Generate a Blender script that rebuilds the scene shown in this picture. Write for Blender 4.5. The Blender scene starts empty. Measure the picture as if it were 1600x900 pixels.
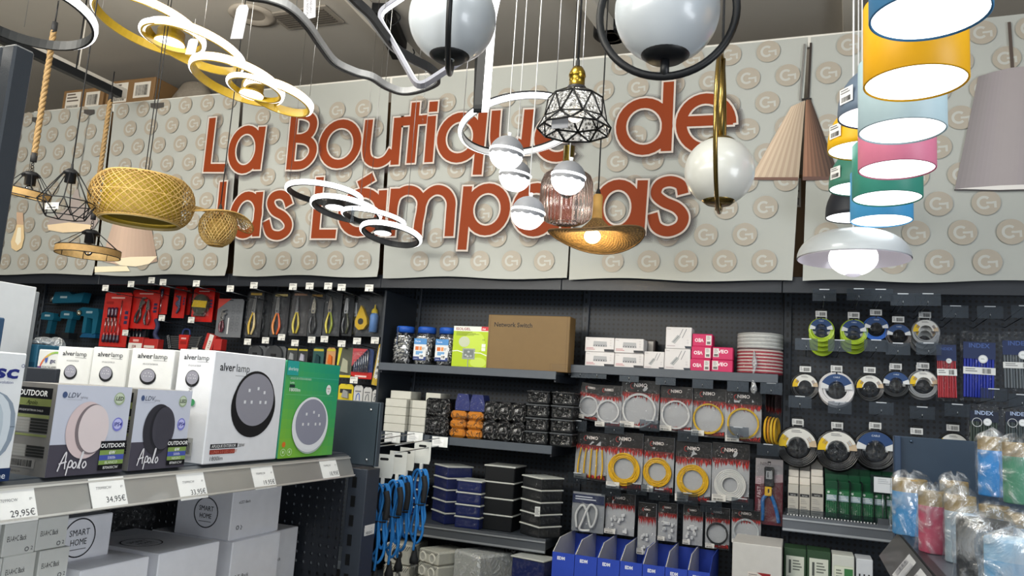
import bpy, bmesh, math, random
from mathutils import Vector as V, Matrix as Mx
R = random.Random(7)
sc = bpy.context.scene
COL = sc.collection
PI = math.pi
EYE = 1.5
# ---------------------------------------------------------------- camera (solved from the photo's vanishing points)
FOC, PITCH, ROLL, YAW = 1201.5, .14078, .06539, -.36552
_cy, _sy = math.cos(YAW), math.sin(YAW)
_fw, _rt, _up = V((_sy, _cy, 0)), V((_cy, -_sy, 0)), V((0, 0, 1))
CF = _fw*math.cos(PITCH) + _up*math.sin(PITCH)
_u2 = _up*math.cos(PITCH) - _fw*math.sin(PITCH)
CR = _rt*math.cos(ROLL) + _u2*math.sin(ROLL)
CU = _u2*math.cos(ROLL) - _rt*math.sin(ROLL)
EYEP = V((0, 0, EYE))
cam = bpy.data.cameras.new('camera'); cam.sensor_width = 36; cam.lens = FOC/1600*36; cam.clip_start = .05
camo = bpy.data.objects.new('camera', cam); COL.objects.link(camo)
camo.matrix_world = Mx(((CR.x, CU.x, -CF.x, 0), (CR.y, CU.y, -CF.y, 0), (CR.z, CU.z, -CF.z, EYE), (0, 0, 0, 1)))
sc.camera = camo

def ray(px, py): return CF + CR*((px-800)/FOC) - CU*((py-450)/FOC)
def pY(px, py, Y): r = ray(px, py); return EYEP + r*(Y/r.y)      # the point a pixel shows on the plane y = Y
def pX(px, py, X): r = ray(px, py); return EYEP + r*(X/r.x)
def pZ(px, py, Z): r = ray(px, py); return EYEP + r*((Z-EYE)/r.z)
def mpp(P): return (P-EYEP).dot(CF)/FOC                           # metres per pixel at a point
def rY(x0, y0, x1, y1, Y):                                        # pixel rectangle on y = Y -> centre x, base z, width, height
    xm, ym = (x0+x1)/2, (y0+y1)/2
    a, b, c, d = pY(x0, ym, Y), pY(x1, ym, Y), pY(xm, y0, Y), pY(xm, y1, Y)
    return (a.x+b.x)/2, d.z, b.x-a.x, c.z-d.z
def rX(x0, y0, x1, y1, X):
    xm, ym = (x0+x1)/2, (y0+y1)/2
    a, b, c, d = pX(x0, ym, X), pX(x1, ym, X), pX(xm, y0, X), pX(xm, y1, X)
    return (a.y+b.y)/2, d.z, b.y-a.y, c.z-d.z

# ---------------------------------------------------------------- materials: colour comes from the mesh's own colour attribute
def lin(c):
    if isinstance(c, str):
        c = c.lstrip('#'); c = ''.join(x*2 for x in c) if len(c) == 3 else c; c = [int(c[i:i+2], 16)/255 for i in (0, 2, 4)]
    elif max(c) > 1.001: c = [x/255 for x in c]
    return tuple((x/12.92 if x <= .04045 else ((x+.055)/1.055)**2.4) for x in c[:3]) + (1.,)
MATS = {}
def mat(name, rough=.55, metal=0., noise=.06, nscale=30., bump=0., bscale=200., spec=.5, coat=0., emit=0.):
    m = bpy.data.materials.new(name); m.use_nodes = True; nt = m.node_tree; n = nt.nodes; l = nt.links
    b = n['Principled BSDF']
    a = n.new('ShaderNodeAttribute'); a.attribute_name = 'Col'
    tc = n.new('ShaderNodeTexCoord'); nz = n.new('ShaderNodeTexNoise'); nz.inputs['Scale'].default_value = nscale
    l.new(tc.outputs['Object'], nz.inputs['Vector'])
    mr = n.new('ShaderNodeMapRange'); mr.inputs['To Min'].default_value = 1-noise; mr.inputs['To Max'].default_value = 1+noise
    l.new(nz.outputs['Fac'], mr.inputs['Value'])
    mx = n.new('ShaderNodeVectorMath'); mx.operation = 'SCALE'
    l.new(a.outputs['Color'], mx.inputs[0]); l.new(mr.outputs['Result'], mx.inputs['Scale'])
    l.new(mx.outputs['Vector'], b.inputs['Base Color'])
    b.inputs['Roughness'].default_value = rough; b.inputs['Metallic'].default_value = metal
    b.inputs['Specular IOR Level'].default_value = spec; b.inputs['Coat Weight'].default_value = coat
    if emit:
        l.new(a.outputs['Color'], b.inputs['Emission Color']); b.inputs['Emission Strength'].default_value = emit
    if bump:
        n2 = n.new('ShaderNodeTexNoise'); n2.inputs['Scale'].default_value = bscale; l.new(tc.outputs['Object'], n2.inputs['Vector'])
        bp = n.new('ShaderNodeBump'); bp.inputs['Strength'].default_value = bump; bp.inputs['Distance'].default_value = .002
        l.new(n2.outputs['Fac'], bp.inputs['Height']); l.new(bp.outputs['Normal'], b.inputs['Normal'])
    MATS[name] = m; return m
mat('card', .6, bump=.1)
mat('print', .45, noise=.02, spec=.3)
mat('gloss', .22, noise=.03, coat=.3)
mat('plastic', .45, spec=.28)
mat('rubber', .7, bump=.2)
mat('powder', .42, noise=.08, spec=.4, bump=.15, bscale=900)          # powder coated steel
mat('metal', .28, metal=1., noise=.05)
mat('brass', .25, metal=1., noise=.12, nscale=14)
mat('wood', .6, noise=.25, nscale=22, bump=.2)
mat('fibre', .7, noise=.25, nscale=60, bump=.4, bscale=300)
mat('plaster', .85, noise=.05, nscale=4, bump=.1, bscale=40)
mat('banner', .6, noise=.03, nscale=3, spec=.15)
mat('glow', .5, emit=2.6)
mat('glow_soft', .5, emit=1.1)
mat('glow_warm', .5, emit=6.)
mat('opal', .3, noise=.01, coat=.2, emit=.03)

def film(name, clear, tint, gl=.3, scale=25., rough=.12, fac=.35, dens=.06):   # thin crinkled plastic
    m = bpy.data.materials.new(name); m.use_nodes = True; nt = m.node_tree; n = nt.nodes; l = nt.links
    n.remove(n['Principled BSDF']); out = n['Material Output']
    tr = n.new('ShaderNodeBsdfTransparent'); tr.inputs['Color'].default_value = lin(clear)
    g = n.new('ShaderNodeBsdfGlossy'); g.inputs['Roughness'].default_value = rough; g.inputs['Color'].default_value = (1, 1, 1, 1)
    d = n.new('ShaderNodeBsdfDiffuse'); d.inputs['Color'].default_value = lin(tint)
    tc = n.new('ShaderNodeTexCoord'); nz = n.new('ShaderNodeTexNoise'); nz.inputs['Scale'].default_value = scale
    nz.inputs['Detail'].default_value = 5; nz.inputs['Distortion'].default_value = 2.5
    l.new(tc.outputs['Object'], nz.inputs['Vector'])
    bp = n.new('ShaderNodeBump'); bp.inputs['Strength'].default_value = .9; bp.inputs['Distance'].default_value = .02
    l.new(nz.outputs['Fac'], bp.inputs['Height']); l.new(bp.outputs['Normal'], g.inputs['Normal']); l.new(bp.outputs['Normal'], d.inputs['Normal'])
    mr = n.new('ShaderNodeMapRange'); mr.inputs['From Min'].default_value = .48; mr.inputs['From Max'].default_value = .75
    mr.inputs['To Min'].default_value = dens; mr.inputs['To Max'].default_value = fac
    l.new(nz.outputs['Fac'], mr.inputs['Value'])
    m1 = n.new('ShaderNodeMixShader'); m1.inputs[0].default_value = gl; l.new(d.outputs[0], m1.inputs[1]); l.new(g.outputs[0], m1.inputs[2])
    m2 = n.new('ShaderNodeMixShader'); l.new(mr.outputs[0], m2.inputs[0]); l.new(tr.outputs[0], m2.inputs[1]); l.new(m1.outputs[0], m2.inputs[2])
    l.new(m2.outputs[0], out.inputs[0]); MATS[name] = m; return m
film('film', '#f8f9fa', '#f0f2f4', gl=.75, fac=.16, dens=.012, scale=32)
film('film_milky', '#e6eaee', '#eef1f4', gl=.4, scale=16, fac=.8, dens=.3)
film('dark_wrap', '#70747a', '#c8ccd2', gl=.8, scale=34, fac=.5, dens=.03, rough=.22)

def glass(name, col, rough=.05, bump=0, scale=60, mixg=.35, tcol='#ffffff', emit=0):
    m = bpy.data.materials.new(name); m.use_nodes = True; nt = m.node_tree; n = nt.nodes; l = nt.links
    n.remove(n['Principled BSDF']); out = n['Material Output']
    tr = n.new('ShaderNodeBsdfTransparent'); tr.inputs['Color'].default_value = lin(tcol)
    g = n.new('ShaderNodeBsdfGlossy'); g.inputs['Roughness'].default_value = rough; g.inputs['Color'].default_value = lin(col)
    fr = n.new('ShaderNodeFresnel'); fr.inputs['IOR'].default_value = 1.5
    ad = n.new('ShaderNodeMath'); ad.operation = 'ADD'; ad.inputs[1].default_value = mixg; ad.use_clamp = True
    if bump:
        tc = n.new('ShaderNodeTexCoord'); vo = n.new('ShaderNodeTexVoronoi'); vo.inputs['Scale'].default_value = scale
        l.new(tc.outputs['Object'], vo.inputs['Vector'])
        bp = n.new('ShaderNodeBump'); bp.inputs['Strength'].default_value = bump; bp.inputs['Distance'].default_value = .01
        l.new(vo.outputs['Distance'], bp.inputs['Height']); l.new(bp.outputs['Normal'], g.inputs['Normal']); l.new(bp.outputs['Normal'], fr.inputs['Normal'])
        if emit:
            em = n.new('ShaderNodeEmission'); em.inputs['Color'].default_value = lin(col); 
            ms = n.new('ShaderNodeMapRange'); ms.inputs['From Min'].default_value = .2; ms.inputs['From Max'].default_value = .7
            ms.inputs['To Min'].default_value = 0; ms.inputs['To Max'].default_value = emit
            l.new(vo.outputs['Distance'], ms.inputs['Value']); l.new(ms.outputs[0], em.inputs['Strength'])
    l.new(fr.outputs[0], ad.inputs[0])
    body = tr
    if emit:
        tl = n.new('ShaderNodeBsdfTranslucent'); tl.inputs['Color'].default_value = lin('#d9d7d0'); di = n.new('ShaderNodeBsdfDiffuse'); di.inputs['Color'].default_value = lin('#8f8f8c')
        mt = n.new('ShaderNodeMixShader'); mt.inputs[0].default_value = .5; l.new(tl.outputs[0], mt.inputs[1]); l.new(di.outputs[0], mt.inputs[2])
        l.new(bp.outputs['Normal'], di.inputs['Normal']); mb = n.new('ShaderNodeMixShader'); mb.inputs[0].default_value = .6; l.new(tr.outputs[0], mb.inputs[1]); l.new(mt.outputs[0], mb.inputs[2]); body = mb
    mx = n.new('ShaderNodeMixShader'); l.new(ad.outputs[0], mx.inputs[0]); l.new(body.outputs[0], mx.inputs[1]); l.new(g.outputs[0], mx.inputs[2])
    last = mx
    if bump and emit:
        a = n.new('ShaderNodeAddShader'); l.new(mx.outputs[0], a.inputs[0]); l.new(em.outputs[0], a.inputs[1]); last = a
    l.new(last.outputs[0], out.inputs[0]); MATS[name] = m
glass('glass_ribbed', '#e9dfdb', .15, mixg=.1, tcol='#f3ebe8')
glass('glass_hammered', '#f2f0ea', .15, bump=1., scale=110, mixg=.4, tcol='#d0cec8', emit=.55)
glass('glass_clear', '#ffffff', .03, mixg=.06)
glass('clear_plate', '#7c838a', .3, mixg=.07, tcol='#d4d8dc')

def peg(name, base, hole, pitch=.025, dia=.0052, see=False, rough=.5):           # perforated sheet: holes laid out in the sheet's own plane
    m = bpy.data.materials.new(name); m.use_nodes = True; nt = m.node_tree; n = nt.nodes; l = nt.links
    b = n['Principled BSDF']; out = n['Material Output']; b.inputs['Roughness'].default_value = rough
    b.inputs['Metallic'].default_value = .0
    tc = n.new('ShaderNodeTexCoord'); sp = n.new('ShaderNodeSeparateXYZ'); l.new(tc.outputs['Object'], sp.inputs[0])
    acc = []
    for k in ('X', 'Z'):
        a = n.new('ShaderNodeMath'); a.operation = 'DIVIDE'; a.inputs[1].default_value = pitch; l.new(sp.outputs[k], a.inputs[0])
        f = n.new('ShaderNodeMath'); f.operation = 'FRACT'; l.new(a.outputs[0], f.inputs[0])
        s = n.new('ShaderNodeMath'); s.operation = 'SUBTRACT'; s.inputs[1].default_value = .5; l.new(f.outputs[0], s.inputs[0])
        q = n.new('ShaderNodeMath'); q.operation = 'MULTIPLY'; l.new(s.outputs[0], q.inputs[0]); l.new(s.outputs[0], q.inputs[1]); acc.append(q)
    ad = n.new('ShaderNodeMath'); ad.operation = 'ADD'; l.new(acc[0].outputs[0], ad.inputs[0]); l.new(acc[1].outputs[0], ad.inputs[1])
    lt = n.new('ShaderNodeMath'); lt.operation = 'LESS_THAN'; lt.inputs[1].default_value = (dia/pitch)**2; l.new(ad.outputs[0], lt.inputs[0])
    mx = n.new('ShaderNodeMix'); mx.data_type = 'RGBA'; mx.inputs[6].default_value = lin(base); mx.inputs[7].default_value = lin(hole)
    l.new(lt.outputs[0], mx.inputs[0]); l.new(mx.outputs[2], b.inputs['Base Color'])
    if see:
        tr = n.new('ShaderNodeBsdfTransparent'); ms = n.new('ShaderNodeMixShader')
        l.new(lt.outputs[0], ms.inputs[0]); l.new(b.outputs[0], ms.inputs[1]); l.new(tr.outputs[0], ms.inputs[2]); l.new(ms.outputs[0], out.inputs[0])
    MATS[name] = m
peg('pegboard', '#1d2530', '#020304', dia=.0063)
peg('perforated', '#22262e', '#000000', pitch=.03, dia=.0055, see=True)

# ---------------------------------------------------------------- mesh builder
_txt = {}
def text_geo(s, shear=0., bold=0.):
    k = (s, shear, bold)
    if k not in _txt:
        c = bpy.data.curves.new('t', 'FONT'); c.body = s; c.size = 1; c.shear = shear; c.offset = bold; c.resolution_u = 2
        o = bpy.data.objects.new('t', c); m = o.to_mesh()
        vs = [tuple(v.co[:2]) for v in m.vertices]; fs = [tuple(p.vertices) for p in m.polygons]
        o.to_mesh_clear(); bpy.data.objects.remove(o); bpy.data.curves.remove(c)
        if vs:
            x0 = min(v[0] for v in vs); x1 = max(v[0] for v in vs)
            vs = [(v[0]-x0, v[1]) for v in vs]; w = x1-x0
        else: w = 0
        _txt[k] = (vs, fs, w)
    return _txt[k]

class MB:
    def __init__(s, m='card'): s.v = []; s.f = []; s.c = []; s.m = []; s.sm = []; s.dm = m; s.T = None
    def add(s, vs, fs, col, m=None, smooth=False, T=None):
        k = len(s.v); T = T or s.T
        s.v += [tuple(T @ V(v)) for v in vs] if T else [tuple(v) for v in vs]
        col = col if isinstance(col, list) else [lin(col)]*len(fs)
        for f, c in zip(fs, col):
            s.f.append([i+k for i in f]); s.c.append(c); s.m.append(m or s.dm); s.sm.append(smooth)
        return s
    def box(s, x0, x1, y0, y1, z0, z1, col, m=None, T=None, ch=0.):
        if ch:
            c = min(ch, (x1-x0)/3, (y1-y0)/3, (z1-z0)/3); vs = []; idx = {}
            for ix in (0, 1):
                for iy in (0, 1):
                    for iz in (0, 1):
                        X, Y, Z = (x0, x1)[ix], (y0, y1)[iy], (z0, z1)[iz]; dx, dy, dz = (c, -c)[ix], (c, -c)[iy], (c, -c)[iz]
                        for a, p in enumerate(((X, Y+dy, Z+dz), (X+dx, Y, Z+dz), (X+dx, Y+dy, Z))):
                            idx[(ix, iy, iz, a)] = len(vs); vs.append(p)
            fs = []
            def q(*k): fs.append([idx[i] for i in k])
            for i in (0, 1):
                q((i,0,0,0),(i,1,0,0),(i,1,1,0),(i,0,1,0)) if i else q((i,0,0,0),(i,0,1,0),(i,1,1,0),(i,1,0,0))
                q((0,i,0,1),(0,i,1,1),(1,i,1,1),(1,i,0,1)) if i else q((0,i,0,1),(1,i,0,1),(1,i,1,1),(0,i,1,1))
                q((0,0,i,2),(1,0,i,2),(1,1,i,2),(0,1,i,2)) if i else q((0,0,i,2),(0,1,i,2),(1,1,i,2),(1,0,i,2))
            for i in (0, 1):
                for j in (0, 1):
                    q((i,j,0,0),(i,j,1,0),(i,j,1,1),(i,j,0,1)); q((i,0,j,0),(i,1,j,0),(i,1,j,2),(i,0,j,2)); q((0,i,j,1),(1,i,j,1),(1,i,j,2),(0,i,j,2))
                    for k in (0, 1): fs.append([idx[(i,j,k,a)] for a in range(3)])
            return s.add(vs, fs, col, m, False, T)
        vs = [(x, y, z) for x in (x0, x1) for y in (y0, y1) for z in (z0, z1)]
        return s.add(vs, [(0,1,3,2),(4,6,7,5),(0,4,5,1),(2,3,7,6),(0,2,6,4),(1,5,7,3)], col, m, False, T)
    def cbox(s, c, sz, col, m=None, T=None, ch=0.):
        return s.box(c[0]-sz[0]/2, c[0]+sz[0]/2, c[1]-sz[1]/2, c[1]+sz[1]/2, c[2]-sz[2]/2, c[2]+sz[2]/2, col, m, T, ch)
    def lathe(s, prof, col, n=24, m=None, T=None, smooth=True, close=False, cols=None, rfun=None):
        vs = []; fs = []; P = len(prof)
        for j in range(n):
            a = 2*PI*j/n; k = rfun(a) if rfun else 1
            for r, z in prof: vs.append((r*k*math.cos(a), r*k*math.sin(a), z))
        cl = []
        for j in range(n):
            j2 = (j+1) % n
            for i in range(P if close else P-1):
                i2 = (i+1) % P
                fs.append((j*P+i, j2*P+i, j2*P+i2, j*P+i2)); cl.append(lin(cols[i]) if cols else lin(col))
        return s.add(vs, fs, cl, m, smooth, T)
    def tube(s, path, r, col, n=8, m=None, closed=False, T=None, caps=True, smooth=True):
        pts = [V(p) for p in path]; N = len(pts); vs = []; fs = []; prev = None
        for i, p in enumerate(pts):
            t = (pts[(i+1) % N]-pts[i-1]) if closed else (pts[min(i+1, N-1)]-pts[max(i-1, 0)])
            t = t.normalized() if t.length > 1e-9 else V((0, 0, 1))
            if prev is None:
                u = t.cross(V((0, 0, 1)));  u = u if u.length > .1 else t.cross(V((1, 0, 0)))
            else: u = prev - t*prev.dot(t)
            u = u.normalized(); prev = u; w = t.cross(u); rr = r[i] if isinstance(r, (list, tuple)) else r
            for j in range(n): a = 2*PI*j/n; vs.append(p+u*(rr*math.cos(a))+w*(rr*math.sin(a)))
        for i in range(N if closed else N-1):
            i2 = (i+1) % N
            for j in range(n): j2 = (j+1) % n; fs.append((i*n+j, i*n+j2, i2*n+j2, i2*n+j))
        if caps and not closed: fs.append(tuple(range(n))[::-1]); fs.append(tuple(range((N-1)*n, N*n)))
        return s.add(vs, fs, col, m, smooth, T)
    def rod(s, a, b, r, col, n=8, m=None, T=None): return s.tube([a, b], r, col, n, m, T=T)
    def ball(s, c, r, col, n=20, m=None, z0=-1., z1=1., sx=1., sy=1., sz=1., T=None):
        k = max(4, int(n*(z1-z0)/3)+2); a0, a1 = math.asin(max(-1, z0)), math.asin(min(1, z1))
        prof = [(max(1e-4, r*math.cos(a0+(a1-a0)*i/k)), r*math.sin(a0+(a1-a0)*i/k)) for i in range(k+1)]
        TT = Mx.Translation(V(c)) @ Mx.Diagonal((sx, sy, sz, 1))
        return s.lathe(prof, col, n, m, (T @ TT) if T else TT)
    def prism(s, poly, y0, y1, col, m=None, T=None):             # outline in x,z extruded along y
        n = len(poly); vs = [(p[0], y0, p[1]) for p in poly]+[(p[0], y1, p[1]) for p in poly]
        fs = [tuple(range(n)), tuple(range(2*n-1, n-1, -1))]+[(i, n+i, n+(i+1) % n, (i+1) % n) for i in range(n)]
        return s.add(vs, fs, col, m, False, T)
    def torus(s, c, R_, r, col, n=32, k=8, m=None, T=None):     # ring about the y axis
        return s.tube([(c[0]+R_*math.cos(2*PI*i/n), c[1], c[2]+R_*math.sin(2*PI*i/n)) for i in range(n)], r, col, k, m, closed=True, T=T)
    def build(s, name, parent=None, loc=None, kind=None):
        me = bpy.data.meshes.new(name); me.from_pydata(s.v, [], s.f)
        names = list(dict.fromkeys(s.m)); 
        for x in names: me.materials.append(MATS[x])
        ix = {x: i for i, x in enumerate(names)}
        me.polygons.foreach_set('material_index', [ix[x] for x in s.m]); me.polygons.foreach_set('use_smooth', s.sm)
        ca = me.color_attributes.new('Col', 'FLOAT_COLOR', 'CORNER'); buf = []
        for f, c in zip(s.f, s.c): buf += list(c)*len(f)
        ca.data.foreach_set('color', buf); me.validate(); me.update()
        o = bpy.data.objects.new(name, me); COL.objects.link(o)
        if parent: o.parent = parent
        if loc is not None: o.location = loc
        if kind: o['kind'] = kind
        return o

class Print(MB):                                                  # flat artwork lying on a face; u to the right, v up, origin O
    def __init__(s, O, U=(1, 0, 0), W=(0, 0, 1), m='print', lift=.0004):
        super().__init__(m); s.O, s.U, s.W = V(O), V(U), V(W); s.N = s.U.cross(s.W).normalized(); s.k = 0; s.lift = lift
    def P(s, u, v): return s.O + s.U*u + s.W*v + s.N*(s.lift*(1+s.k))
    def lay(s, n=1): s.k += n; return s
    def poly(s, pts, col, m=None): s.k += .05; s.add([s.P(*p) for p in pts], [tuple(range(len(pts)))], col, m); return s
    def rect(s, u0, v0, u1, v1, col, m=None): return s.poly([(u0, v0), (u1, v0), (u1, v1), (u0, v1)], col, m)
    def disc(s, u, v, ru, rv, col, n=28, m=None, a0=0, a1=2*PI): 
        return s.poly([(u+ru*math.cos(a0+(a1-a0)*i/n), v+rv*math.sin(a0+(a1-a0)*i/n)) for i in range(n)], col, m)
    def band(s, pts, w, col, closed=False, m=None):              # a drawn line of width w
        s.k += .05
        n = len(pts); L = []; Rr = []
        for i in range(n):
            a = V(pts[i-1] if (i or closed) else pts[i]); b = V(pts[(i+1) % n] if (i < n-1 or closed) else pts[i]); p = V(pts[i])
            if (i and i < n-1) or closed:
                d1 = (p-a).normalized(); d2 = (b-p).normalized(); t = d1+d2
                t = t.normalized() if t.length > 1e-6 else d1; k = w/2/max(.45, t.dot(d1))
            else: t = (b-a).normalized(); k = w/2
            nn = V((-t.y, t.x)); L.append(p+nn*k); Rr.append(p-nn*k)
        vs = [s.P(*q) for q in L]+[s.P(*q) for q in Rr]
        fs = [(i, n+i, n+(i+1) % n, (i+1) % n) for i in range(n if closed else n-1)]
        s.add(vs, fs, col, m); return s
    def ring(s, u, v, ru, rv, w, col, n=32, a0=0, a1=2*PI, sh=0):
        full = abs(a1-a0-2*PI) < 1e-6
        pts = [(u+ru*math.cos(a0+(a1-a0)*i/n)+sh*rv*math.sin(a0+(a1-a0)*i/n), v+rv*math.sin(a0+(a1-a0)*i/n)) for i in range(n if full else n+1)]
        return s.band(pts, w, col, closed=full)
    def text(s, u, v, h, t, col, align='l', shear=0., bold=0., width=None, rot=0.):   # h = capital height
        s.k += .1; vs, fs, w = text_geo(t, shear, bold); k = h/.73; kx = (width/w) if width else k
        ox = {'l': 0, 'c': -w*kx/2, 'r': -w*kx}[align]; c_, s_ = math.cos(rot), math.sin(rot)
        pts = []
        for x, y in vs:
            a, b = x*kx+ox, y*k; pts.append(s.P(u+a*c_-b*s_, v+a*s_+b*c_))
        s.add(pts, fs, col); return s
    def bars(s, u0, v0, u1, v1, n=14, col='#222222'):            # bar code
        rr = random.Random(n); u = u0; st = (u1-u0)/n
        for i in range(n):
            s.rect(u, v0, u+st*(.25+.5*rr.random()), v1, col); u += st
        return s
    def lines(s, u0, v0, u1, v1, n, col, fill=.45):              # lines of print too small to read
        st = (v1-v0)/n
        for i in range(n):
            s.rect(u0, v1-st*(i+fill), u0+(u1-u0)*(.7+.3*((i*7) % 5)/4), v1-st*i, col)
        return s

def spline(pts, n=8, closed=False):
    P = [V(p) for p in pts]; N = len(P); out = []
    for i in range(N if closed else N-1):
        a = P[(i-1) % N] if (closed or i) else P[i]; b = P[i]; c = P[(i+1) % N]; d = P[(i+2) % N] if (closed or i < N-2) else c
        for j in range(n):
            t = j/n; out.append(.5*((2*b)+(c-a)*t+(2*a-5*b+4*c-d)*t*t+(3*b-a-3*c+d)*t**3))
    if not closed: out.append(P[-1])
    return out

# ---------------------------------------------------------------- things
def empty(name, loc=(0, 0, 0), rz=0.):
    o = bpy.data.objects.new(name, None); COL.objects.link(o); o.location = loc; o.rotation_euler = (0, 0, rz); o.empty_display_size = .05; return o
def tag(o, label, cat, group=None, kind=None):
    o['label'] = label; o['category'] = cat
    if group: o['group'] = group
    if kind: o['kind'] = kind
    return o
def dup(root):
    r = root.copy(); COL.objects.link(r)
    for ch in root.children:
        c = ch.copy(); COL.objects.link(c); c.parent = r
        for g in ch.children:
            d = g.copy(); COL.objects.link(d); d.parent = c
    return r
_proto = {}
def inst(key, fn, loc, label, cat, group=None, rz=0., sc_=None):
    if key not in _proto: o = _proto[key] = fn()
    else: o = dup(_proto[key])
    o.location = loc; o.rotation_euler = (0, 0, rz)
    if sc_: o.scale = sc_
    for k in ('group', 'kind'):
        if k in o: del o[k]
    return tag(o, label, cat, group)
def struct(b, name): return b.build(name, kind='structure')
# ================================================================ the room
mat('rail', .3, metal=.55, noise=.12, nscale=9, coat=.4)
mat('floor', .3, noise=.08, nscale=6)
CEIL = EYE+2.1
struct(MB('floor').box(-8, 5, -4, 4.6, -.1, 0, '#8d8a84'), 'floor')
struct(MB('plaster').box(-8, 5, -4, 4.6, CEIL, CEIL+.1, '#b4afa6'), 'ceiling')
struct(MB('plaster').box(-8, 5, 4.5, 4.6, 0, CEIL, '#8f877c'), 'wall_back')
struct(MB('plaster').box(-8.1, -8, -4, 4.6, 0, CEIL, '#b0aaa0'), 'wall_left')
struct(MB('plaster').box(5, 5.1, -4, 4.6, 0, CEIL, '#b0aaa0'), 'wall_right')

# ceiling fittings
def ceiling_bar(name, x0, x1, y0, y1, z0, z1, col, label, cat, m='powder'):
    b = MB(m).box(-(x1-x0)/2, (x1-x0)/2, y0, y1, z0-CEIL, z1-CEIL, col, ch=.004)
    return tag(b.build(name, loc=((x0+x1)/2, 0, CEIL)), label, cat)
for (a, b, lab) in (((555, 0), (660, 112), 'white cable duct on the ceiling above the wavy ring lamp'),
                    ((917, 0), (976, 85), 'white cable duct on the ceiling running behind the black ringed globe lamp'),
                    ((1331, 0), (1331, 44), 'white cable duct on the ceiling behind the coloured cylinder lamps')):
    p, q = pZ(*a, CEIL-.04), pZ(*b, CEIL-.04)
    p = p+(p-q)*1.5; q = q+(q-p).normalized()*.6
    d = MB('plaster'); L = (q-p).length
    d.box(-.045, .045, 0, L, -.02, .04, '#d8d2c6', ch=.004)
    o = d.build('cable_duct', loc=(p.x, p.y, CEIL-.04)); o.rotation_euler = (0, 0, -math.atan2(q.x-p.x, q.y-p.y)); tag(o, lab, 'cable duct')
p = pZ(395, 22, CEIL); r = empty('recessed_spotlight', p)
b = MB('plaster'); b.lathe([(.07, 0), (.13, 0), (.135, -.012), (.1, -.02), (.07, -.005)], '#a89f92', 32); b.build('trim_ring', r)
MB('plaster').lathe([(.001, -.002), (.072, -.004)], '#8d857a', 24).build('lamp_face', r)
tag(r, 'round recessed spotlight set in the ceiling, unlit', 'ceiling light')
p = pZ(478, 26, CEIL); r = empty('ceiling_vent', p)
b = MB('plaster'); b.box(-.2, .2, -.1, .1, -.012, 0, '#8f887d', ch=.004); b.build('frame', r)
b = MB('plaster')
for i in range(7): b.box(-.17, .17, -.075+i*.022, -.062+i*.022, -.016, -.008, '#5d574f')
b.build('louvre', r); tag(r, 'small rectangular air vent in the ceiling', 'vent')

# black lamp track with a white duct beside it, both hung below the ceiling
TZ = EYE+1.62
pa, pb = pZ(20, 72, TZ), pZ(187, 148, TZ)
tx = pb.x
r = empty('lamp_track', (tx, pb.y, TZ))
MB('powder').box(-.022, .022, -2.4, 0, -.02, .025, '#14171b', ch=.003).build('rail', r)
for yy in (-.3, -1.5): MB('powder').rod((0, yy, .02), (0, yy, CEIL-TZ), .004, '#14171b').build('hanger', r)
tag(r, 'black lamp track with rope pendants hanging from it', 'track')
tag(MB('plaster').box(-.03, .03, -2.3, .12, -.03, .03, '#cfcac0', ch=.004).build('cable_tray', loc=(tx-.11, pb.y, TZ+.06)), 'white cable tray hung next to the black lamp track', 'cable tray')
for yy in (-.2, -1.6): MB('plaster').rod((0, yy, .03), (0, yy, CEIL-TZ-.06), .004, '#cfcac0').build('hanger', bpy.data.objects['cable_tray'])

# ================================================================ shelving along the back wall
PEGY = 3.95
UP = [-6.118, -5.118, -4.108, -3.103, -2.098, -1.096, -.085, .926, 1.932]
NAVY = '#262c35'
Z1, Z2, Z3 = EYE+.135, EYE-.219, EYE-.648         # centre bay shelves
ZR, ZD = EYE+.176, EYE-.425                        # cable bay top shelf, right bay shelf
ZB = .55                                           # base shelf level hidden low down
LB = ['black pegboard bay behind the white carton, its hooks empty', 'black pegboard bay hung with teal power tools',
      'black pegboard bay hung with red carded tools', 'black pegboard bay hung with pliers in clear packs',
      'dark shelving bay with jars and a cardboard carton on its upper shelf', 'dark shelving bay with pink boxes and bagged cables',
      'dark pegboard bay hung with cable rings', 'dark shelving bay at the far end past the bagged zip pouches']
def shelf_part(par, w, y_front, z, name='shelf', rail=False):
    s = MB('powder'); d = PEGY-y_front
    s.box(-w/2+.004, w/2-.004, -d, -.02, -.012, 0, '#3a4048')
    o = s.build(name, par, (0, 0, z))
    l = MB('powder')
    if rail:
        l.box(-w/2+.004, w/2-.004, -d-.012, -d, -.062, .004, '#70757c', 'rail'); 
        l.box(-w/2+.004, w/2-.004, -d-.018, -d-.012, -.014, -.008, '#b9bdc2', 'rail')
        l.box(-w/2+.004, w/2-.004, -d-.016, -d-.012, -.058, -.05, '#b9bdc2', 'rail')
    else: l.box(-w/2+.004, w/2-.004, -d-.006, -d, -.038, .002, '#4b525b', ch=.002)
    l.build('front_lip', o)
    for sx in (-1, 1): MB('powder').box(sx*(w/2-.012)-.004, sx*(w/2-.012)+.004, -d+.01, -.01, -.05, -.012, '#2b3038').build('bracket', o)
    return o
BAYS = []
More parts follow.
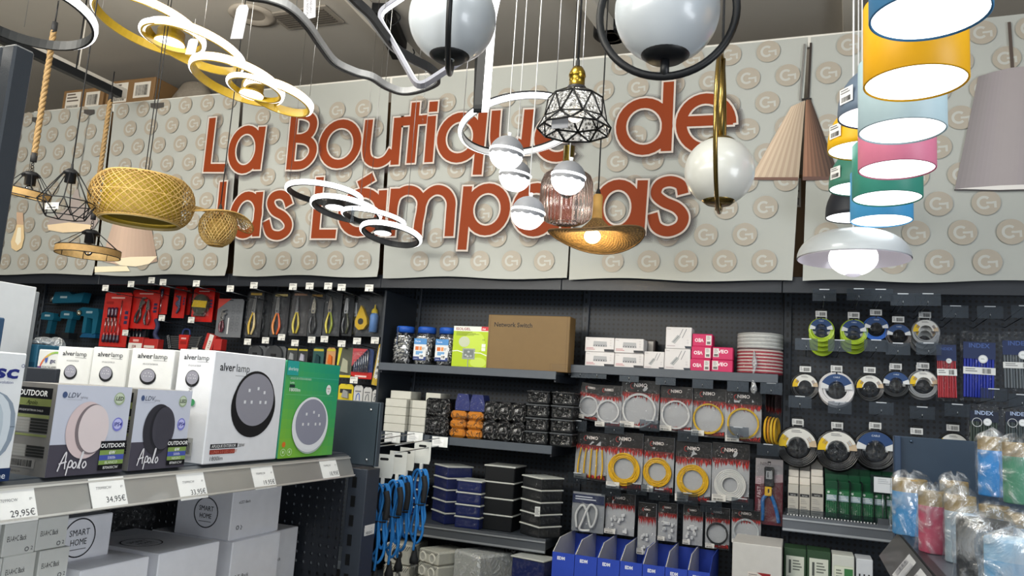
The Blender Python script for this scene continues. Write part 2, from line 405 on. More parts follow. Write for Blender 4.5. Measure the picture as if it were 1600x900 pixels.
for i in range(len(UP)-1):
    x0, x1 = UP[i], UP[i+1]; w = x1-x0; xc = (x0+x1)/2
    r = empty('shelving_bay', (xc, PEGY, 0)); BAYS.append(r)
    MB('pegboard').box(-w/2+.036, w/2-.002, 0, .015, .1, 2.1, '#38424c').build('pegboard_panel', r)
    for sx in ((-1, 1) if i == len(UP)-2 else (-1,)):
        u = MB('powder'); u.box(sx*w/2-.018*sx-.018, sx*w/2-.018*sx+.018, -.016, .02, 0, 2.1, '#2b323b', ch=.002)
        for k in range(40): u.box(sx*w/2-.018*sx-.005, sx*w/2-.018*sx+.005, -.0175, -.015, .12+k*.05, .145+k*.05, '#07090c')
        u.build('upright', r)
    c = MB('powder')
    c.box(-w/2+.001, w/2-.001, -.42, -.405, EYE+.528, EYE+.60, '#1a1f27', ch=.002)
    c.box(-w/2+.001, w/2-.001, -.405, .02, EYE+.588, EYE+.6, '#1d2229')
    c.build('canopy', r)
    MB('powder').box(-w/2+.001, w/2-.001, -.36, 0, 0, .12, '#1f242b').build('plinth', r)
    tag(r, LB[i], 'shelving')
w = .985
for z in (Z1, Z2): shelf_part(BAYS[4], w, 3.57, z)
shelf_part(BAYS[4], w, 3.56, Z3, rail=True); shelf_part(BAYS[4], w, 3.5, ZB, 'base_shelf')
shelf_part(BAYS[5], .99, 3.66, ZR); shelf_part(BAYS[5], .99, 3.45, ZB, 'base_shelf')
shelf_part(BAYS[6], .99, 3.6, ZD, rail=True); shelf_part(BAYS[6], .99, 3.5, EYE-.70, 'base_shelf')
for k in (0, 1, 2, 3): shelf_part(BAYS[k], .985, 3.6, .6)
sp = MB('powder'); sp.box(-.5, -.488, -.37, -.02, .12, EYE+.52, '#20262e'); sp.build('side_panel', BAYS[4])

# ================================================================ cartons stored on top of the shelving, behind the banner
def carton(w, d, h, col, labelcol=None, name='carton', tape=True, ch=.004, m='card'):
    r = MB(m); r.box(-w/2, w/2, -d/2, d/2, 0, h, col, ch=ch); o = r.build(name)
    if tape:
        t = Print((0, -d/2, 0), m='gloss'); c = [x*.86 for x in lin(col)[:3]]
    return o
def stored(px, label, Yf=3.75, d=.3):
    x, z, w, h = rY(*px, Yf); zb = EYE+.6; h = z+h-zb
    o = carton(w, d, h, '#8a6a45'); o.location = (x, Yf+d/2, zb)
    p = Print((0, -d/2, 0))
    p.rect(-w*.42, h-.16, -w*.05, h-.02, '#e6e0d4').lay().lines(-w*.39, h-.1, -w*.1, h-.03, 3, '#6d6259').bars(-w*.38, h-.15, -w*.1, h-.115, 16)
    p.rect(w*.08, h-.14, w*.42, h-.03, '#e6e0d4').lay().bars(w*.12, h-.125, w*.38, h-.05, 18)
    p.build('shipping_label', o); tag(o, label, 'carton', 'cartons stored above the shelving')
stored((98, 139, 160, 175), 'brown carton with white shipping labels behind the banner top, nearest the rope lamp')
stored((166, 124, 240, 168), 'taller brown carton with white barcode labels sticking up behind the banner')
stored((566, 160, 640, 300), 'brown carton seen through the gap beside the black ring lamps')
stored((1225, 272, 1285, 300), 'brown carton seen through the slit beside the printed pleated shade')
stored((330, 320, 400, 400), 'brown carton seen through the gap beside the twisted bamboo lamp')
x, z, w, h = rY(247, 124, 316, 165, 3.75); zb = EYE+.6
b = MB('fibre'); top = z+h-zb
prof = [(.001, 0), (w*.46, 0), (w*.5, .1), (w*.5, top*.8), (w*.42, top*.93), (w*.25, top), (.001, top*1.01)]
b.lathe(prof, '#8d8273', 28, rfun=lambda a: 1+.02*math.sin(9*a)+.012*math.sin(23*a))
o = b.build('wrapped_bundle', loc=(x+.02, 3.75+w*.26, zb)); o.scale = (1, .55, 1)
b = MB('film'); b.lathe([(q*1.02+.002, zz*1.005+.002) for q, zz in prof[1:]], '#ffffff', 28); b.build('plastic_wrap', o)
tag(o, 'round bundle wrapped in plastic behind the banner top', 'bundle')

# ================================================================ the banner
BY = 3.5
def bz(px, py): p = pY(px, py, BY); return (p.x, p.z)
SHEETS = [((-60, 187), (176, 163), (-75, 428), (146, 429), 'banner sheet with the printed light bulb and printed grey dome lamp'),
          ((179, 163), (377, 144), (150, 430), (354, 430), 'banner sheet with the printed beige shade behind the bamboo drum lamp'),
          ((381, 144), (609, 122), (364, 430), (591, 433), 'banner sheet lettered with the capital B and behind the black ring lamps'),
          ((613, 122), (904, 94), (598, 433), (886, 436), 'banner sheet behind the hanging crystal balls'),
          ((905, 94), (1262, 58), (889, 436), (1238, 440), 'banner sheet behind the white globe in a brass ring'),
          ((1267, 58), (1640, 17), (1254, 440), (1640, 440), 'banner sheet with the printed grey lampshade')]
ORANGE, PALE = '#803514', '#c4bab2'
def lpts(kind, pts, o=(0, 0)):
    return [(o[0]+x/4, o[1]+y/4) for x, y in pts]
A_, B_, C_, D_, E_ = (300, 130), (560, 150), (800, 120), (340, 250), (730, 230)
def ell(c, rx, ry, a0=0, a1=360, sh=.13, n=28):
    full = a1-a0 == 360
    out = []
    for i in range(n if full else n+1):
        a = math.radians(a0+(a1-a0)*i/n); dy = -ry*math.sin(a); out.append((c[0]+rx*math.cos(a)-sh*dy, c[1]+dy))
    return (out, full)
def pl(o, pts): return (lpts('P', pts, o), False)
def sp_(o, pts): return ([tuple(q) for q in spline([V((x, y)) for x, y in lpts('S', pts, o)], 8)], False)
LET = [ # (sheet, name, strokes)
 (1, 'L', [pl(A_, [(140, 222), (104, 534), (214, 534)])]),
 (2, 'a', [ell((386.3, 235), 21, 31), pl(A_, [(452, 278), (417, 545)])]),
 (2, 'B', [pl(A_, [(657, 190), (624, 545)]), sp_(A_, [(640, 205), (715, 205), (762, 228), (772, 270), (750, 322), (700, 350), (650, 352)]), sp_(A_, [(650, 352), (730, 362), (768, 405), (758, 465), (705, 515), (625, 521)])]),
 (2, 'o', [ell((533.5, 226.2), 26.8, 31.5)]),
 (2, 'u', [sp_(A_, [(1118, 235), (1106, 340), (1099, 420), (1112, 480), (1165, 505), (1222, 482), (1262, 425)]), pl(A_, [(1299, 222), (1275, 516)])]),
 (3, 't', [pl(A_, [(1409, 127), (1375, 505)]), pl(A_, [(1322, 246), (1478, 233)])]),
 (3, 'i', [pl(A_, [(1509, 212), (1486, 500)]), pl(A_, [(1521, 122), (1515, 186)])]),
 (3, 'q', [ell((720, 216.5), 28, 32), pl(B_, [(787, 108), (750, 498)])]),
 (3, 'u', [sp_(B_, [(870, 98), (862, 200), (860, 280), (880, 340), (930, 362), (990, 335), (1025, 280)]), pl(B_, [(1074, 92), (1045, 372)])]),
 (3, 'e', [ell((873, 216), 29, 31, 0, 318, .08), pl(B_, [(1150, 268), (1368, 258)])]),
 (4, 'd', [ell((1007.5, 199.5), 36, 36.5, sh=.06), pl(C_, [(984, 40), (966, 472)])]),
 (4, 'e', [ell((1103.7, 195), 38.5, 39, 0, 322, .04), pl(C_, [(1085, 288), (1385, 275)])]),
 (1, 'l', [pl(D_, [(47, 140), (14, 482)])]),
 (2, 'a', [ell((387, 337), 19.5, 30), pl(D_, [(276, 205), (250, 482)])]),
 (2, 's', [sp_(D_, [(457, 288), (438, 238), (402, 220), (358, 234), (342, 275), (365, 322), (420, 355), (451, 400), (440, 448), (390, 476), (335, 458), (312, 385)])]),
 (2, 'L', [pl(D_, [(650, 112), (619, 466), (748, 466)])]),
 (2, 'a', [ell((567, 333), 29, 30.5), pl(D_, [(1046, 195), (1026, 478)]), pl(D_, [(895, 166), (988, 110)])]),
 (3, 'm', [pl(B_, [(240, 585), (213, 880)]), sp_(B_, [(228, 705), (252, 632), (310, 596), (368, 606), (404, 655), (402, 720), (387, 800), (379, 882)]), sp_(B_, [(402, 705), (432, 635), (492, 594), (552, 606), (588, 660), (586, 740), (576, 882)])]),
 (3, 'p', [pl(B_, [(692, 570), (655, 965)]), ell((763, 328.5), 28.5, 33, sh=.08)]),
 (3, 'a', [ell((838, 329), 29, 34, sh=.08), pl(E_, [(568, 230), (548, 540)])]),
 (3, 'r', [pl(E_, [(640, 220), (622, 540)]), sp_(E_, [(636, 330), (650, 270), (690, 240)])]),
 (4, 'a', [ell((966, 326), 30, 36, sh=.06), pl(E_, [(1102, 213), (1078, 545)])]),
 (4, 's', [sp_(E_, [(1352, 298), (1335, 240), (1270, 218), (1205, 240), (1184, 298), (1230, 345), (1315, 385), (1353, 440), (1330, 500), (1255, 530), (1185, 500), (1160, 420)])]),
]
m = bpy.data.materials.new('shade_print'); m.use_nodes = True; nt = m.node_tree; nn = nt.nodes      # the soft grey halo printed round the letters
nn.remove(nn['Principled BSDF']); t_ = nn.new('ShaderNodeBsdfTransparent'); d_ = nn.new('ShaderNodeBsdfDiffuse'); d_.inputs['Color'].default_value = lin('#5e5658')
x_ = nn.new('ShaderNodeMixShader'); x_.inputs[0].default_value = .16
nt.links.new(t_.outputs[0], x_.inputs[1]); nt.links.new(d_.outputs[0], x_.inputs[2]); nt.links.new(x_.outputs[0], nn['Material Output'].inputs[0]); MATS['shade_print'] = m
def logo(p, u, v, r):
    G = '#aeaea8'
    p.k = 0; p.disc(u, v, r, r, '#9f978a', 24)
    p.k = 1; p.ring(u-r*.14, v, r*.42, r*.44, r*.2, G, 14, math.radians(48), math.radians(318))
    p.band([(u, v-r*.02), (u+r*.34, v-r*.02), (u+r*.6, v+r*.02), (u+r*.62, v-r*.42)], r*.17, G)
def inside(poly, x, z):
    c = False; n = len(poly)
    for i in range(n):
        (x1, z1), (x2, z2) = poly[i], poly[i-1]
        if (z1 > z) != (z2 > z) and x < (x2-x1)*(z-z1)/(z2-z1)+x1: c = not c
    return c
for k, (tl, tr, bl, br, lab) in enumerate(SHEETS):
    q = [bz(*tl), bz(*tr), bz(*br), bz(*bl)]
    ox, oz = (q[2][0]+q[3][0])/2, q[3][1]
    b = MB('banner'); NU, NV = 24, 20; vs = []; fs = []
    for j in range(NV+1):
        t = j/NV
        for i in range(NU+1):
            s_ = i/NU
            x = (q[3][0]*(1-s_)+q[2][0]*s_)*(1-t)+(q[0][0]*(1-s_)+q[1][0]*s_)*t
            z = (q[3][1]*(1-s_)+q[2][1]*s_)*(1-t)+(q[0][1]*(1-s_)+q[1][1]*s_)*t
            curl = max(0, 1-t*22); y = -.015*curl*(.4+.6*math.cos(5*s_+k))
            if t < .01: z += .006*math.cos(9*s_+k)
            vs.append((x-ox, y, z-oz))
    for j in range(NV):
        for i in range(NU): a = j*(NU+1)+i; fs.append((a, a+1, a+NU+2, a+NU+1))
    b.add(vs, fs, '#a6a8a3', smooth=True)
    o = b.build('banner_sheet', loc=(ox, BY, oz)); tag(o, lab, 'banner', 'sheets of the shop banner')
    p = Print((-ox, -.006, -oz), lift=.0006)
    xs = [v[0] for v in q]; row = 0; z = oz+.085
    while z < 3.15:
        x = -5.6+(row % 2)*.085
        while x < max(xs):
            r0 = .052
            if all(inside(q, x+dx, z+dz) for dx, dz in ((-.05, 0), (.05, 0), (0, .05), (0, -.05))): logo(p, x, z, r0)
            x += .17
        z += .122; row += 1
    p.build('logo_pattern', o)
    pp = Print((-ox, -.009, -oz), lift=.0006)                      # lamps printed on the sheet
    def P(px, py): return bz(px, py)
    def nx():
        global pp
        pp.build('printed_lamp', o); pp = Print((-ox, -.009, -oz), lift=.0006)
    if k == 0:
        pp.poly([P(*a) for a in ((28, 332), (38, 333), (39, 352), (28, 351))], '#c8a98e'); pp.poly([P(*a) for a in ((28, 351), (39, 352), (40, 372), (36, 388), (28, 393), (20, 388), (19, 378), (25, 362))], '#e2c79a').lay()
        pp.poly([P(*a) for a in ((30, 356), (35, 356), (35, 378), (30, 384), (26, 378))], '#f3ead2')
        nx(); pp.poly([P(*a) for a in ((120, 296), (124, 296), (128, 318), (146, 330), (156, 345), (148, 358), (75, 352), (80, 342), (108, 325))], '#a59a96'); pp.lay().poly([P(*a) for a in ((76, 352), (110, 348), (146, 352), (142, 362), (100, 364), (78, 360))], '#ead2ae')
        nx(); pp.poly([P(*a) for a in ((52, 184), (64, 184), (64, 190), (58, 193), (52, 190))], '#4a4745'); pp.band([P(58, 192), P(46, 275)], .005, '#6d6a66')
        nx(); pp.poly([P(*a) for a in ((133, 172), (149, 172), (149, 178), (141, 181), (133, 178))], '#4a4745'); pp.band([P(141, 180), P(122, 297)], .005, '#6d6a66')
    if k == 1:
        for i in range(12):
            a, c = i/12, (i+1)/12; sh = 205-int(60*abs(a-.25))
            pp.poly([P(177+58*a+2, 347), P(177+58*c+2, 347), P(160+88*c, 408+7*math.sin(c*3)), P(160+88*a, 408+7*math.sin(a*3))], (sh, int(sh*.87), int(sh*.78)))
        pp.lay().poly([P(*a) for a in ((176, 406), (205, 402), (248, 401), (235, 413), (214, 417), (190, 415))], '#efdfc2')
        nx(); pp.poly([P(*a) for a in ((237, 162), (258, 161), (258, 168), (247, 171), (237, 169))], '#4a4745')
        nx(); pp.poly([P(*a) for a in ((150, 417), (200, 416), (205, 424), (150, 426))], '#efe3c4')
    if k == 4:
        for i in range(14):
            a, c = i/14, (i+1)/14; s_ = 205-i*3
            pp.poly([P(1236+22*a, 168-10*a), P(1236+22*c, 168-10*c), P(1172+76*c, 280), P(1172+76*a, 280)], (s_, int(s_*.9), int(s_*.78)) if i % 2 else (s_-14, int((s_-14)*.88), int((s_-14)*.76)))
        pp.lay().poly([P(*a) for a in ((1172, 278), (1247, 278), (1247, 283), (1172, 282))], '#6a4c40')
        pp.k = 0; pp.band([P(1257, 70), P(1250, 158)], .008, '#777470')
    if k == 5:
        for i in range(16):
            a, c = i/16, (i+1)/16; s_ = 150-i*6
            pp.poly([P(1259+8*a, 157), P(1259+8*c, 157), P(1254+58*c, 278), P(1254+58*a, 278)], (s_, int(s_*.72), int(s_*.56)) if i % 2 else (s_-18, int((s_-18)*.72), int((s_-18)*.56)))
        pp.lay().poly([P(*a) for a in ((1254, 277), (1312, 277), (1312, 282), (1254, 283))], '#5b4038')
        pp.k = 0; pp.band([P(1267, 68), P(1263, 157)], .009, '#2a211d'); pp.poly([P(*a) for a in ((1253, 155), (1268, 154), (1268, 158), (1253, 159))], '#1c1715')
        nx()
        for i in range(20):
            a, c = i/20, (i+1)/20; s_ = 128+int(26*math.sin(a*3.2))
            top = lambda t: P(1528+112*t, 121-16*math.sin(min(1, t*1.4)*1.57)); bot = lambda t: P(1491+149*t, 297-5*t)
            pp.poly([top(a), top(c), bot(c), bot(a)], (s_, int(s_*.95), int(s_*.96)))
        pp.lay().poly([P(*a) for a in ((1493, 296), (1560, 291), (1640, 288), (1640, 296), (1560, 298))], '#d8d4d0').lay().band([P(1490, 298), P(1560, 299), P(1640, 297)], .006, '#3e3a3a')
        pp.k = 0; pp.band([P(1576, 36), P(1581, 107)], .012, '#4d423c')
    if pp.f: pp.build('printed_lamp', o)
    for sh, nm, strokes in LET:
        if sh != k: continue
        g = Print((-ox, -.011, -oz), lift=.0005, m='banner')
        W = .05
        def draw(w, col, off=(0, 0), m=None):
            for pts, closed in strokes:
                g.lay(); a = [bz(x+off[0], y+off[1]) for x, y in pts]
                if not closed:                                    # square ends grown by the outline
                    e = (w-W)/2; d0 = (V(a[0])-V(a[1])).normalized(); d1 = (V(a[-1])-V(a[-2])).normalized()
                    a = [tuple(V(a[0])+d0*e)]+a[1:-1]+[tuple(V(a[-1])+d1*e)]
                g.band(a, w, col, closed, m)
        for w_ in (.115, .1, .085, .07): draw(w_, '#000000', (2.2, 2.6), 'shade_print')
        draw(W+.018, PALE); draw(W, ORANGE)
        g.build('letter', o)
l, rr = pY(50, 184, BY), pY(1640, 15, BY)
b = MB('gloss').box(l.x, rr.x, -.012, .012, -.028, .028, '#d9d6ce', ch=.004)
tag(b.build('banner_rail', loc=(0, BY+.016, EYE+.479*BY)), 'long white rail carrying the top edge of the shop banner', 'rail')

# ================================================================ store lighting and added fill lights
def area(x, y, z, sx, sy, power, col=(1, .96, .9), rot=(0, 0, 0)):
    L = bpy.data.lights.new('area', 'AREA'); L.shape = 'RECTANGLE'; L.size = sx; L.size_y = sy; L.energy = power; L.color = col; 
    o = bpy.data.objects.new('ceiling_or_fill_light', L); COL.objects.link(o); o.location = (x, y, z); o.rotation_euler = rot; return o
for x, y, c, e_ in ((-3.6, 1.2, (1, .97, .88), 44), (-1.2, 1.0, (.97, 1, .94), 42), (.9, 1.0, (.82, .92, 1), 14), (-2.4, -.9, (.97, 1, .97), 44), (.4, -.9, (.86, .94, 1), 30)):
    area(x, y, CEIL-.03, .9, .5, e_, c)
area(-.6, -3.2, 2.6, 4.0, 1.6, 70, (.93, .97, 1), (math.radians(75), 0, 0))  # added fill light behind the camera, no fitting of the shop
area(-2.4, -.3, 2.5, 3.0, 1.2, 210, (1, .95, .85), (PI-.55, 0, 0))  # added uplight out of view, only brightens the ceiling
area(3.2, -.4, 1.2, 2.4, 1.6, 150, (.9, .95, 1), (PI/2, 0, PI/2))  # added side fill out of view, lifts the boxes facing the aisle
w = bpy.data.worlds.new('world'); sc.world = w; w.use_nodes = True
w.node_tree.nodes['Background'].inputs[0].default_value = (.8, .85, .9, 1); w.node_tree.nodes['Background'].inputs[1].default_value = .35
sc.view_settings.view_transform = 'Standard'; sc.view_settings.look = 'None'; sc.view_settings.exposure = 0
sc.cycles.use_denoising = True; sc.cycles.max_bounces = 8; sc.cycles.transparent_max_bounces = 24; sc.cycles.sample_clamp_indirect = 4
sc.cycles.caustics_reflective = False; sc.cycles.caustics_refractive = False
# ================================================================ hanging lamps
CZ = CEIL                                                          # ceiling height
def hang(name, px, py, Y):
    P = pY(px, py, Y); return empty(name, P), P, mpp(P)
def cord(r, P, top=None, rad=.003, col='#111214', xy=(0, 0), z0=0., name='cord', m='rubber', canopy=None):
    zt = (CZ if top is None else top)-P.z
    o = MB(m).rod((xy[0], xy[1], z0), (xy[0], xy[1], zt), rad, col, 6).build(name, r)
    if canopy and top is None: MB('plastic').lathe([(.001, zt), (.05, zt), (.05, zt-.02), (.045, zt-.026), (.001, zt-.026)], canopy, 24).build('ceiling_rose', r)
    return o
def view_frame(P, k, th):
    """matrix of a circle that is seen as an ellipse of aspect k, its long axis th degrees down to the right"""
    v = (EYEP-P).normalized(); rt = v.cross(CU).normalized()*-1; rt = CU.cross(v).normalized(); up = v.cross(rt).normalized()
    a = rt*math.cos(math.radians(th))-up*math.sin(math.radians(th)); dn = -(up*math.cos(math.radians(th))+rt*math.sin(math.radians(th)))
    n = (v*k+dn*math.sqrt(1-k*k)).normalized(); n = -n; b = n.cross(a)
    return Mx(((a.x, b.x, n.x), (a.y, b.y, n.y), (a.z, b.z, n.z))).to_4x4()
def led_ring(r, P0, px, py, Y, a, b, th, metal, inner, hh=.02, disc=None, wire=None, glow='glow', tw=.009):
    P = pY(px, py, Y); s = mpp(P); Rr = a*s; T = Mx.Translation(P-P0) @ view_frame(P, b/a, th)
    f = MB('gloss' if metal == 'gold' else 'plastic')
    f.lathe([(Rr-tw, -hh), (Rr-tw, hh), (Rr, hh), (Rr, -hh)], inner, 56, T=T, close=True, smooth=False); o = f.build('ring_frame', r)
    d = MB(glow); d.lathe([(Rr+.0005, -hh*.9), (Rr+.009, -hh*.65), (Rr+.011, 0), (Rr+.009, hh*.65), (Rr+.0005, hh*.9)], '#fbfcff', 56, T=T); d.build('ring_diffuser', o)
    return P, Rr, T
def spot(r, P0, px, py, Y, rad, metal, inner, th, k=.42):
    P = pY(px, py, Y); s = mpp(P); q = rad*s; T = Mx.Translation(P-P0) @ view_frame(P, k, th)
    b = MB('gloss' if metal == 'gold' else 'plastic'); b.lathe([(.001, .05), (q*.9, .05), (q*.9, .004), (q, .004), (q, -.004)], inner, 28, T=T); o = b.build('spot_body', r)
    MB('glow').lathe([(.001, -.005), (q*.96, -.005)], '#fbfcff', 28, T=T).build('spot_diffuser', o)
def wires(r, P0, pts, Y, col='#c9c9c6', rad=.0012, top=None):
    b = None
    for px, py in pts:
        p = pY(px, py, Y)-P0; MB('metal').rod(p, (p.x, p.y, (CZ if top is None else top)-P0.z), rad, col, 5).build('suspension_wire', r)
def swing_tag(px, py, w, h, Y, label, txt=None, tilt=0., over=None):
    P = pY(px, py, Y); s = mpp(P); r = empty('price_tag', P)
    b = MB('card'); W, H = w*s, h*s
    b.prism([(-W/2, -H/2), (W/2, -H/2), (W/2, H*.38), (W*.3, H/2), (-W*.3, H/2), (-W/2, H*.38)], -.0006, .0006, '#a4a4a9'); o = b.build('card', r); o.rotation_euler = (0, tilt, 0)
    if txt:
        p = Print((0, -.0006, 0))
        for i, t in enumerate(txt): p.text(-W*.28+i*W*.3, H*.42, W*.2, t, '#3a3a3e', rot=-PI/2)
        p.build('lettering', o)
    MB('rubber').rod((0, 0, H*.46), (0, 0, CZ-P.z if txt else H*.46+.09), .0008, '#d8d8d8', 4).build('string', r)
    tag(r, label, 'price tag')

# --- gold cascade of LED rings
Y = 2.55; r, P0, s = hang('ring_chandelier', 300, 80, Y); G = '#b8982a'
led_ring(r, P0, 234, 39, Y, 82, 31, 19, 'gold', G); led_ring(r, P0, 306, 74, Y+.05, 73, 25, 19, 'gold', G); led_ring(r, P0, 269, 57, Y-.04, 45, 19, 12, 'gold', G, .013)
led_ring(r, P0, 371, 126, Y+.12, 70, 25, 18, 'gold', G); led_ring(r, P0, 399, 138, Y+.09, 41, 15, 15, 'gold', G, .012); led_ring(r, P0, 436, 152, Y+.2, 51, 18, 19, 'gold', G)
spot(r, P0, 265, 66, Y+.02, 23, 'gold', G, 10); spot(r, P0, 393, 147, Y+.14, 19, 'gold', G, 10)
wires(r, P0, [(160, 12), (262, 30), (316, 62), (385, 100), (484, 150)], Y); 
MB('plastic').lathe([(.001, CZ-P0.z), (.14, CZ-P0.z), (.14, CZ-P0.z-.03), (.001, CZ-P0.z-.03)], '#1a1a1c', 28).build('ceiling_rose', r)
tag(r, 'cascade lamp of gold LED rings with two glowing spots', 'ring lamp')
swing_tag(375, 34, 24, 56, 2.3, 'blank white tag hanging above the gold ring lamp', None, .1)
swing_tag(300, 73, 20, 26, 2.3, 'small white tag tied to the upper gold ring', None, .15)
swing_tag(484, 8, 22, 46, 2.2, 'white tag with upright lettering in front of the ceiling vent', ['MOD REDON', 'DORNEGRO'], -.1)
# --- black cascade of LED rings
Y = 3.05; r, P0, s = hang('ring_chandelier', 555, 340, Y); K = '#1b1c1d'
led_ring(r, P0, 507, 303, Y, 57, 15, 9, 'black', K, .014); led_ring(r, P0, 541, 327, Y+.02, 53, 16, 13, 'black', K, .014)
led_ring(r, P0, 584, 341, Y+.08, 48, 11, 12, 'black', K, .012); led_ring(r, P0, 611, 366, Y+.1, 46, 15, 13, 'black', K, .014)
spot(r, P0, 524, 323, Y+.05, 16, 'black', K, 6, .3); spot(r, P0, 598, 363, Y+.14, 14, 'black', K, 6, .3)
wires(r, P0, [(452, 290), (563, 312), (576, 330), (634, 352)], Y, '#8e8e8c')
for q in (0,): MB('clear_plate').cbox(tuple(pY(551, 335, Y-.12)-P0), (.012, .006, .07), '#ffffff').build('hanging_strip', r)
MB('plastic').lathe([(.001, CZ-P0.z), (.1, CZ-P0.z), (.1, CZ-P0.z-.03), (.001, CZ-P0.z-.03)], '#1a1a1c', 28).build('ceiling_rose', r)
tag(r, 'cascade lamp of black LED rings in front of the banner lettering', 'ring lamp')
# --- black ring high up
Y = 1.9; r, P0, s = hang('ring_pendant', 37, 16, Y); led_ring(r, P0, 37, 16, Y, 100, 47, 12, 'black', '#14171a', .02)
wires(r, P0, [(92, 5), (38, 42), (-50, 0)], Y, '#9a9a98'); tag(r, 'large black LED ring lamp high above the dark display frame', 'ring lamp')
# --- big white LED ring
Y = 2.55; r, P0, s = hang('ring_pendant', 812, 198, Y)
P, Rr, T = led_ring(r, P0, 812, 198, Y, 92, 43, -8, 'white', '#e9e9ea', .011, tw=.006)
f = MB('plastic'); f.lathe([(Rr-.008, .012), (Rr+.004, .012), (Rr+.004, .017), (Rr-.008, .017)], '#1b1c1e', 56, T=T, close=True); f.build('top_trim', r)
wires(r, P0, [(722, 210), (868, 154), (905, 200)], Y, '#d8d8d8', .0015); tag(r, 'large white LED hoop around the wires of the crystal balls', 'ring lamp')

# --- wavy loop lamp
Z = EYE+1.2; pts = [(385, -8), (418, -2), (450, 11), (478, 38), (500, 70), (522, 97), (555, 113), (580, 120), (602, 134), (628, 143), (655, 140), (682, 129), (685, 119), (670, 105), (645, 92), (618, 74), (600, 52), (580, 24), (560, 5), (540, -14), (500, -40), (440, -40), (395, -22)]
P0 = pZ(540, 60, Z); r = empty('wavy_pendant', P0); path = spline([pZ(x, y, Z)-P0 for x, y in pts], 5, True); N = len(path)
def strip(path, h, t, col, m, closed=True, off=0., z0=0.):
    vs = []; fs = []; N = len(path)
    for i, p in enumerate(path):
        d = (path[(i+1) % N]-path[i-1]).normalized(); nn = V((d.y, -d.x, 0)).normalized()
        for dn, dz in ((off-t/2, -h/2), (off+t/2, -h/2), (off+t/2, h/2), (off-t/2, h/2)): vs.append(p+nn*dn+V((0, 0, dz+z0)))
    for i in range(N if closed else N-1):
        j = (i+1) % N
        for k in range(4): fs.append((i*4+k, i*4+(k+1) % 4, j*4+(k+1) % 4, j*4+k))
    return MB(m).add(vs, fs, col)
strip(path, .03, .012, '#1f2022', 'plastic').build('frame', r); strip(path, .024, .01, '#a9a9aa', 'plastic', off=.011).build('diffuser', r)
for i in (12, 40, 68, 100): MB('metal').rod(path[i % N], path[i % N]+V((0, 0, CZ-P0.z)), .0012, '#b9b9b6', 5).build('suspension_wire', r)
tag(r, 'wavy grey and black loop lamp, unlit, under the ceiling vent', 'pendant lamp')
p = pZ(612, 52, CZ-.03); r = empty('ceiling_plate', p); b = MB('plastic'); b.box(-.06, .06, -.3, .3, -.03, .03, '#17181a', ch=.006); b.build('plate', r); r.rotation_euler = (0, 0, .3)
for q in (-.22, .22): MB('rubber').tube(spline([(0, q, .03), (.05, q, -.06), (.09, q+.03, .0), (.06, q, .03)], 5), .004, '#17181a', 6).build('cable_loop', r)
tag(r, 'black ceiling plate with loose cable loops behind the white square frame', 'ceiling plate')

# --- rounded square LED frames
Y = 2.2; P0 = pY(660, 40, Y); r = empty('frame_pendant', P0)
def rnd(cor, rad, n=5):
    out = []; N = len(cor)
    for i in range(N):
        a, b, c = V(cor[i-1]), V(cor[i]), V(cor[(i+1) % N]); p = b+(a-b).normalized()*rad; q = b+(c-b).normalized()*rad
        for j in range(n+1): t = j/n; out.append(p*(1-t)**2+b*2*t*(1-t)+q*t*t)
    return out
def flatloop(path, w, dvec, t, col, m, off=0.):                    # strip of width w along dvec, thickness t towards the loop centre
    c = sum(path, V())/len(path); vs = []; fs = []; N = len(path)
    for i, p in enumerate(path):
        d = (path[(i+1) % N]-path[i-1]).normalized(); nn = d.cross(dvec).normalized(); nn = nn if nn.dot(c-p) > 0 else -nn
        for a, q in ((-.5, off), (.5, off), (.5, off+t), (-.5, off+t)): vs.append(p+dvec*(a*w)+nn*q)
    for i in range(N):
        j = (i+1) % N
        for k in range(4): fs.append((i*4+k, i*4+(k+1) % 4, j*4+(k+1) % 4, j*4+k))
    return MB(m).add(vs, fs, col)
cor = [pY(585, 22, Y)-P0, pY(652, 142, Y)-P0, pY(775, 62, Y+.15)-P0, pY(706, -60, Y+.15)-P0]; nrm = (cor[1]-cor[0]).cross(cor[2]-cor[1]).normalized()
lp = rnd(cor, .05); flatloop(lp, .03, nrm, .012, '#86868f', 'plastic').build('frame', r); flatloop(lp, .016, nrm, .004, '#fbfcff', 'glow', .012).build('diffuser', r)
cor = [pY(746, 182, Y+.1)-P0, pY(758, 20, Y+.02)-P0, pY(780, -60, Y+.3)-P0, pY(748, 90, Y+.45)-P0]; d2 = V((1, 0, 0)); lp = rnd(cor, .04)
flatloop(lp, .03, V((1, .1, 0)).normalized(), .006, '#16181a', 'plastic').build('second_frame', r)
lp2 = [p+V((.027, 0, 0)) for p in lp]; flatloop(lp2, .024, V((1, .1, 0)).normalized(), .008, '#fbfcff', 'glow').build('second_diffuser', r)
wires(r, P0, [(632, 0), (600, 30)], Y, '#c9c9c6'); tag(r, 'white rounded square LED frames lit on the inside beside the opal globe', 'pendant lamp')
P = pY(660, 168, Y-.02); b = MB('clear_plate'); b.tube(spline([(0, 0, .14), (.004, 0, .05), (-.004, 0, 0), (.006, 0, -.05), (-.002, 0, -.1)], 5), [.002]*21, '#ffffff', 5, m='film')
b.build('plastic_thread', r, loc=P-P0)

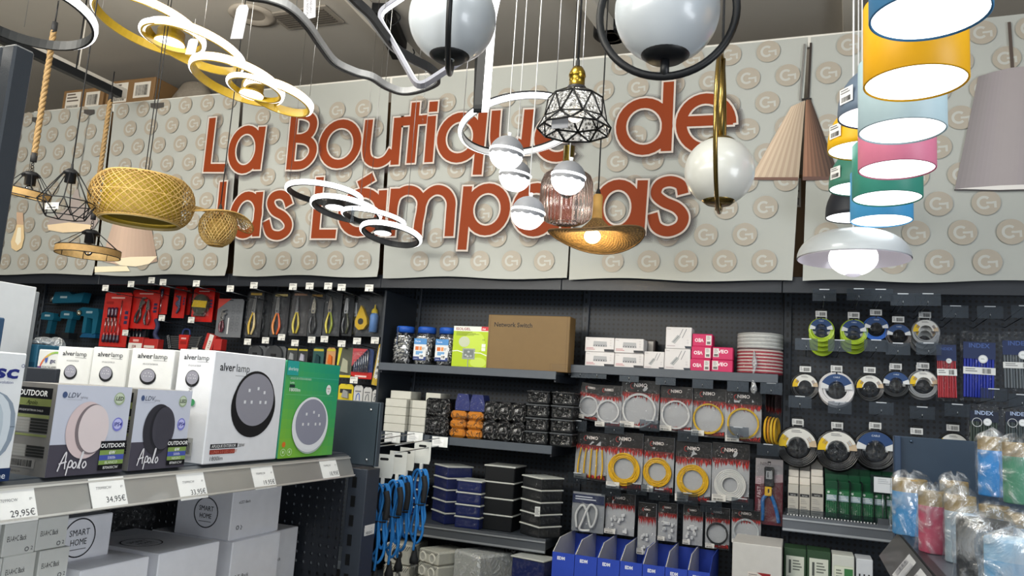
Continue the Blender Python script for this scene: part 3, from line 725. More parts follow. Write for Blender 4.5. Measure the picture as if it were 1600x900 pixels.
# --- opal globes in hoops
def hoop_globe(px, py, rp, Y, hr, hz, ang, hw, metal, label, capw=.46, opal='#a3a9ae', hook=False):
    r, P, s = hang('globe_pendant', px, py, Y); R_ = rp*s
    MB('opal').ball((0, 0, 0), R_, opal, 40).build('globe', r)
    m = 'brass' if metal == 'brass' else 'plastic'; c = '#8a7440' if metal == 'brass' else '#0b0d10'
    zc = hz*s; Rh = hr*s; T = Mx.Rotation(ang, 4, 'Z')
    h = MB(m); h.tube([((Rh)*math.cos(2*PI*i/56), 0, zc+Rh*math.sin(2*PI*i/56)) for i in range(56)], hw, c, 10, closed=True, T=T); h.build('hoop', r)
    zb = zc-Rh
    cp = MB(m); cw = R_*capw; zz = -math.sqrt(R_**2-cw**2)
    cp.lathe([(.001, zz-.012), (cw*.75, zz-.010), (cw, zz-.001), (cw, zz+.003)], c, 28); cp.rod((0, 0, zb), (0, 0, zz-.008), .009, c); cp.build('bottom_cap', r)
    tc = MB(m); tc.lathe([(cw, -zz-.003), (cw, -zz+.001), (cw*.75, -zz+.01), (.001, -zz+.012)], c, 28); tc.rod((0, 0, -zz), (0, 0, zc+Rh), .009, c); tc.build('top_cap', r)
    cord(r, P, rad=.004, z0=zc+Rh, canopy='#1b1c1e'); tag(r, label, 'globe lamp'); return r, P, s
hoop_globe(707, 30, 68, 1.62, 90, 8, math.radians(113), .007, 'black', 'white opal globe in a black hoop seen almost edge on')
hoop_globe(1042, 18, 81, 1.45, 105, -2, math.radians(6), .008, 'black', 'white opal globe inside a wide black hoop facing the viewer')
hoop_globe(1124, 268, 53.5, 2.15, 124, 62, math.radians(92.5), .006, 'brass', 'white opal globe hanging in a tall brass hoop', .47, '#b4b4ae')

# --- crystal balls on white cords
Y = 2.2; r, P0, s = hang('ball_chandelier', 845, 60, Y)
for px, py, rp, dy in ((791.5, 239, 27, 0), (805, 275, 25, .2), (888, 278, 27, .02), (825, 333, 26.5, .03)):
    P = pY(px, py, Y+dy); q = rp*mpp(P); p = P-P0; T = Mx.Translation(p) @ Mx.Rotation(.12, 4, 'Y')
    b = MB('plastic'); b.ball((0, 0, 0), q, '#75767a', 32, z0=-.3, T=T); 
    o = b.build('ball', r)
    k = MB('glow'); k.lathe([(q*1.0, .02*q), (q*1.03, .05*q), (q*1.03, .14*q), (q*.985, .17*q)], '#fbfcff', 32, T=T); k.build('light_band', o)
    vs = []; fs = []; n = 48; kk = 9                                # lit lower bowl with a scalloped upper edge
    for j in range(n):
        a = 2*PI*j/n; top = -.16-.07*abs(math.sin(a*6))
        for i in range(kk+1):
            zz = -1+(top+1)*i/kk; rr_ = math.sqrt(max(0, 1-zz*zz)); vs.append((q*1.004*rr_*math.cos(a), q*1.004*rr_*math.sin(a), q*1.004*zz))
    for j in range(n):
        for i in range(kk): j2 = (j+1) % n; fs.append((j*(kk+1)+i, j2*(kk+1)+i, j2*(kk+1)+i+1, j*(kk+1)+i+1))
    k = MB('glow'); k.add(vs, fs, '#fbfcff', smooth=True, T=T); k.build('crystal_bowl', o)
    k = MB('glow_soft')
    for j in range(26):
        a = -PI/2+R.uniform(-1, 1); zz = R.uniform(-.6, -.28); rr_ = math.sqrt(1-zz*zz); k.ball((q*1.0*rr_*math.cos(a), q*1.0*rr_*math.sin(a), q*zz), .0016, '#cfd0da', 6, T=T)
    k.build('crystals', o)
    k = MB('plastic'); k.rod((0, 0, q*.97), (0, 0, q*1.22), .006, '#e6e6e6', 8, T=T); k.build('cord_grip', o)
    MB('rubber').rod((p.x, p.y, p.z+q*1.1), (p.x, p.y, CZ-P0.z), .0018, '#e2e2e0', 5).build('cord', r)
MB('plastic').lathe([(.001, CZ-P0.z), (.16, CZ-P0.z), (.16, CZ-P0.z-.03), (.001, CZ-P0.z-.03)], '#e4e4e2', 32).build('ceiling_rose', r)
tag(r, 'cluster lamp of four half lit crystal balls on white cords', 'pendant lamp')

# --- faceted glass pendant with brass socket
Y = 1.85; r, P, s = hang('faceted_pendant', 898, 190, Y)
def ringp(n, R_, z, ph): return [V((R_*math.cos(2*PI*(i+ph)/n), R_*math.sin(2*PI*(i+ph)/n), z)) for i in range(n)]
n = 9; A = ringp(n, 18*s, 50*s, 0); B = ringp(n, 43*s, 36*s, 0); C = ringp(n, 50*s, 1*s, .5); D = ringp(n, 58*s, -14*s, 0)
g = MB('glass_hammered'); ed = MB('plastic'); E_set = []
def tri(*v): g.add(v, [tuple(range(len(v)))], '#ffffff'); E_set.extend((v[i], v[(i+1) % len(v)]) for i in range(len(v)))
for i in range(n):
    j = (i+1) % n
    tri(A[i], B[i], B[j]); tri(A[i], B[j], A[j]); tri(B[i], C[i], B[j]); tri(B[j], C[i], C[j]); tri(C[i], D[j], C[j]); tri(C[i], D[i], D[j])
seen = set()
for a, b in E_set:
    k = tuple(sorted((tuple(round(x, 4) for x in a), tuple(round(x, 4) for x in b))))
    if k not in seen: seen.add(k); ed.rod(a, b, .0028, '#0c0c0c', 5)
g.build('glass_shade', r); ed.build('black_leading', r)
b = MB('brass'); b.lathe([(.001, 90*s), (8*s, 89*s), (12*s, 82*s), (13.5*s, 76*s), (13.5*s, 74*s), (12.5*s, 73*s), (12.5*s, 57*s), (14*s, 56*s)], '#9b8132', 24, rfun=None); b.build('socket', r)
MB('plastic').lathe([(15*s, 56*s), (16*s, 53*s), (18.5*s, 50*s), (14*s, 50*s)], '#26262a', 24).build('collar', r)
MB('glow').ball((0, 0, 12*s), 13*s, '#fff3df', 20).build('bulb', r)
MB('card').cbox((-12*s, -.062*1, -14*s), (26*s, .002, 19*s), '#8f9094').build('paper_tag', r)
k = MB('rubber'); k.lathe([(3.5*s, 90*s), (3*s, 100*s), (2*s, 104*s), (.0035, 104*s)], '#151515', 12); k.build('cord_grip', r)
cord(r, P, rad=.0032, z0=100*s, canopy='#1b1c1e'); tag(r, 'faceted hammered glass lamp with black leading and a brass socket', 'pendant lamp')

# --- ribbed glass jar pendant
Y = 2.75; r, P, s = hang('jar_pendant', 885, 308, Y)
prof = [(22*s, -41*s), (30*s, -40*s), (37*s, -34*s), (40*s, -25*s), (41*s, 0), (40*s, 22*s), (36*s, 34*s), (26*s, 41*s), (10*s, 43*s)]
MB('glass_ribbed').lathe(prof, '#ffffff', 144, rfun=lambda a: 1+.022*math.cos(36*a)).build('glass_shade', r)
MB('glass_ribbed').lathe([(22*s, -41*s), (24*s, -42*s), (22*s, -43*s), (20*s, -41*s)], '#ffffff', 40).build('glass_rim', r)
MB('brass').lathe([(.001, 82*s), (9*s, 82*s), (9*s, 46*s), (11*s, 44*s), (11*s, 40*s), (.001, 40*s)], '#8e7a33', 24).build('socket', r)
MB('glass_clear').ball((0, 0, 10*s), 12*s, '#ffffff', 16).build('bulb', r)
cord(r, P, rad=.003, z0=80*s, canopy='#1b1c1e'); tag(r, 'ribbed pinkish glass jar lamp with a brass socket', 'pendant lamp')

# --- woven hat lamp
Y = 2.95; r, P, s = hang('wicker_hat_pendant', 931, 378, Y)
def hat(u, a):                                                     # u 0 at neck, 1 at rim; the rim is swept up on two sides
    rr_ = (8+67*u)*s; z = (37*(1-u)**2.3+u*u*(16*math.cos(a)**2+5*math.cos(a+PI/3)))*s
    return V((rr_*math.cos(a), rr_*math.sin(a), z))
vs = []; fs = []; cl = []; NU, NA = 26, 96
for i in range(NU+1):
    for j in range(NA): vs.append(hat(i/NU, 2*PI*j/NA)+V((0, 0, .0015*((i+j) % 2))))
for i in range(NU):
    for j in range(NA):
        fs.append((i*NA+j, i*NA+(j+1) % NA, (i+1)*NA+(j+1) % NA, (i+1)*NA+j)); c = R.uniform(.82, 1.1)*(1 if (i+j//2) % 2 else .78)
        cl.append(lin((.60*c, .47*c, .27*c)))
MB('fibre').add(vs, fs, cl).build('wicker_shade', r)
e = MB('fibre')
for k in (.98, 1.0): e.tube([hat(k, 2*PI*j/72) for j in range(72)], .0035, '#6b5130', 6, closed=True)
e.build('rim', r)
b = MB('wood'); b.lathe([(.001, 76*s), (6*s, 76*s), (7.5*s, 73*s), (7.5*s, 50*s), (8.5*s, 36*s)], '#c79c52', 20); b.build('wooden_socket', r)
p = V((-5*s, -.01, 8*s)); MB('glow_warm').ball(p, 13*s, '#fff2d8', 20, sz=.85).build('bulb', r)
MB('rubber').lathe([(.004, 86*s), (4*s, 79*s), (3*s, 75*s)], '#151515', 12).build('cord_grip', r)
cord(r, P, rad=.003, z0=78*s, canopy='#1b1c1e'); tag(r, 'woven wicker hat lamp, lit warm, with a wooden socket', 'pendant lamp')
pl_ = bpy.data.lights.new('bulb_light', 'POINT'); pl_.energy = 3; pl_.color = (1, .75, .4); pl_.shadow_soft_size = .03
o = bpy.data.objects.new('bulb_light', pl_); COL.objects.link(o); o.location = P+V((-4*s, 0, -8*s))

# --- bamboo drum lamp
Y = 2.45; r, P, s = hang('bamboo_drum_pendant', 223, 313, Y)
def drum(t): # t 0 bottom .. 1 top -> radius, z
    a = -1.13+2.26*t; return (40+36*math.cos(a)**.75)*s, 34*math.sin(a)/math.sin(1.13)*s
w_ = MB('fibre')
for d in (1, -1):
    for k in range(46):
        a0 = 2*PI*k/46; pts = []
        for i in range(13):
            t = i/12; rr_, z = drum(t); a = a0+d*t*1.25; pts.append((rr_*math.cos(a), rr_*math.sin(a), z))
        w_.tube(pts, .0023, R.choice(['#a98a50', '#97773f', '#b5965a']), 4, smooth=False)
for t in (0, .5, 1):
    rr_, z = drum(t); w_.tube([(rr_*math.cos(2*PI*i/48), rr_*math.sin(2*PI*i/48), z) for i in range(48)], .004 if t != .5 else .002, '#bd9a58', 6, closed=True)
w_.build('woven_shade', r)
rr_, zb = drum(0); rb, zt = drum(1)
f = MB('card'); f.lathe([(rr_*.95, zb), (rr_*.98, 0), (rr_*.95, zt)], '#9c8418', 40); f.build('yellow_lining', r)
MB('card').lathe([(rr_*.99, zb+.004), (rr_*.99, zb-.006), (rr_*.93, zb-.006), (rr_*.93, zb+.004)], '#d6bd84', 40).build('bottom_rim', r)
MB('card').lathe([(.001, zb+.02), (rr_*.92, zb+.02)], '#8d7a1c', 32).build('diffuser', r)
cord(r, P, rad=.0022, z0=zt-.05, xy=(.01, 0)); cord(r, P, rad=.0022, z0=zt-.05, xy=(-.008, 0))
tag(r, 'large flattened bamboo drum lamp with a yellow lining', 'pendant lamp')
# --- bamboo lamp with a twisted brim
Y = 2.7; r, P, s = hang('bamboo_twist_pendant', 341, 352, Y)
w_ = MB('fibre')
def bowl(t): a = -1.2+2.2*t; return (27*math.cos(a)+1)*s, (30*math.sin(a)-4)*s
def brim(u, a): rr_ = (10+42*u)*s; return V((rr_*math.cos(a), rr_*math.sin(a), (20+u*u*(9*math.cos(a*2+.6)-11*math.cos(a-.3)-6))*s))
for d in (1, -1):
    for k in range(34):
        a0 = 2*PI*k/34
        w_.tube([(bowl(i/10)[0]*math.cos(a0+d*i/10*1.3), bowl(i/10)[0]*math.sin(a0+d*i/10*1.3), bowl(i/10)[1]) for i in range(11)], .0026, R.choice(['#a98a50', '#97773f', '#b5965a']), 4, smooth=False)
    for k in range(26):
        a0 = 2*PI*k/26; w_.tube([brim(i/8, a0+d*i/8*1.1) for i in range(9)], .0021, R.choice(['#a98a50', '#97773f', '#b5965a']), 4, smooth=False)
w_.build('woven_shade', r)
e = MB('fibre'); e.tube([brim(1, 2*PI*j/60) for j in range(60)], .003, '#a98648', 6, closed=True); rb, zb = bowl(0); e.tube([(rb*math.cos(2*PI*j/40), rb*math.sin(2*PI*j/40), zb) for j in range(40)], .004, '#a98648', 6, closed=True); e.build('rim', r)
k = MB('rubber'); k.lathe([(.006, 16*s), (.012, 22*s), (.008, 30*s), (.003, 34*s)], '#1a1713', 12); k.build('lamp_holder', r)
MB('card').ball((0, 0, -6*s), 18*s, '#c5a24e', 16).build('inner_lining', r)
cord(r, P, rad=.0025, z0=28*s); tag(r, 'small bamboo ball lamp under a twisted woven brim', 'pendant lamp')

# --- rope lamps and wire cage lamp
def rope_lamp(px, py, Y, wpx, rope_top, lit, label, tilt=0.):
    r, P, s = hang('rope_pendant', px, py, Y); Rr = wpx/2*s; h = 11*s
    T = Mx.Rotation(tilt, 4, 'Y')
    b = MB('fibre'); b.lathe([(Rr, -h/2), (Rr*1.01, 0), (Rr, h/2)], '#a5834f', 48, T=T); b.build('jute_ring', r)
    b = MB('glow_soft' if 0 else 'fibre'); b.lathe([(Rr*.985, -h/2), (Rr*.985, h/2)], '#d8b478', 48, T=T); b.build('ring_lining', r)
    k = MB('plastic')
    for z in (-h/2, h/2): k.tube([T @ V((Rr*math.cos(2*PI*i/48), Rr*math.sin(2*PI*i/48), z)) for i in range(48)], .0022, '#16171a', 5, closed=True)
    for i in range(8):
        a = 2*PI*(i+.3)/8; top = V((13*s*math.cos(a), 13*s*math.sin(a), 30*s)); k.rod(top, T @ V((Rr*math.cos(a), Rr*math.sin(a), h/2)), .0018, '#16171a', 5)
        k.rod(T @ V((Rr*.98*math.cos(a), Rr*.98*math.sin(a), h/2)), T @ V((Rr*.98*math.cos(a), Rr*.98*math.sin(a), -h/2)), .0018, '#16171a', 5)
    k.build('wire_frame', r)
    k = MB('plastic'); k.lathe([(.001, 36*s), (8*s, 35*s), (13*s, 31*s), (13*s, 28*s), (8*s, 27*s), (8*s, 14*s), (.001, 14*s)], '#17181b', 20); k.build('lamp_holder', r)
    k = MB('glow_warm' if lit else 'glass_clear'); k.ball((0, 0, 4*s), 7*s, '#ffd9a0', 16, sz=1.4); k.build('bulb', r)
    k = MB('metal')
    for i in range(3): k.torus((0, 0, (39+i*4.5)*s), 2.4*s, .0018, '#2a2a2c', 12, 5, T=Mx.Rotation(PI/2*(i % 2), 4, 'Z'))
    k.build('chain', r)
    z0 = 52*s; zt = rope_top-P.z
    MB('rubber').rod((0, 0, z0), (0, 0, z0+14*s), .013, '#17181b', 12).build('rope_end', r); MB('rubber').rod((0, 0, zt-.05), (0, 0, zt), .012, '#17181b', 12).build('rope_end', r)
    k = MB('fibre'); L = zt-.04-z0-10*s; n = int(L/.006)
    for q in range(3): k.tube([(.006*math.cos(i*.5+q*2.09), .006*math.sin(i*.5+q*2.09), z0+10*s+L*i/n) for i in range(n+1)], .0075, '#8a6f46', 6)
    k.build('jute_rope', r)
    MB('plastic').rod((0, 0, zt), (0, 0, TZ-.02-P.z), .003, '#17181b').build('hook', r)
    tag(r, label, 'pendant lamp'); return r, P, s
pe = pb.y-.06; rope_lamp(138, 394, pe-.25, 92, EYE+1.48, False, 'rope lamp with jute ring shade, the lower one with clear bulb')
r, P, s = rope_lamp(44, 303, 2.25, 64, EYE+1.5, False, 'rope lamp with tilted jute ring beside the dark display frame, its bulb lit', .16)
MB('glow_warm').ball((-18*s, -.03, 4*s), 5*s, '#fff0d0', 14).build('lit_bulb', r)
Y = 2.2; r, P, s = hang('cage_pendant', 106, 306, Y)
k = MB('plastic'); n = 8; Tp = ringp(n, 11*s, 36*s, 0); Md = ringp(n, 41*s, -10*s, 0); Bt = ringp(n, 29*s, -34*s, .5)
for i in range(n):
    j = (i+1) % n
    for a, b in ((Tp[i], Md[i]), (Md[i], Md[j]), (Md[i], Bt[i]), (Md[j], Bt[i]), (Bt[i], Bt[j]), (Tp[i], Tp[j])): k.rod(a, b, .0024, '#17181b', 5)
k.build('wire_cage', r)
k = MB('plastic'); k.lathe([(.001, 44*s), (5*s, 43*s), (11*s, 38*s), (12*s, 35*s), (8*s, 34*s), (8*s, 21*s), (.001, 21*s)], '#17181b', 20); k.lathe([(.004, 52*s), (2*s, 46*s), (3*s, 43*s)], '#17181b', 12); k.build('lamp_holder', r)
p = Print((8*s, -30*s, -24*s)); p.rect(-14*s, -5*s, 14*s, 5*s, '#e3e2df').lay().bars(-10*s, -4*s, 10*s, -1*s, 18).lines(-12*s, 0, 12*s, 4*s, 2, '#8a8885'); p.build('price_label', r)
cord(r, P, rad=.003, z0=46*s, canopy='#1b1c1e'); tag(r, 'black wire diamond cage lamp with a white price label', 'pendant lamp')

# --- coloured cylinder lamps in a row
DIA = .18; zc = EYE+.71*DIA/.2
def cyl_lamp(px, py, wpx, col, label, h=None, z=zc):
    P = pZ(px, py, z); s = mpp(P); r_ = wpx/2*s; h = h or .17
    r = empty('cylinder_pendant', P)
    MB('plastic').lathe([(.001, h), (r_-.01, h), (r_, h-.012), (r_, 0), (r_-.003, -.002), (r_-.004, .012)], col, 48).build('shade', r)
    MB('glow').lathe([(.001, .002), (r_-.004, .002)], '#fdffff', 40).build('diffuser', r)
    MB('plastic').lathe([(.001, h+.03), (.012, h+.03), (.016, h)], '#e2e2e0', 16).build('cord_grip', r)
    cord(r, P, rad=.0022, z0=h+.02, col='#d9dadc'); tag(r, label, 'pendant lamp'); return r
for a in ((1452, 25, 173, '#3d6f96', 'blue cylinder lamp, nearest of the front row, cut by the frame'), (1430, 130, 149, '#dba21c', 'yellow cylinder lamp hanging behind the nearest blue one'),
          (1409, 205, 126, '#b3cad2', 'pale grey blue cylinder lamp hanging behind the yellow one'), (1401, 265, 111, '#d77d98', 'pink cylinder lamp with glowing disc'),
          (1386, 310, 101, '#3d8d7c', 'green cylinder lamp hanging behind the pink one'), (1377, 345, 90, '#4fa3d8', 'sky blue cylinder lamp at the far end of the cylinder row')): cyl_lamp(*a)
zd = EYE+.80
def dome_lamp(px, py, wpx, col, label, lab=True, z=zd):
    P = pZ(px, py, z); s = mpp(P); r_ = wpx/2*s; r = empty('dome_pendant', P); H = r_*1.5
    prof = [(r_*math.cos(i*PI/16), .02+(H-.02)*math.sin(i*PI/16)) for i in range(8)]+[(.014, H)]
    MB('plastic').lathe([(r_-.004, .01), (r_-.002, 0), (r_, .001)]+prof, col, 40).build('shade', r)
    MB('glow').lathe([(.001, .004), (r_-.004, .004)], '#fdffff', 36).build('diffuser', r)
    MB('plastic').lathe([(.001, H+.03), (.01, H+.03), (.014, H-.004)], '#e2e2e0', 14).build('cord_grip', r)
    cord(r, P, rad=.0022, z0=H+.02, col='#d9dadc')
    if lab:
        an = math.radians(-142); T = Mx.Rotation(an+PI/2, 4, 'Z'); p = Print((0, -r_*.985-.002, .045)); p.T = T
        p.rect(-.024, -.02, .024, .022, '#eceae8').lay().bars(-.018, -.016, .018, -.002, 18).lines(-.02, .004, .02, .018, 2, '#77777a'); p.build('price_label', r)
    tag(r, label, 'pendant lamp')
for a in ((1368, 184, 110, '#5d6b7c', 'grey blue dome lamp with a barcode label'), (1347, 236, 101, '#dfae10', 'yellow dome lamp with a glowing opening'),
          (1341, 296, 86, '#3f7a68', 'green dome lamp with a barcode label'), (1332, 341, 79, '#23262d', 'black dome lamp above the large white one', False)): dome_lamp(*a)
r, P, s = hang('dome_pendant', 1333, 405, 2.78); r_ = 83*s
prof = [(r_*math.cos(i*PI/20)**.8, 46*s*math.sin(i*PI/20)) for i in range(10)]+[(9*s, 46*s)]
MB('opal').lathe(prof, '#b2b7ba', 56).build('shade', r)
MB('opal').lathe([(a*.985, b-.003) for a, b in prof], '#b9b5bd', 56).build('shade_lining', r)
MB('glow').ball((0, 0, 2*s), 36*s, '#fffdfb', 32, sz=.78).build('bulb', r)
MB('glow_soft').ball((0, 0, -20*s), 14*s, '#b4b0ba', 20, sz=.6).build('bulb_tip', r)
cord(r, P, rad=.003, z0=46*s, col='#d9dadc', canopy='#e4e4e2'); tag(r, 'large white dome lamp with a big lit globe bulb', 'pendant lamp')
p = pZ(955, 48, CZ-.02); r = empty('ceiling_rose', p); MB('plastic').lathe([(.001, .02), (.1, .02), (.1, -.03), (.09, -.04), (.001, -.04)], '#1a1b1d', 32).build('rose_body', r); MB('metal').lathe([(.05, -.041), (.06, -.041)], '#8d8d8d', 24).build('rose_ring', r)
tag(r, 'black round ceiling rose beside the wide hooped globe', 'ceiling rose')
# ================================================================ near gondola on the left side of the aisle
GX, GE, GZ = -1.4, 2.25, EYE-.2175
def cart(name, w, d, h, col, front=None, side=None, top=None, ch=.0025, m='card'):
    o = MB(m).box(-w/2, w/2, -d/2, d/2, 0, h, col, ch=ch).build(name)
    if front: p = Print((-w/2, -d/2, 0)); front(p, w, h); p.build('printed_front', o)
    if side: p = Print((-w/2, d/2, 0), (0, -1, 0)); side(p, d, h); p.build('printed_side', o)
    if top: p = Print((-w/2, -d/2, h), (1, 0, 0), (0, 1, 0)); top(p, w, d); p.build('printed_top', o)
    return o
def put_x(o, X, y0, y1, z, d, label, cat, group=None):             # front face on x = X looking down the aisle
    o.location = (X-d/2, (y0+y1)/2, z); o.rotation_euler = (0, 0, PI/2); return tag(o, label, cat, group)
r = empty('gondola', (0, 0, 0))
MB('powder').box(-2.85, GX-.014, .3, GE, GZ-.02, GZ, '#3d434b').build('top_shelf', r)
l = MB('rail'); x0, x1 = GX+.002, GX+.03; zt, zb = EYE-.226, EYE-.29
l.add([(x0, .3, zt), (x0, GE, zt), (x1, GE, zb), (x1, .3, zb)], [(0, 3, 2, 1)], '#a7a6a3')
l.add([(x0-.014, .3, zt+.006), (x0-.014, GE, zt+.006), (x0, GE, zt), (x0, .3, zt)], [(0, 3, 2, 1)], '#5b5f64')
l.add([(x1, .3, zb), (x1, GE, zb), (x1-.02, GE, zb-.004), (x1-.02, .3, zb-.004)], [(0, 3, 2, 1)], '#8e8d8a')
l.add([(x0-.016, GE, zt+.004), (x0, GE, zt), (x1, GE, zb), (x1-.03, GE, zb)], [(0, 1, 2, 3)], '#6e6e6c')
for k, q in enumerate((.06, .9)): 
    a, b = x0+(x1-x0)*q, zt+(zb-zt)*q; l.add([(a+.004, .3, b), (a+.004, GE, b), (a+.0055, GE, b-.004), (a+.0055, .3, b-.004)], [(0, 3, 2, 1)], '#d6d4ce')
l.build('price_rail', r)
LZ = EYE-.72
MB('powder').box(-2.2, GX-.06, .3, GE, LZ-.02, LZ, '#2c3138').build('lower_shelf', r)
MB('perforated').box(-2.85, GX-.015, GE+.012, GE+.018, .1, GZ-.02, '#22262e').build('perforated_end_panel', r)
MB('powder').box(-2.85, -2.83, .3, GE, .1, GZ-.02, '#23282f').build('back_panel', r)
b = MB('powder'); b.box(-1.96, GX+.085, GE+.03, GE+.042, EYE-.256, EYE-.046, '#313b44', ch=.003); b.box(GX+.079, GX+.087, GE+.03, GE+.05, EYE-.256, EYE-.046, '#3e4852'); b.build('end_header_panel', r)
for zz in (-.072, -.236): MB('metal').lathe([(.001, 0), (.004, 0), (.004, .003), (.001, .004)], '#d8dadc', 10, T=Mx.Translation((GX+.052, GE+.03, EYE+zz)) @ Mx.Rotation(PI/2, 4, 'X')).build('bolt', r)
px_ = GX-.012
b = MB('powder'); b.box(px_, px_+.07, GE+.03, GE+.115, .02, EYE-.268, '#353b45', ch=.002)
for k in range(20): b.box(px_+.018, px_+.034, GE+.0285, GE+.031, EYE-.33-k*.062, EYE-.295-k*.062, '#08090b')
o = b.build('post', r); tag(r, 'dark metal display gondola with a clear price rail beside the aisle', 'shelving')
P_ = pX(577, 828, px_+.07); b = MB('card'); b.box(0, .0012, -.031, .031, -.016, .017, '#e6e6e6'); o = b.build('post_label', loc=(px_+.0702, P_.y, P_.z))
p = Print((.0012, -.031, -.016), (0, 1, 0)); p.text(.008, .004, .009, 'NEGRO', '#3c3c40').text(.04, .02, .004, 'gn', '#8d8d90'); p.build('lettering', o)
tag(o, 'white paper label reading NEGRO on the dark post', 'label')
MB('powder').box(-2.85, GX-.02, .32, GE, 0, .1, '#1f242b').build('plinth', r)

def ticket(px, py, price, label):
    q = pX(px, py, GX+.016); dx, dz = x1-x0, zb-zt; L = math.hypot(dx, dz); W = V((-dx/L, 0, -dz/L)); U = V((0, 1, 0)); o_ = empty('price_ticket', (q.x, q.y, q.z))
    b = MB('card'); h = L*.46; w_ = .045; n = U.cross(W)*1.0
    b.add([U*a+W*c+n*e for e in (.0015, .003) for a, c in ((-w_, -h), (w_, -h), (w_, h), (-w_, h))], [(3, 2, 1, 0), (4, 5, 6, 7), (0, 1, 5, 4), (1, 2, 6, 5), (2, 3, 7, 6), (3, 0, 4, 7)], '#e6e6e4'); c = b.build('card', o_)
    p = Print(n*.003, U, W); p.text(w_*.9, -h*.66, .013, price, '#3f3f42', 'r', width=None); p.text(w_*.2, h*.25, .006, '770990CW', '#707074', 'r'); p.text(w_*.85, h*.3, .005, 'gn', '#8a8a8e', 'r'); p.build('lettering', c)
    tag(o_, label, 'price ticket')
for a in ((20, 791, '29,95€', 'white price ticket ending in a euro sign under the lamp box cut by the frame'), (168, 770, '34,95€', 'white price ticket under the lamp box picturing the pale oval lamp'),
          (299, 760, '33,95€', 'white price ticket under the near side of the large white lamp box'), (411, 746, '19,95€', 'white price ticket under the seam between white and green lamp boxes'),
          (514, 733, '18,95€', 'white price ticket at the far end of the shelf rail past the green box')): ticket(*a)

# --- boxes on top of the near gondola
def lampface(p, u, v, ru, rv, ring='#1c1c1e', body='#8f8e98', off=.1, k=1.):
    p.lay().disc(u, v-rv*off, ru, rv*1.0, ring, 40).lay(); p.disc(u, v, ru*.94, rv*.98, ring, 40).lay().disc(u+ru*.02, v+rv*.06, ru*.86, rv*.84, body, 40).lay()
    for a, b in ((-.3, .35), (.1, .42), (.4, .3), (-.45, -.02), (-.15, -.02), (.25, -.02), (.5, -.02)): p.rect(u+ru*(a-.04), v+rv*(b-.05), u+ru*(a+.05), v+rv*(b+.05), '#d9dade')
def alver_front(p, w, h):
    p.lay().text(w*.08, h*.83, .021, 'alver', '#2c2c30', bold=.012).text(w*.08+.062, h*.83, .021, 'lamp', '#3c3c40', bold=-.004); p.rect(w*.27+.005, h*.79, w*.27+.052, h*.793, '#55555a')
    lampface(p, w*.585, h*.56, w*.31, h*.295, off=.14); p.k = 1
    p.rect(w*.07, h*.135, w*.42, h*.175, '#2a2a2c').rect(w*.07, h*.085, w*.39, h*.125, '#8e2c20').lay()
    p.text(w*.085, h*.143, .0075, 'APLIQUE EXTERIOR', '#e4e4e4', bold=.01).text(w*.43, h*.14, .009, '20W', '#3a3a3c').text(w*.08, h*.03, .011, '1800lm', '#3a3a3c', width=w*.16)
    p.text(w*.085, h*.093, .0075, 'LUNIX 2.0 LED LIGHT', '#c8796a', bold=.01)
def alver_side(p, w, h):
    p.lay()
    for i, t in enumerate(('LUNIX', 'IP65')): p.text(w*.5, h*(.3+.3*i), .011, t, '#4c4c50', rot=PI/2)
    p.rect(w*.3, h*.06, w*.7, h*.22, '#a9a9a6').bars(w*.34, h*.08, w*.66, h*.18, 14); p.disc(w*.55, h*.53, .009, .009, '#3e8a5a')
def alver_small(p, w, h):
    p.lay().text(w*.16, h*.91, .0135, 'alver', '#2c2c30', bold=.012, width=w*.36).text(w*.54, h*.91, .0135, 'lamp', '#3c3c40', width=w*.32); p.rect(w*.54, h*.892, w*.86, h*.895, '#66666a')
    p.text(w*.3, h*.85, .0045, 'APLIQUE EXTERIOR', '#77777c', width=w*.36); lampface(p, w*.46, h*.745, w*.19, h*.072, off=.1)
def green_front(p, w, h):
    n = 10
    for i in range(n):
        for j in range(n):
            a, b = (i+.5)/n, (j+.5)/n; k = min(1, max(0, a*.45+b*.75-.12)); A, B = (128, 186, 62), (24, 150, 122)
            p.rect(w*i/n, h*j/n, w*(i+1)/n, h*(j+1)/n, tuple(A[q]*(1-k)+B[q]*k for q in range(3)))
    p.lay().rect(0, h*.85, w*.2, h, '#2a9f98').rect(w*.04, h*.835, w, h*.84, '#53b499').rect(w*.02, h*.65, w*.9, h*.653, '#7cc49a').lay()
    p.text(w*.02, h*.9, .011, 'alverlamp', '#e4f2ec', width=w*.17).text(w*.07, h*.81, .006, 'APLIQUE LED EXTERIOR REDONDO', '#cfe8d8', width=w*.38).text(w*.07, h*.765, .007, 'Lunix', '#e6f4ec')
    p.rect(w*.07, h*.725, w*.16, h*.755, '#243c36').text(w*.07, h*.685, .0105, '1800lm', '#eaf6ee', width=w*.19, bold=.01)
    p.disc(w*.8, h*.72, w*.048, h*.055, '#eef2ee').lay().text(w*.8, h*.725, .005, '4000K', '#b5483c', 'c').text(w*.8, h*.695, .004, 'LED', '#555', 'c')
    p.disc(w*.52, h*.3, w*.32, h*.27, '#a9b9b2', 40); lampface(p, w*.51, h*.35, w*.335, h*.29, '#e9ebee', '#8f90a0', .04); p.k = 2
    p.disc(w*.08, h*.14, w*.03, h*.028, '#d9742e').ring(w*.08, h*.06, w*.04, h*.034, .0015, '#d6ecc8', 20).ring(w*.19, h*.06, w*.04, h*.034, .0015, '#d6ecc8', 20)
    for u in (.08, .19): p.rect(w*(u-.012), h*.05, w*(u+.012), h*.075, '#d6ecc8')
HB = .286
y0, y1 = pX(337, 547, GX).y, pX(447, 565, GX).y
DB = GX-pY(274, 600, y0).x
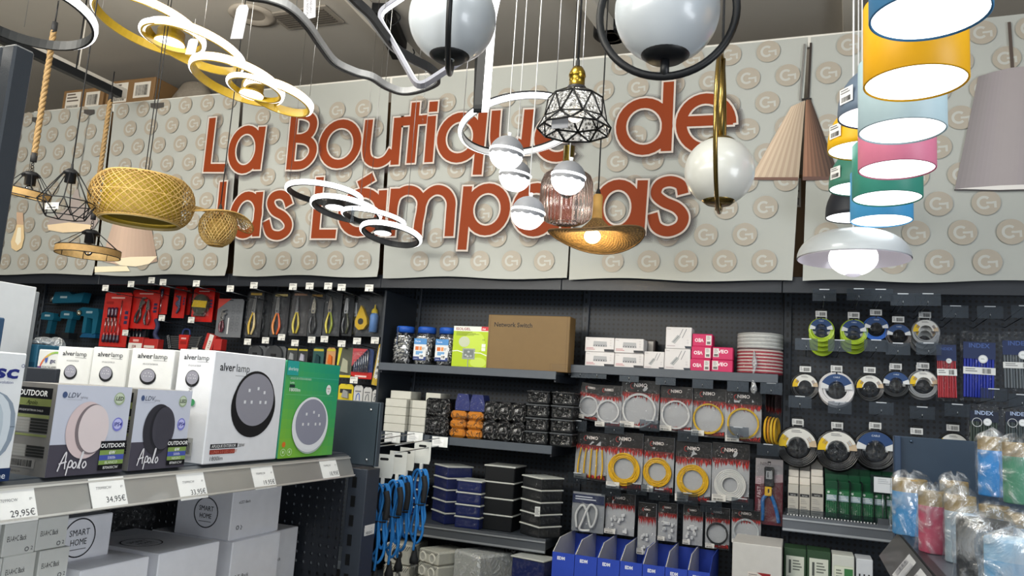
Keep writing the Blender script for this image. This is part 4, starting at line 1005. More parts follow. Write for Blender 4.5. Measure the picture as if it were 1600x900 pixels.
put_x(cart('lamp_box', y1-y0, DB, HB, '#dfe0e4', alver_front, lambda p, w, h: (alver_small(p, w, h), alver_side(p, w, h))), GX, y0, y1, GZ, DB, 'large white lamp box picturing a black rimmed round lamp, next to the green box', 'box')
yg0, yg1 = y1+.006, pX(531, 569, GX).y
put_x(cart('lamp_box', yg1-yg0, .12, HB*.985, '#3aa079', green_front), GX, yg0, yg1, GZ, .12, 'green lamp box picturing a white rimmed round lamp', 'box')
for i, (xa, xb, yt, Yf, nm) in enumerate(((86, 140, 542, 1.64, 'nearest the rainbow box'), (141, 197, 543, 1.61, 'second from the rainbow box'), (202, 269, 545, 1.58, 'touching the large white box'))):
    a, b, t = pY(xa, 580, Yf), pY(xb, 580, Yf), pY((xa+xb)/2, yt, Yf); o = cart('lamp_box', b.x-a.x, .28, t.z-GZ, ('#d3d3d0', '#d5d5d2', '#d9d9d7')[i], alver_small)
    o.location = ((a.x+b.x)/2, Yf+.14, GZ); tag(o, 'narrow white lamp box side with a small round lamp, '+nm, 'box')
def ldv_front(dark):
    def f(p, w, h):
        p.rect(0, 0, w, h, '#c6cad8').lay().rect(0, 0, w, h*.345, '#4b4853').lay()
        p.disc(w*.1, h*.89, w*.03, h*.035, '#4a5a80').text(w*.14, h*.86, .011, 'LDV', '#3e4458', shear=.25).text(w*.3, h*.855, .0045, 'lighting', '#8c8c98', shear=.2).rect(w*.13, h*.835, w*.32, h*.838, '#9a9ca8')
        p.disc(w*.83, h*.86, w*.075, h*.075, '#9fb08e').disc(w*.85, h*.56, w*.075, h*.08, '#7d7fd0').lay().disc(w*.825, h*.865, w*.06, h*.06, '#c7d2bc').disc(w*.845, h*.565, w*.058, h*.06, '#bfc0ee').lay()
        p.text(w*.83, h*.842, .0085, 'LED', '#2d3a22', 'c', bold=.02, shear=.1).text(w*.85, h*.54, .0085, 'IP54', '#2b2d86', 'c', bold=.02, shear=.1)
        k = 1.0 if not dark else .98
        if dark: c1, c2, c3 = '#35343b', '#2a2a30', '#46454e'
        else: c1, c2, c3 = '#d6c3c4', '#7f7478', '#dccfd0'
        p.disc(w*.43, h*.5, w*.265, h*.32, c1, 44).lay().disc(w*.5, h*.51, w*.22, h*.285, c2, 44).lay().disc(w*.52, h*.515, w*.2, h*.27, c3, 44).lay()
        if dark:
            for i in range(9): p.rect(w*(.4+.03*i), h*.3, w*(.402+.03*i), h*(.72), '#3d3c45')
        p.lay().rect(w*.64, h*.265, w, h*.37, '#16161a').rect(w*.64, h*.21, w*.98, h*.265, '#7f9a52').rect(w*.64, h*.15, w*.98, h*.21, '#4a58a8').rect(w*.64, h*.1, w*.98, h*.15, '#7f9a52').rect(w*.64, h*.035, w*.98, h*.1, '#121216').lay()
        p.text(w*.81, h*.295, .009, 'OUTDOOR', '#f0f0f0', 'c', bold=.02, shear=.1).text(w*.81, h*.217, .0075, '6W', '#f0f0f0', 'c', bold=.02).text(w*.81, h*.162, .006, '5000h', '#e4e6f4', 'c').text(w*.81, h*.108, .006, 'NEGRO' if dark else 'BLANCO', '#e4ecd8', 'c').text(w*.81, h*.05, .006, '870601CW' if dark else '870600CW', '#f0f0f0', 'c')
        pts = lambda q: [(w*(.12+.36*a), h*(.06+.2*b)) for a, b in q]
        for q in ([(0, 0), (.08, .45), (.2, .95), (.24, .95), (.23, .5), (.24, .1)], [(.02, .4), (.28, .5)], [(.3, -.25), (.36, .4), (.42, .55), (.48, .45), (.45, .2), (.36, .2)], [(.55, .45), (.5, .25), (.56, .12), (.63, .25), (.6, .42), (.55, .45)], [(.68, .1), (.74, .5), (.8, .95), (.83, .9), (.74, .2), (.78, .1)], [(.9, .45), (.85, .25), (.9, .1), (.98, .25), (.95, .42), (.9, .45)]):
            p.band([tuple(v) for v in spline([V(a) for a in pts(q)], 5)], .0028, '#e2e0e4')
    return f
def ldv_side(p, w, h):
    p.rect(0, 0, w, h, '#7d7b78').lay().rect(w*.06, h*.83, w*.92, h*.95, '#18181a').rect(w*.06, h*.75, w*.92, h*.83, '#7c8650').rect(w*.06, h*.66, w*.92, h*.75, '#1c1c1e').rect(w*.06, h*.62, w*.92, h*.655, '#868e5c').rect(w*.06, h*.42, w*.92, h*.445, '#868e5c')
    for z0 in (.46, .2):
        for i in range(5 if z0 > .3 else 4): p.rect(w*.06, h*(z0+.032*i), w*.5, h*(z0+.03+.032*i), '#9b9a96').rect(w*.52, h*(z0+.032*i), w*.92, h*(z0+.026+.032*i), '#2a2a28')
    p.lay().text(w*.5, h*.86, .0115, 'OUTDOOR', '#f2f2f2', 'c', bold=.025, shear=.08).text(w*.5, h*.765, .009, 'Apolo', '#23260f', 'c', shear=.3).text(w*.5, h*.69, .004, 'APLIQUE EXTERIOR OVALO', '#d0d0d0', 'c')
    p.rect(w*.2, h*.08, w*.75, h*.18, '#8f8d8a').lay().bars(w*.24, h*.095, w*.7, h*.165, 16).text(w*.1, h*.03, .004, 'www.ldvlighting.com', '#2c2c2c')
hL = .184
y0, y1 = 1.143, 1.329
put_x(cart('lamp_box', y1-y0, .125, hL, '#8a8886', ldv_front(False), ldv_side), GX, y0, y1, GZ, .125, 'grey lamp box picturing a pale pink white oval lamp, facing the aisle', 'box')
y0, y1 = 1.345, 1.513
put_x(cart('lamp_box', y1-y0, .12, hL*.985, '#8a8886', ldv_front(True), ldv_side), GX, y0, y1, GZ, .12, 'grey lamp box picturing a black oval lamp, facing the aisle', 'box')
def gsc_front(p, w, h):
    p.rect(0, 0, w, h*.1, '#1d3158').lay(); p.text(w*.97, h*.02, .013, 'BASIC line', '#dfe4ee', 'r')
    p.text(w*.96, h*.8, .026, 'gsc', '#28307a', 'r', bold=.03, shear=.1, width=.075).text(w*.93, h*.755, .006, 'evolution', '#5c628e', 'r').ring(w*.98, h*.9, .003, .003, .001, '#5c628e', 10)
    def rr(u0, v0, u1, v1, q, col): p.poly([tuple(c) for c in rnd([V((u0, v0)), V((u1, v0)), V((u1, v1)), V((u0, v1))], q)], col)
    rr(w*.1, h*.13, w*.985, h*.71, .07, '#8c99a8'); p.lay(); rr(w*.1, h*.14, w*.95, h*.71, .065, '#cfd8e0'); p.lay(); rr(w*.1, h*.18, w*.9, h*.67, .055, '#b7c4ce'); p.lay()
    for i in range(3): p.rect(w*.7, h*(.58-.028*i), w*.78, h*(.59-.028*i), '#6f8f98')
    p.disc(w*.8, h*.69, .004, .004, '#7a828c', 12)
yr = 1.535
yr = pX(43, 556, GX).y; put_x(cart('lamp_box', .3, .09, .24, '#e2e5e8', gsc_front), GX, yr-.3, yr, GZ, .09, 'white lamp box picturing a grey bulkhead lamp, cut by the frame', 'box')
def port_front(p, w, h):
    p.lay()
    cols = ['#b03a5a', '#c0503a', '#c86a3a', '#c8904a', '#b8a84e', '#90a850', '#7ca850']
    for i, c in enumerate(cols): p.ring(.078, .2, .066, .062, .006, c, 6, PI*(1-i*.075), PI*(1-(i+1)*.075-.01))
    p.poly([(.03, .243), (.044, .246), (.042, .232), (.035, .228)], '#4a5c9a').text(.054, .231, .013, 'gsc', '#34345c', bold=.02).text(.024, .213, .0075, 'PORTALAMPARAS', '#4c4c50'); p.rect(.004, .208, .02, .218, '#5a3a72')
y0, y1 = 1.37, 1.60
a, b = pY(60, 555, 1.72), pY(118, 555, 1.72); o = cart('lamp_box', b.x-a.x, .2, .27, '#c9c9c5', port_front); o.location = ((a.x+b.x)/2, 1.82, GZ); tag(o, 'white box with a rainbow arc behind the grey lamp boxes', 'box')
a, b = pY(40, 585, 1.4), pY(87, 585, 1.4); o = cart('dark_box', b.x-a.x, .014, .214, '#20252e'); o.location = ((a.x+b.x)/2, 1.407, GZ); tag(o, 'plain dark box between the bulkhead lamp box and the rainbow box', 'box')
def teal_front(p, w, h):
    p.lay().rect(w*.55, h*.82, w*.75, h*.93, '#e8eaea').rect(w*.5, h*.62, w*.98, h*.8, '#0d3c54').lay().text(w*.57, h*.84, .012, 'DMS 752', '#222', width=w*.16).text(w*.8, h*.6, .02, 'n', '#d8e0e4')
a, b = pY(4, 555, 1.78), pY(57, 555, 1.78); o = cart('tool_case', b.x-a.x, .16, pY(40, 537, 1.78).z-GZ, '#14506a', teal_front); o.location = ((a.x+b.x)/2, 1.86, GZ); tag(o, 'teal tool box with a small white sticker behind the bulkhead lamp box', 'box'); TC = o.location.copy(); TH = pY(40, 537, 1.78).z
a = pX(9, 497, -1.62); put_x(cart('blue_box', .25, .06, a.z-GZ, '#24425f'), -1.62, a.y-.25, a.y, GZ, .06, 'slim blue box rising at the frame edge above the bulkhead lamp box', 'box')
a = pX(57, 451, -2.3); zt_ = EYE+.25; o = cart('white_carton', .55, .3, zt_-GZ, '#b9bcc0'); put_x(o, -2.3, a.y-.55, a.y+.004, GZ, .3, 'big plain white carton standing at the back of the near gondola', 'carton')
a2 = pX(68, 462, -2.3); put_x(cart('grey_panel', .022, .28, zt_-GZ-.012, '#7e8286'), -2.32, a.y+.008, a.y+.03, GZ, .28, 'slim grey carton against the big white one', 'carton')
P_ = pX(24, 532, -2.2); b = MB('film_milky'); b.ball((0, 0, 0), .06, '#ffffff', 18, sz=.6, z0=-.1); b.ball((.03, .05, -.01), .05, '#ffffff', 14, z0=-.2)
o = b.build('plastic_bag', loc=(TC.x, TC.y, TH+.008)); o.scale = (.6, .6, .6); tag(o, 'crumpled clear plastic bag on the teal tool box', 'bag')

# --- boxes on the lower shelf of the near gondola
def eu_front(p, w, h):
    p.lay().text(w*.1, h*.44, .0115, 'EU-A+C Back', '#47474a', width=w*.58).ring(w*.74, h*.14, .004, .004, .0015, '#55555a', 10).text(w*.86, h*.1, .008, '2', '#55555a')
bw, bh = .072, .058
rows = 6; zs = LZ
y_end = 1.318
n_ = 0
names = {0: 'lowest', 5: 'topmost'}
k_ = 0
tops = EYE-.318
bh = (tops-LZ)/6
for rw in range(6):
    for cl_ in range(5):
        yy = y_end-.004-(cl_+1)*(bw+.005)-(.006 if rw % 2 else 0)+(.004 if rw == 4 else 0)
        lab = 'small white box, %s layer from the top, %s column from the white box' % (('sixth', 'fifth', 'fourth', 'third', 'second', 'first')[rw], ('first', 'second', 'third', 'fourth', 'fifth')[cl_])
        def mk(): return cart('small_box', bw, .1, bh-.0012, '#e0e2de', eu_front, ch=.0015)
        o = inst('eu', mk, (-1.5-.05-(.004 if (rw+cl_) % 2 else 0), yy+bw/2, LZ+rw*bh), lab, 'box', 'small white boxes stacked under the price rail', PI/2)
def smart(p, u, v, q, ry=None):
    p.lay().ring(u, v, q, ry or q, .003, '#2b2b30', 40).text(u, v+q*.12, q*.34, 'SMART', '#2e2e33', 'c', width=q*1.25).text(u, v-q*.38, q*.34, 'HOME', '#2e2e33', 'c', width=q*1.0).rect(u-q*.55, v-q*.62, u+q*.5, v-q*.58, '#6c6c70')
def recyc(p, u, v):
    p.lay().ring(u, v, .0055, .0055, .0018, '#444448', 6).rect(u+.013, v-.007, u+.019, v-.006, '#444448').band([(u+.013, v+.006), (u+.019, v), (u+.013, v-.006)], .0015, '#444448')
def box_l(key, ya, yb, X, z, h, d, label, front, side=None, top=None, col='#eeeff5'):
    put_x(cart('white_box', yb-ya, d, h, col, front, side, top), X, ya, yb, z, d, label, 'box')
hk = EYE-.437-LZ
def tx(t, u, v, h_, w=None, ru=None):
    def f(p, w_, hh): 
        p.lay().text(w_*u, hh*v, h_, t, '#4a4a4e', width=w)
        if ru: recyc(p, w_*ru[0], hh*ru[1])
    return f
box_l('K', 1.322, 1.515, -1.47, LZ, hk, .3, 'white box directly under the circled SMART HOME box by the small boxes', tx('C Back Sat', .1, .6, .012), None, lambda p, w, d: smart(p, w*.3, d*.5, .045))
box_l('J', 1.545, 1.758, -1.47, LZ, hk, .3, 'white box with small black print, between two larger white boxes under the price rail', tx('C Back Sat', .1, .55, .0115), None, lambda p, w, d: smart(p, w*.35, d*.45, .05))
hg = EYE-.457-LZ
box_l('G', 1.848, 2.064, -1.5, LZ, hg, .3, 'white box directly under the recycling marked box', tx('EC Ti Back', .05, .6, .0115))
box_l('I', 2.07, 2.24, -1.56, LZ, EYE-.47-LZ, .3, 'white box against the perforated end panel', tx('Zener Back', .1, .62, .011, ru=(.12, .3)))
hl = .11
def smart_front(p, w, h): smart(p, w*.42, h*.52, .043)
box_l('L', 1.32, 1.475, -1.56, LZ+hk, .098, .2, 'white box with a circled SMART HOME mark behind the small boxes', smart_front)
def side_h(p, w, h): smart(p, w*.55, h*.5, .042)
box_l('H', 1.852, 2.075, -1.52, LZ+hg, .14, .2, 'white box with recycling marks and a shaded circled SMART HOME side', lambda p, w, h: (p.lay().text(w*.12, h*.72, .0085, 'eLED Back', '#55555a'), recyc(p, w*.14, h*.24)), side_h)
b = MB('film'); b.ball((0, 0, .04), .09, '#ffffff', 20, sz=.7, z0=-.6); o = b.build('plastic_bag', loc=(-1.75, 1.68, LZ+hk+.001)); tag(o, 'clear plastic bag in the dark gap between the two circled mark boxes', 'bag')

# --- dark framed display close to the camera
P1, P2 = pY(57, 82, .715), pY(0, 425, .715); xr = (P1.x+P2.x)/2; topz = P1.z
r = empty('display_stand', (xr, .7, 0))
b = MB('powder'); b.box(-.026, 0, -.015, .015, 0, topz, '#262b31', ch=.003); b.box(-.3, -.026, -.015, .015, topz-.03, topz, '#262b31', ch=.003); b.build('frame', r)
MB('print').box(-.3, -.026, .004, .01, topz-.45, topz-.03, '#9fa3a2').build('light_panel', r); MB('print').box(-.3, -.026, .004, .012, .3, topz-.45, '#30363c').build('lower_panel', r)
MB('glow').box(-.3, -.035, -.04, -.022, topz-.012, topz+.004, '#fffaf0').build('led_strip', r)
MB('powder').box(-.3, .0, -.15, .15, 0, .02, '#262b31').build('foot', r)
tag(r, 'dark metal display frame with a light strip at the picture edge', 'display frame')

# --- blue power cords hanging from hooks on the far side of the post
def cord_set():
    r = empty('power_cord'); c = MB('card'); c.prism([(-.032, -.045), (.032, -.045), (.036, -.03), (.036, .04), (-.036, .04), (-.036, -.03)], -.001, .001, '#cfd0cb'); c.box(-.006, .006, -.004, .004, -.075, -.045, '#d9d9d4'); o = c.build('hang_card', r)
    p = Print((0, -.001, 0)); p.poly([(-.014, .018), (.014, .018), (.017, .022), (.014, .027), (-.014, .027), (-.017, .022)], '#14161a'); p.build('euro_slot', o)
    b = MB('rubber')
    for k, (dx, w_, l_) in enumerate(((-.012, .022, .27), (.004, .026, .3), (.014, .018, .25))):
        b.tube(spline([V((dx-w_, .006*k-.006, -.14)), V((dx-w_*.7, .006*k-.006, -.085)), V((dx+w_*.3, .006*k-.006, -.07)), V((dx+w_, .006*k-.006, -.12)), V((dx+w_*.5, .006*k-.006, -.2)), V((dx+w_*.9, .006*k-.006, -l_)), V((dx, .006*k-.006, -l_-.045)), V((dx-w_, .006*k-.006, -l_)), V((dx-w_*.5, .006*k-.006, -.2))], 6, True), .0052, '#1f78c0', 7, closed=True)
    b.tube(spline([V((.0, -.01, -.2)), V((.004, -.012, -.3)), V((.0, -.012, -.37))], 6), .005, '#1f78c0', 7); b.build('cord_loops', r)
    b = MB('rubber'); b.tube(spline([V((.02, -.012, -.09)), V((.03, -.014, -.13)), V((.026, -.014, -.19))], 5), .011, '#15171a', 10); b.build('socket_end', r)
    b = MB('rubber'); b.lathe([(.006, -.36), (.009, -.375), (.012, -.39), (.017, -.405), (.016, -.42), (.001, -.422)], '#15171a', 14); 
    for sx in (-.007, .007): b.rod((sx, 0, -.42), (sx, 0, -.438), .002, '#9a9a9a', 6)
    b.build('plug', r)
    b = MB('rubber'); b.torus((0, 0, 0), .024, .003, '#121314', 20, 6, T=Mx.Translation((0, 0, -.2)) @ Mx.Rotation(PI/2, 4, 'X') @ Mx.Diagonal((1, 1, .5, 1))); b.build('cable_tie', r); return r
cs = [(600, 727, 2.42, -1.335, 'blue coiled power cord nearest the dark post'), (622, 722, 2.5, -1.32, 'blue coiled power cord second from the dark post'), (636, 716, 2.58, -1.35, 'blue coiled power cord third from the dark post'), (660, 706, 2.62, -1.26, 'blue coiled power cord hanging clear of the others, farthest from the dark post')]
for px, py, Y, X, lab in cs:
    q = pY(px, py, Y); inst('cord', cord_set, q, lab, 'power cord', 'blue power cords', R.uniform(-.25, .25), (.95, .95, .95))
def cord_hook(px, py, Y, L, label):
    q = pY(px, py, Y); r = empty('display_hook', q); b = MB('metal'); b.rod((-.01, -L, -.012), (0, 0, 0), .0022, '#b9bcbf', 6); b.rod((0, 0, 0), (0, .012, .01), .0022, '#b9bcbf', 6); b.rod((-.01, -L, .012), (0, 0, .03), .0018, '#b9bcbf', 6); b.build('rod', r)
    MB('clear_plate').cbox((0, .004, .012), (.085, .002, .05), '#ffffff').build('tag_holder', r)
    MB('card').cbox((.004, .001, .016), (.066, .001, .038), '#dfe0de').build('ticket', r)
    p = Print((-.03, .0005, -.004)); p.rect(.004, .006, .05, .03, '#f0f0ef').lay().lines(.008, .01, .046, .026, 4, '#a2a4a6', .3); p.build('lettering', r)
    tag(r, label, 'hook')
for px, py, Y, lab in ((611, 690, 2.6, 'hook with a white ticket nearest the dark post, above the blue cords'), (646, 690, 2.66, 'hook with a white ticket between two others above the blue cords'), (685, 697, 2.7, 'hook with a white ticket reaching farthest from the dark post')): cord_hook(px, py, Y, Y-2.38, lab)
# ================================================================ hooks along the back wall
def mk_hook(kind, L):
    r = empty('display_hook'); b = MB('metal'); b.rod((0, L, -.03), (0, .0, -.018), .0022, '#6f747a', 6); b.rod((0, .0, -.018), (0, -.004, -.006), .0022, '#8f949a', 6)
    if kind == 'clear': b.rod((0, L, .0), (0, .003, .022), .0018, '#6f747a', 6)
    b.build('rod', r)
    if kind == 'clear':
        b = MB('clear_plate'); b.box(-.047, .047, -.001, .001, -.026, .026, '#ffffff'); o = b.build('tag_holder', r)
        b = MB('gloss'); b.box(-.02, .02, -.002, .002, .022, .026, '#b9bec4'); b.build('clip', o)
    else:
        b = MB('card'); b.box(-.026, .026, -.001, .001, -.02, .02, '#2b2e33'); b.box(-.024, .024, -.0016, -.001, -.017, .018, '#dddcd6'); o = b.build('price_ticket', r)
        p = Print((0, -.0016, 0)); p.lines(-.02, .004, .02, .014, 2, '#7d7b78').text(.021, -.012, .009, '9,95', '#4a4846', 'r'); p.build('lettering', o)
    return r
NHOOK = [0]
def hook(px, py, Y, label, kind='clear', rot=0.):
    q = pY(px, py, Y)
    if any(px == a and py == b for a, b in HK): return
    HK.append((px, py)); o = inst((kind, round(Y, 2)), lambda: mk_hook(kind, PEGY-Y), q, label, 'hook', 'clear price holders on hooks' if kind == 'clear' else 'white price tickets on hooks'); o.rotation_euler = (0, 0, rot); return o
HK = []

# ================================================================ carded hand tools
def pack(x0, y0, x1, y1, Y, name, card, tools, label, cat, art=None, blister=None, header=None, rot=0., depth=.004, m='gloss'):
    X, Z, w, h = rY(x0, y0, x1, y1, Y); r = empty(name, (X, Y, Z), rot)
    if card:
        b = MB(m); c = .012
        b.prism([(-w/2, 0), (w/2, 0), (w/2, h-c), (w/2-c, h), (-w/2+c, h), (-w/2, h-c)], -depth/2, depth/2, card); o = b.build('card', r)
        p = Print((-w/2, -depth/2, 0)); p.poly([(w*.42, h*.955), (w*.58, h*.955), (w*.58, h*.975), (w*.42, h*.975)], '#101114')
        if art: art(p, w, h)
        p.build('printed_card', o)
    if tools: tools(r, w, h)
    if blister:
        a, b_, c_, d_, t = blister; f = MB('film'); f.box(w*(a-.5), w*(c_-.5), -t, -.004, h*b_, h*d_, '#ffffff', ch=.01); f.build('blister', r)
    return tag(r, label, cat)
def red_art(p, w, h):
    p.lay().rect(w*.08, h*.86, w*.6, h*.93, '#7e1512').lay().text(w*.12, h*.875, h*.035, 'WORKPRO'[:0]+'', '#fff') if 0 else p.lay().rect(w*.25, h*.885, w*.75, h*.915, '#d8a49e').rect(w*.08, h*.78, w*.35, h*.83, '#8f1f1c')
    for i in range(3): p.rect(w*.82, h*(.6-.09*i), w*.94, h*(.66-.09*i), '#2c2a4a')
def yA(y): return -y
def pliers(r, cx, z0, L, col, col2, jaw='#9fa1a4', y=-.016, spread=.02, style='pl', ang=0., name='pliers'):
    T = Mx.Translation((cx, y, z0)) @ Mx.Rotation(ang, 4, 'Y'); b = MB('gloss'); zp = L*.6
    for s_ in (-1, 1):
        b.tube(spline([V((s_*spread*.5, 0, 0)), V((s_*spread*1.25, 0, L*.2)), V((s_*spread*.95, 0, L*.4)), V((s_*spread*.25, 0, zp-.004))], 6), [.005+.0025*math.sin(min(1, i/14)*PI) for i in range(19)], col if s_ < 0 else (col2 or col), 8, T=T)
    o = b.build('handles', r)
    j = MB('metal')
    if style == 'needle': pts = [(-.009, zp-.006), (.009, zp-.006), (.008, zp+.02), (.002, L), (-.002, L), (-.008, zp+.02)]
    elif style == 'cutter': pts = [(-.011, zp-.006), (.011, zp-.006), (.014, zp+.02), (.008, L*.9), (0, L), (-.008, L*.9), (-.014, zp+.02)]
    elif style == 'pump': pts = [(-.01, zp-.02), (.012, zp-.006), (.014, zp+.02), (.03, L*.84), (.024, L*.88), (.006, L*.86), (.002, L*.95), (.03, L), (.022, L*1.03), (-.006, L), (-.014, zp+.03)]
    else: pts = [(-.011, zp-.006), (.011, zp-.006), (.013, zp+.015), (.008, L*.97), (.006, L), (-.006, L), (-.008, L*.97), (-.013, zp+.015)]
    j.prism(pts, -.005, .005, jaw, T=T); j.rod((0, -.007, zp+.006), (0, .007, zp+.006), .006, '#6d6f72', 12, T=T); j.rod((-.0006, -.0056, zp+.02), (-.0006, -.0056, L*.96), .0008, '#2c2c2e', 4, T=T); j.build('jaws', o)
def driver(r, x, z, L, col, col2, flip=False, y=-.014, s=1.):
    T = Mx.Translation((x, y, z)) @ (Mx.Rotation(PI, 4, 'Y') if flip else Mx.Identity(4)); b = MB('gloss')
    b.lathe([(.001, 0), (.009*s, .003), (.0105*s, .02), (.008*s, .05), (.0095*s, .065), (.006*s, L*.42), (.001, L*.43)], col, 14, T=T, cols=[col, col, col, col2, col2, col2]); o = b.build('screwdriver_handle', r)
    MB('metal').rod((0, 0, L*.42), (0, 0, L), .0028*s, '#a9abad', 8, T=T).build('blade', o)
RED = '#b3211d'
YT = 3.74
def t_drivers(r, w, h):
    for i in range(5): driver(r, w*(-.3+.13*i), h*.07, h*(.45 if i < 4 else .78), '#2a1d30', '#a01f22')
    for i in range(3): driver(r, w*(-.22+.13*i), h*.72, h*.34, '#3c1f38', '#2a1d30', True)
pack(160, 457, 202, 542, YT, 'screwdriver_set', RED, t_drivers, 'red card of dark handled screwdrivers, the largest next to the teal tools', 'screwdriver set', red_art)
def t_snips(r, w, h):
    pliers(r, -w*.2, h*.14, h*.68, '#2a2a2e', '#2a2a2e', '#8e8f92', style='pump', spread=.014, ang=.25, name='snips'); pliers(r, w*.18, h*.1, h*.66, '#3c3c42', '#8e2626', '#a3a5a8', style='cutter', spread=.016)
pack(205, 453, 248, 514, YT+.02, 'pliers_set', RED, t_snips, 'red card with two open pliers beside the screwdriver card', 'pliers set', red_art)
def t_bigdriver(r, w, h): driver(r, 0, h*.9, h*.85, '#2c2c40', '#7c1f22', True, s=.9)
pack(247, 447, 263, 491, YT+.03, 'chisel_card', RED, t_bigdriver, 'slim red card with one long steel blade', 'tool card', None)
def t_strap(r, w, h):
    b = MB('rubber')
    for k in range(4): b.tube(spline([V((-w*.2+.01*k, -.01, h*.7)), V((w*.1, -.012, h*.6-.01*k)), V((-w*.15, -.012, h*.45)), V((w*.15, -.012, h*.3+.008*k)), V((-w*.05, -.01, h*.15))], 5), .005, ('#2d3346', '#59607a')[k % 2], 6)
    b.build('strap_bundle', r)
pack(271, 448, 290, 497, YT+.03, 'strap_card', RED, t_strap, 'red card with a bundled grey strap', 'tool card', red_art)
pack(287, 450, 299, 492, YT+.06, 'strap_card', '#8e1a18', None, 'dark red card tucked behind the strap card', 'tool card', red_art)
def t_tape(r, w, h):
    b = MB('gloss'); b.prism([(w*.36*math.cos(2*PI*i/20)*(1 if i else 1), h*.5+h*.3*math.sin(2*PI*i/20)) for i in range(20)], -.03, -.004, '#33352c'); b.prism([(-w*.36, h*.42), (w*.3, h*.4), (w*.34, h*.6), (-w*.3, h*.62)], -.032, -.03, '#c9a81c'); b.build('tape_measure', r)
    MB('metal').box(-w*.3, w*.2, -.02, -.01, h*.16, h*.24, '#8d8d8b').build('tape_blade', r)
pack(301, 450, 334, 503, YT, 'tape_measure_card', RED, t_tape, 'red card with a yellow and dark tape measure', 'tape measure', red_art, blister=(.08, .15, .92, .82, .036))
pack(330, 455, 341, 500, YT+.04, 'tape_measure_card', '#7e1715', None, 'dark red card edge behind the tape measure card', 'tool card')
def t_tubegrey(r, w, h):
    b = MB('rubber'); b.tube(spline([V((-w*.3, -.015, h)), V((-w*.1, -.02, h*.7)), V((-w*.2, -.02, h*.3)), V((w*.1, -.015, 0))], 6), .014, '#232a4c', 10); b.build('blue_grip', r)
pack(240, 500, 264, 534, YT+.03, 'hacksaw', None, t_tubegrey, 'dark blue tool grip hanging between red cards', 'hand tool')
def t_hang(r, w, h):
    for i in range(5): driver(r, w*(-.35+.17*i), h*.96, h*.9, '#24242a', '#6d1c1e', True, s=.7)
pack(196, 500, 228, 538, YT+.07, 'screwdriver_set', '#20222a', t_hang, 'dark pack of small screwdrivers behind the red pliers card', 'screwdriver set')
def red_box(px, label, art, rot=0.):
    X, Z, w, h = rY(*px, YT); o = cart('tool_box', w, .05, h, '#a8231f', art); o.location = (X, YT, Z); o.rotation_euler = (0, rot, 0); return tag(o, label, 'box')
red_box((206, 527, 228, 546), 'red and white tool box just above the small lamp boxes', lambda p, w, h: (p.lay().rect(0, 0, w*.95, h*.5, '#d8d4cf').lay().text(w*.25, h*.12, h*.22, '228', '#7c1b18', bold=.03), p.rect(w*.3, h*.62, w*.7, h*.8, '#d9a7a0')))
red_box((229, 530, 251, 546), 'plain red tool box leaning by the red and white one', lambda p, w, h: p.lay().rect(w*.05, h*.1, w*.8, h*.35, '#cfc4be'))
X, Z, w, h = rY(266, 516, 318, 546, YT); r = empty('wrench_set', (X, YT, Z))
for k in range(7):
    z = .006+k*.0115; L = w*(.42+.015*k)
    b = MB('metal'); b.box(-L*.85, L*.85, -.02, -.016, z-.003, z+.003, '#8f9194'); b.lathe([(.005, -.003), (.009, -.003), (.009, .003), (.005, .003)], '#8f9194', 14, close=True, T=Mx.Translation((-L, -.018, z)) @ Mx.Rotation(PI/2, 4, 'X')); 
    b.prism([(L*.85, z-.004), (L, z-.009), (L*1.08, z-.006), (L*.98, z-.003), (L*.98, z+.003), (L*1.08, z+.006), (L, z+.009), (L*.85, z+.004)], -.0205, -.0155, '#9a9c9f'); b.build('wrench', r)
MB('gloss').prism([(-.03, -.002), (.03, -.002), (.04, .088), (-.04, .088)], -.026, -.012, '#b3241f').build('red_holder', r); p = Print((0, -.026, 0)); p.rect(-.02, .06, .02, .07, '#d9a7a0').lay().rect(-.024, .03, .024, .05, '#8c1a17'); p.build('printed_holder', r)
MB('plastic').tube(spline([V((-.03, -.01, .088)), V((-.02, -.01, .12)), V((.02, -.01, .12)), V((.03, -.01, .088))], 5), .006, '#23305a', 8).build('carry_handle', r)
tag(r, 'set of steel wrenches in a red holder', 'wrench set')
o = red_box((321, 522, 336, 548), 'red and white tool box standing tilted beside the wrench set', lambda p, w, h: p.lay().rect(w*.35, 0, w*.8, h, '#d9d2cc').lay().text(w*.72, h*.15, w*.22, 'STAR', '#7c1b18', rot=PI/2), .25)
red_box((338, 530, 350, 548), 'dim red box behind the tilted tool box', None)
def grey_art(p, w, h):
    p.lay().poly([(0, h), (w*.5, h), (0, h*.72)], '#b5443c')
    for i in range(5):
        for j in range(2): p.ring(w*(.62+.2*j), h*(.2+.15*i), w*.06, w*.06, .0012, '#3b3d42', 10)
    p.rect(w*.45, h*.08, w*.5, h*.5, '#c9c9c9')
def t_pump(r, w, h): pliers(r, -w*.22, h*.12, h*.58, '#5b2330', '#5b2330', '#c8c9cb', style='pump', spread=.01)
pack(339, 467, 379, 527, YT, 'pliers_pack', '#63666b', t_pump, 'grey card with slip joint pliers and a red corner', 'pliers', grey_art, m='card')
def t_dark(r, w, h): pliers(r, 0, h*.05, h*.85, '#4a1420', '#2a1118', '#b9babd', style='cutter', spread=.012)
pack(368, 470, 388, 528, YT+.03, 'pliers_pack', '#23262b', t_dark, 'dark card with red handled pliers half behind the grey card', 'pliers')
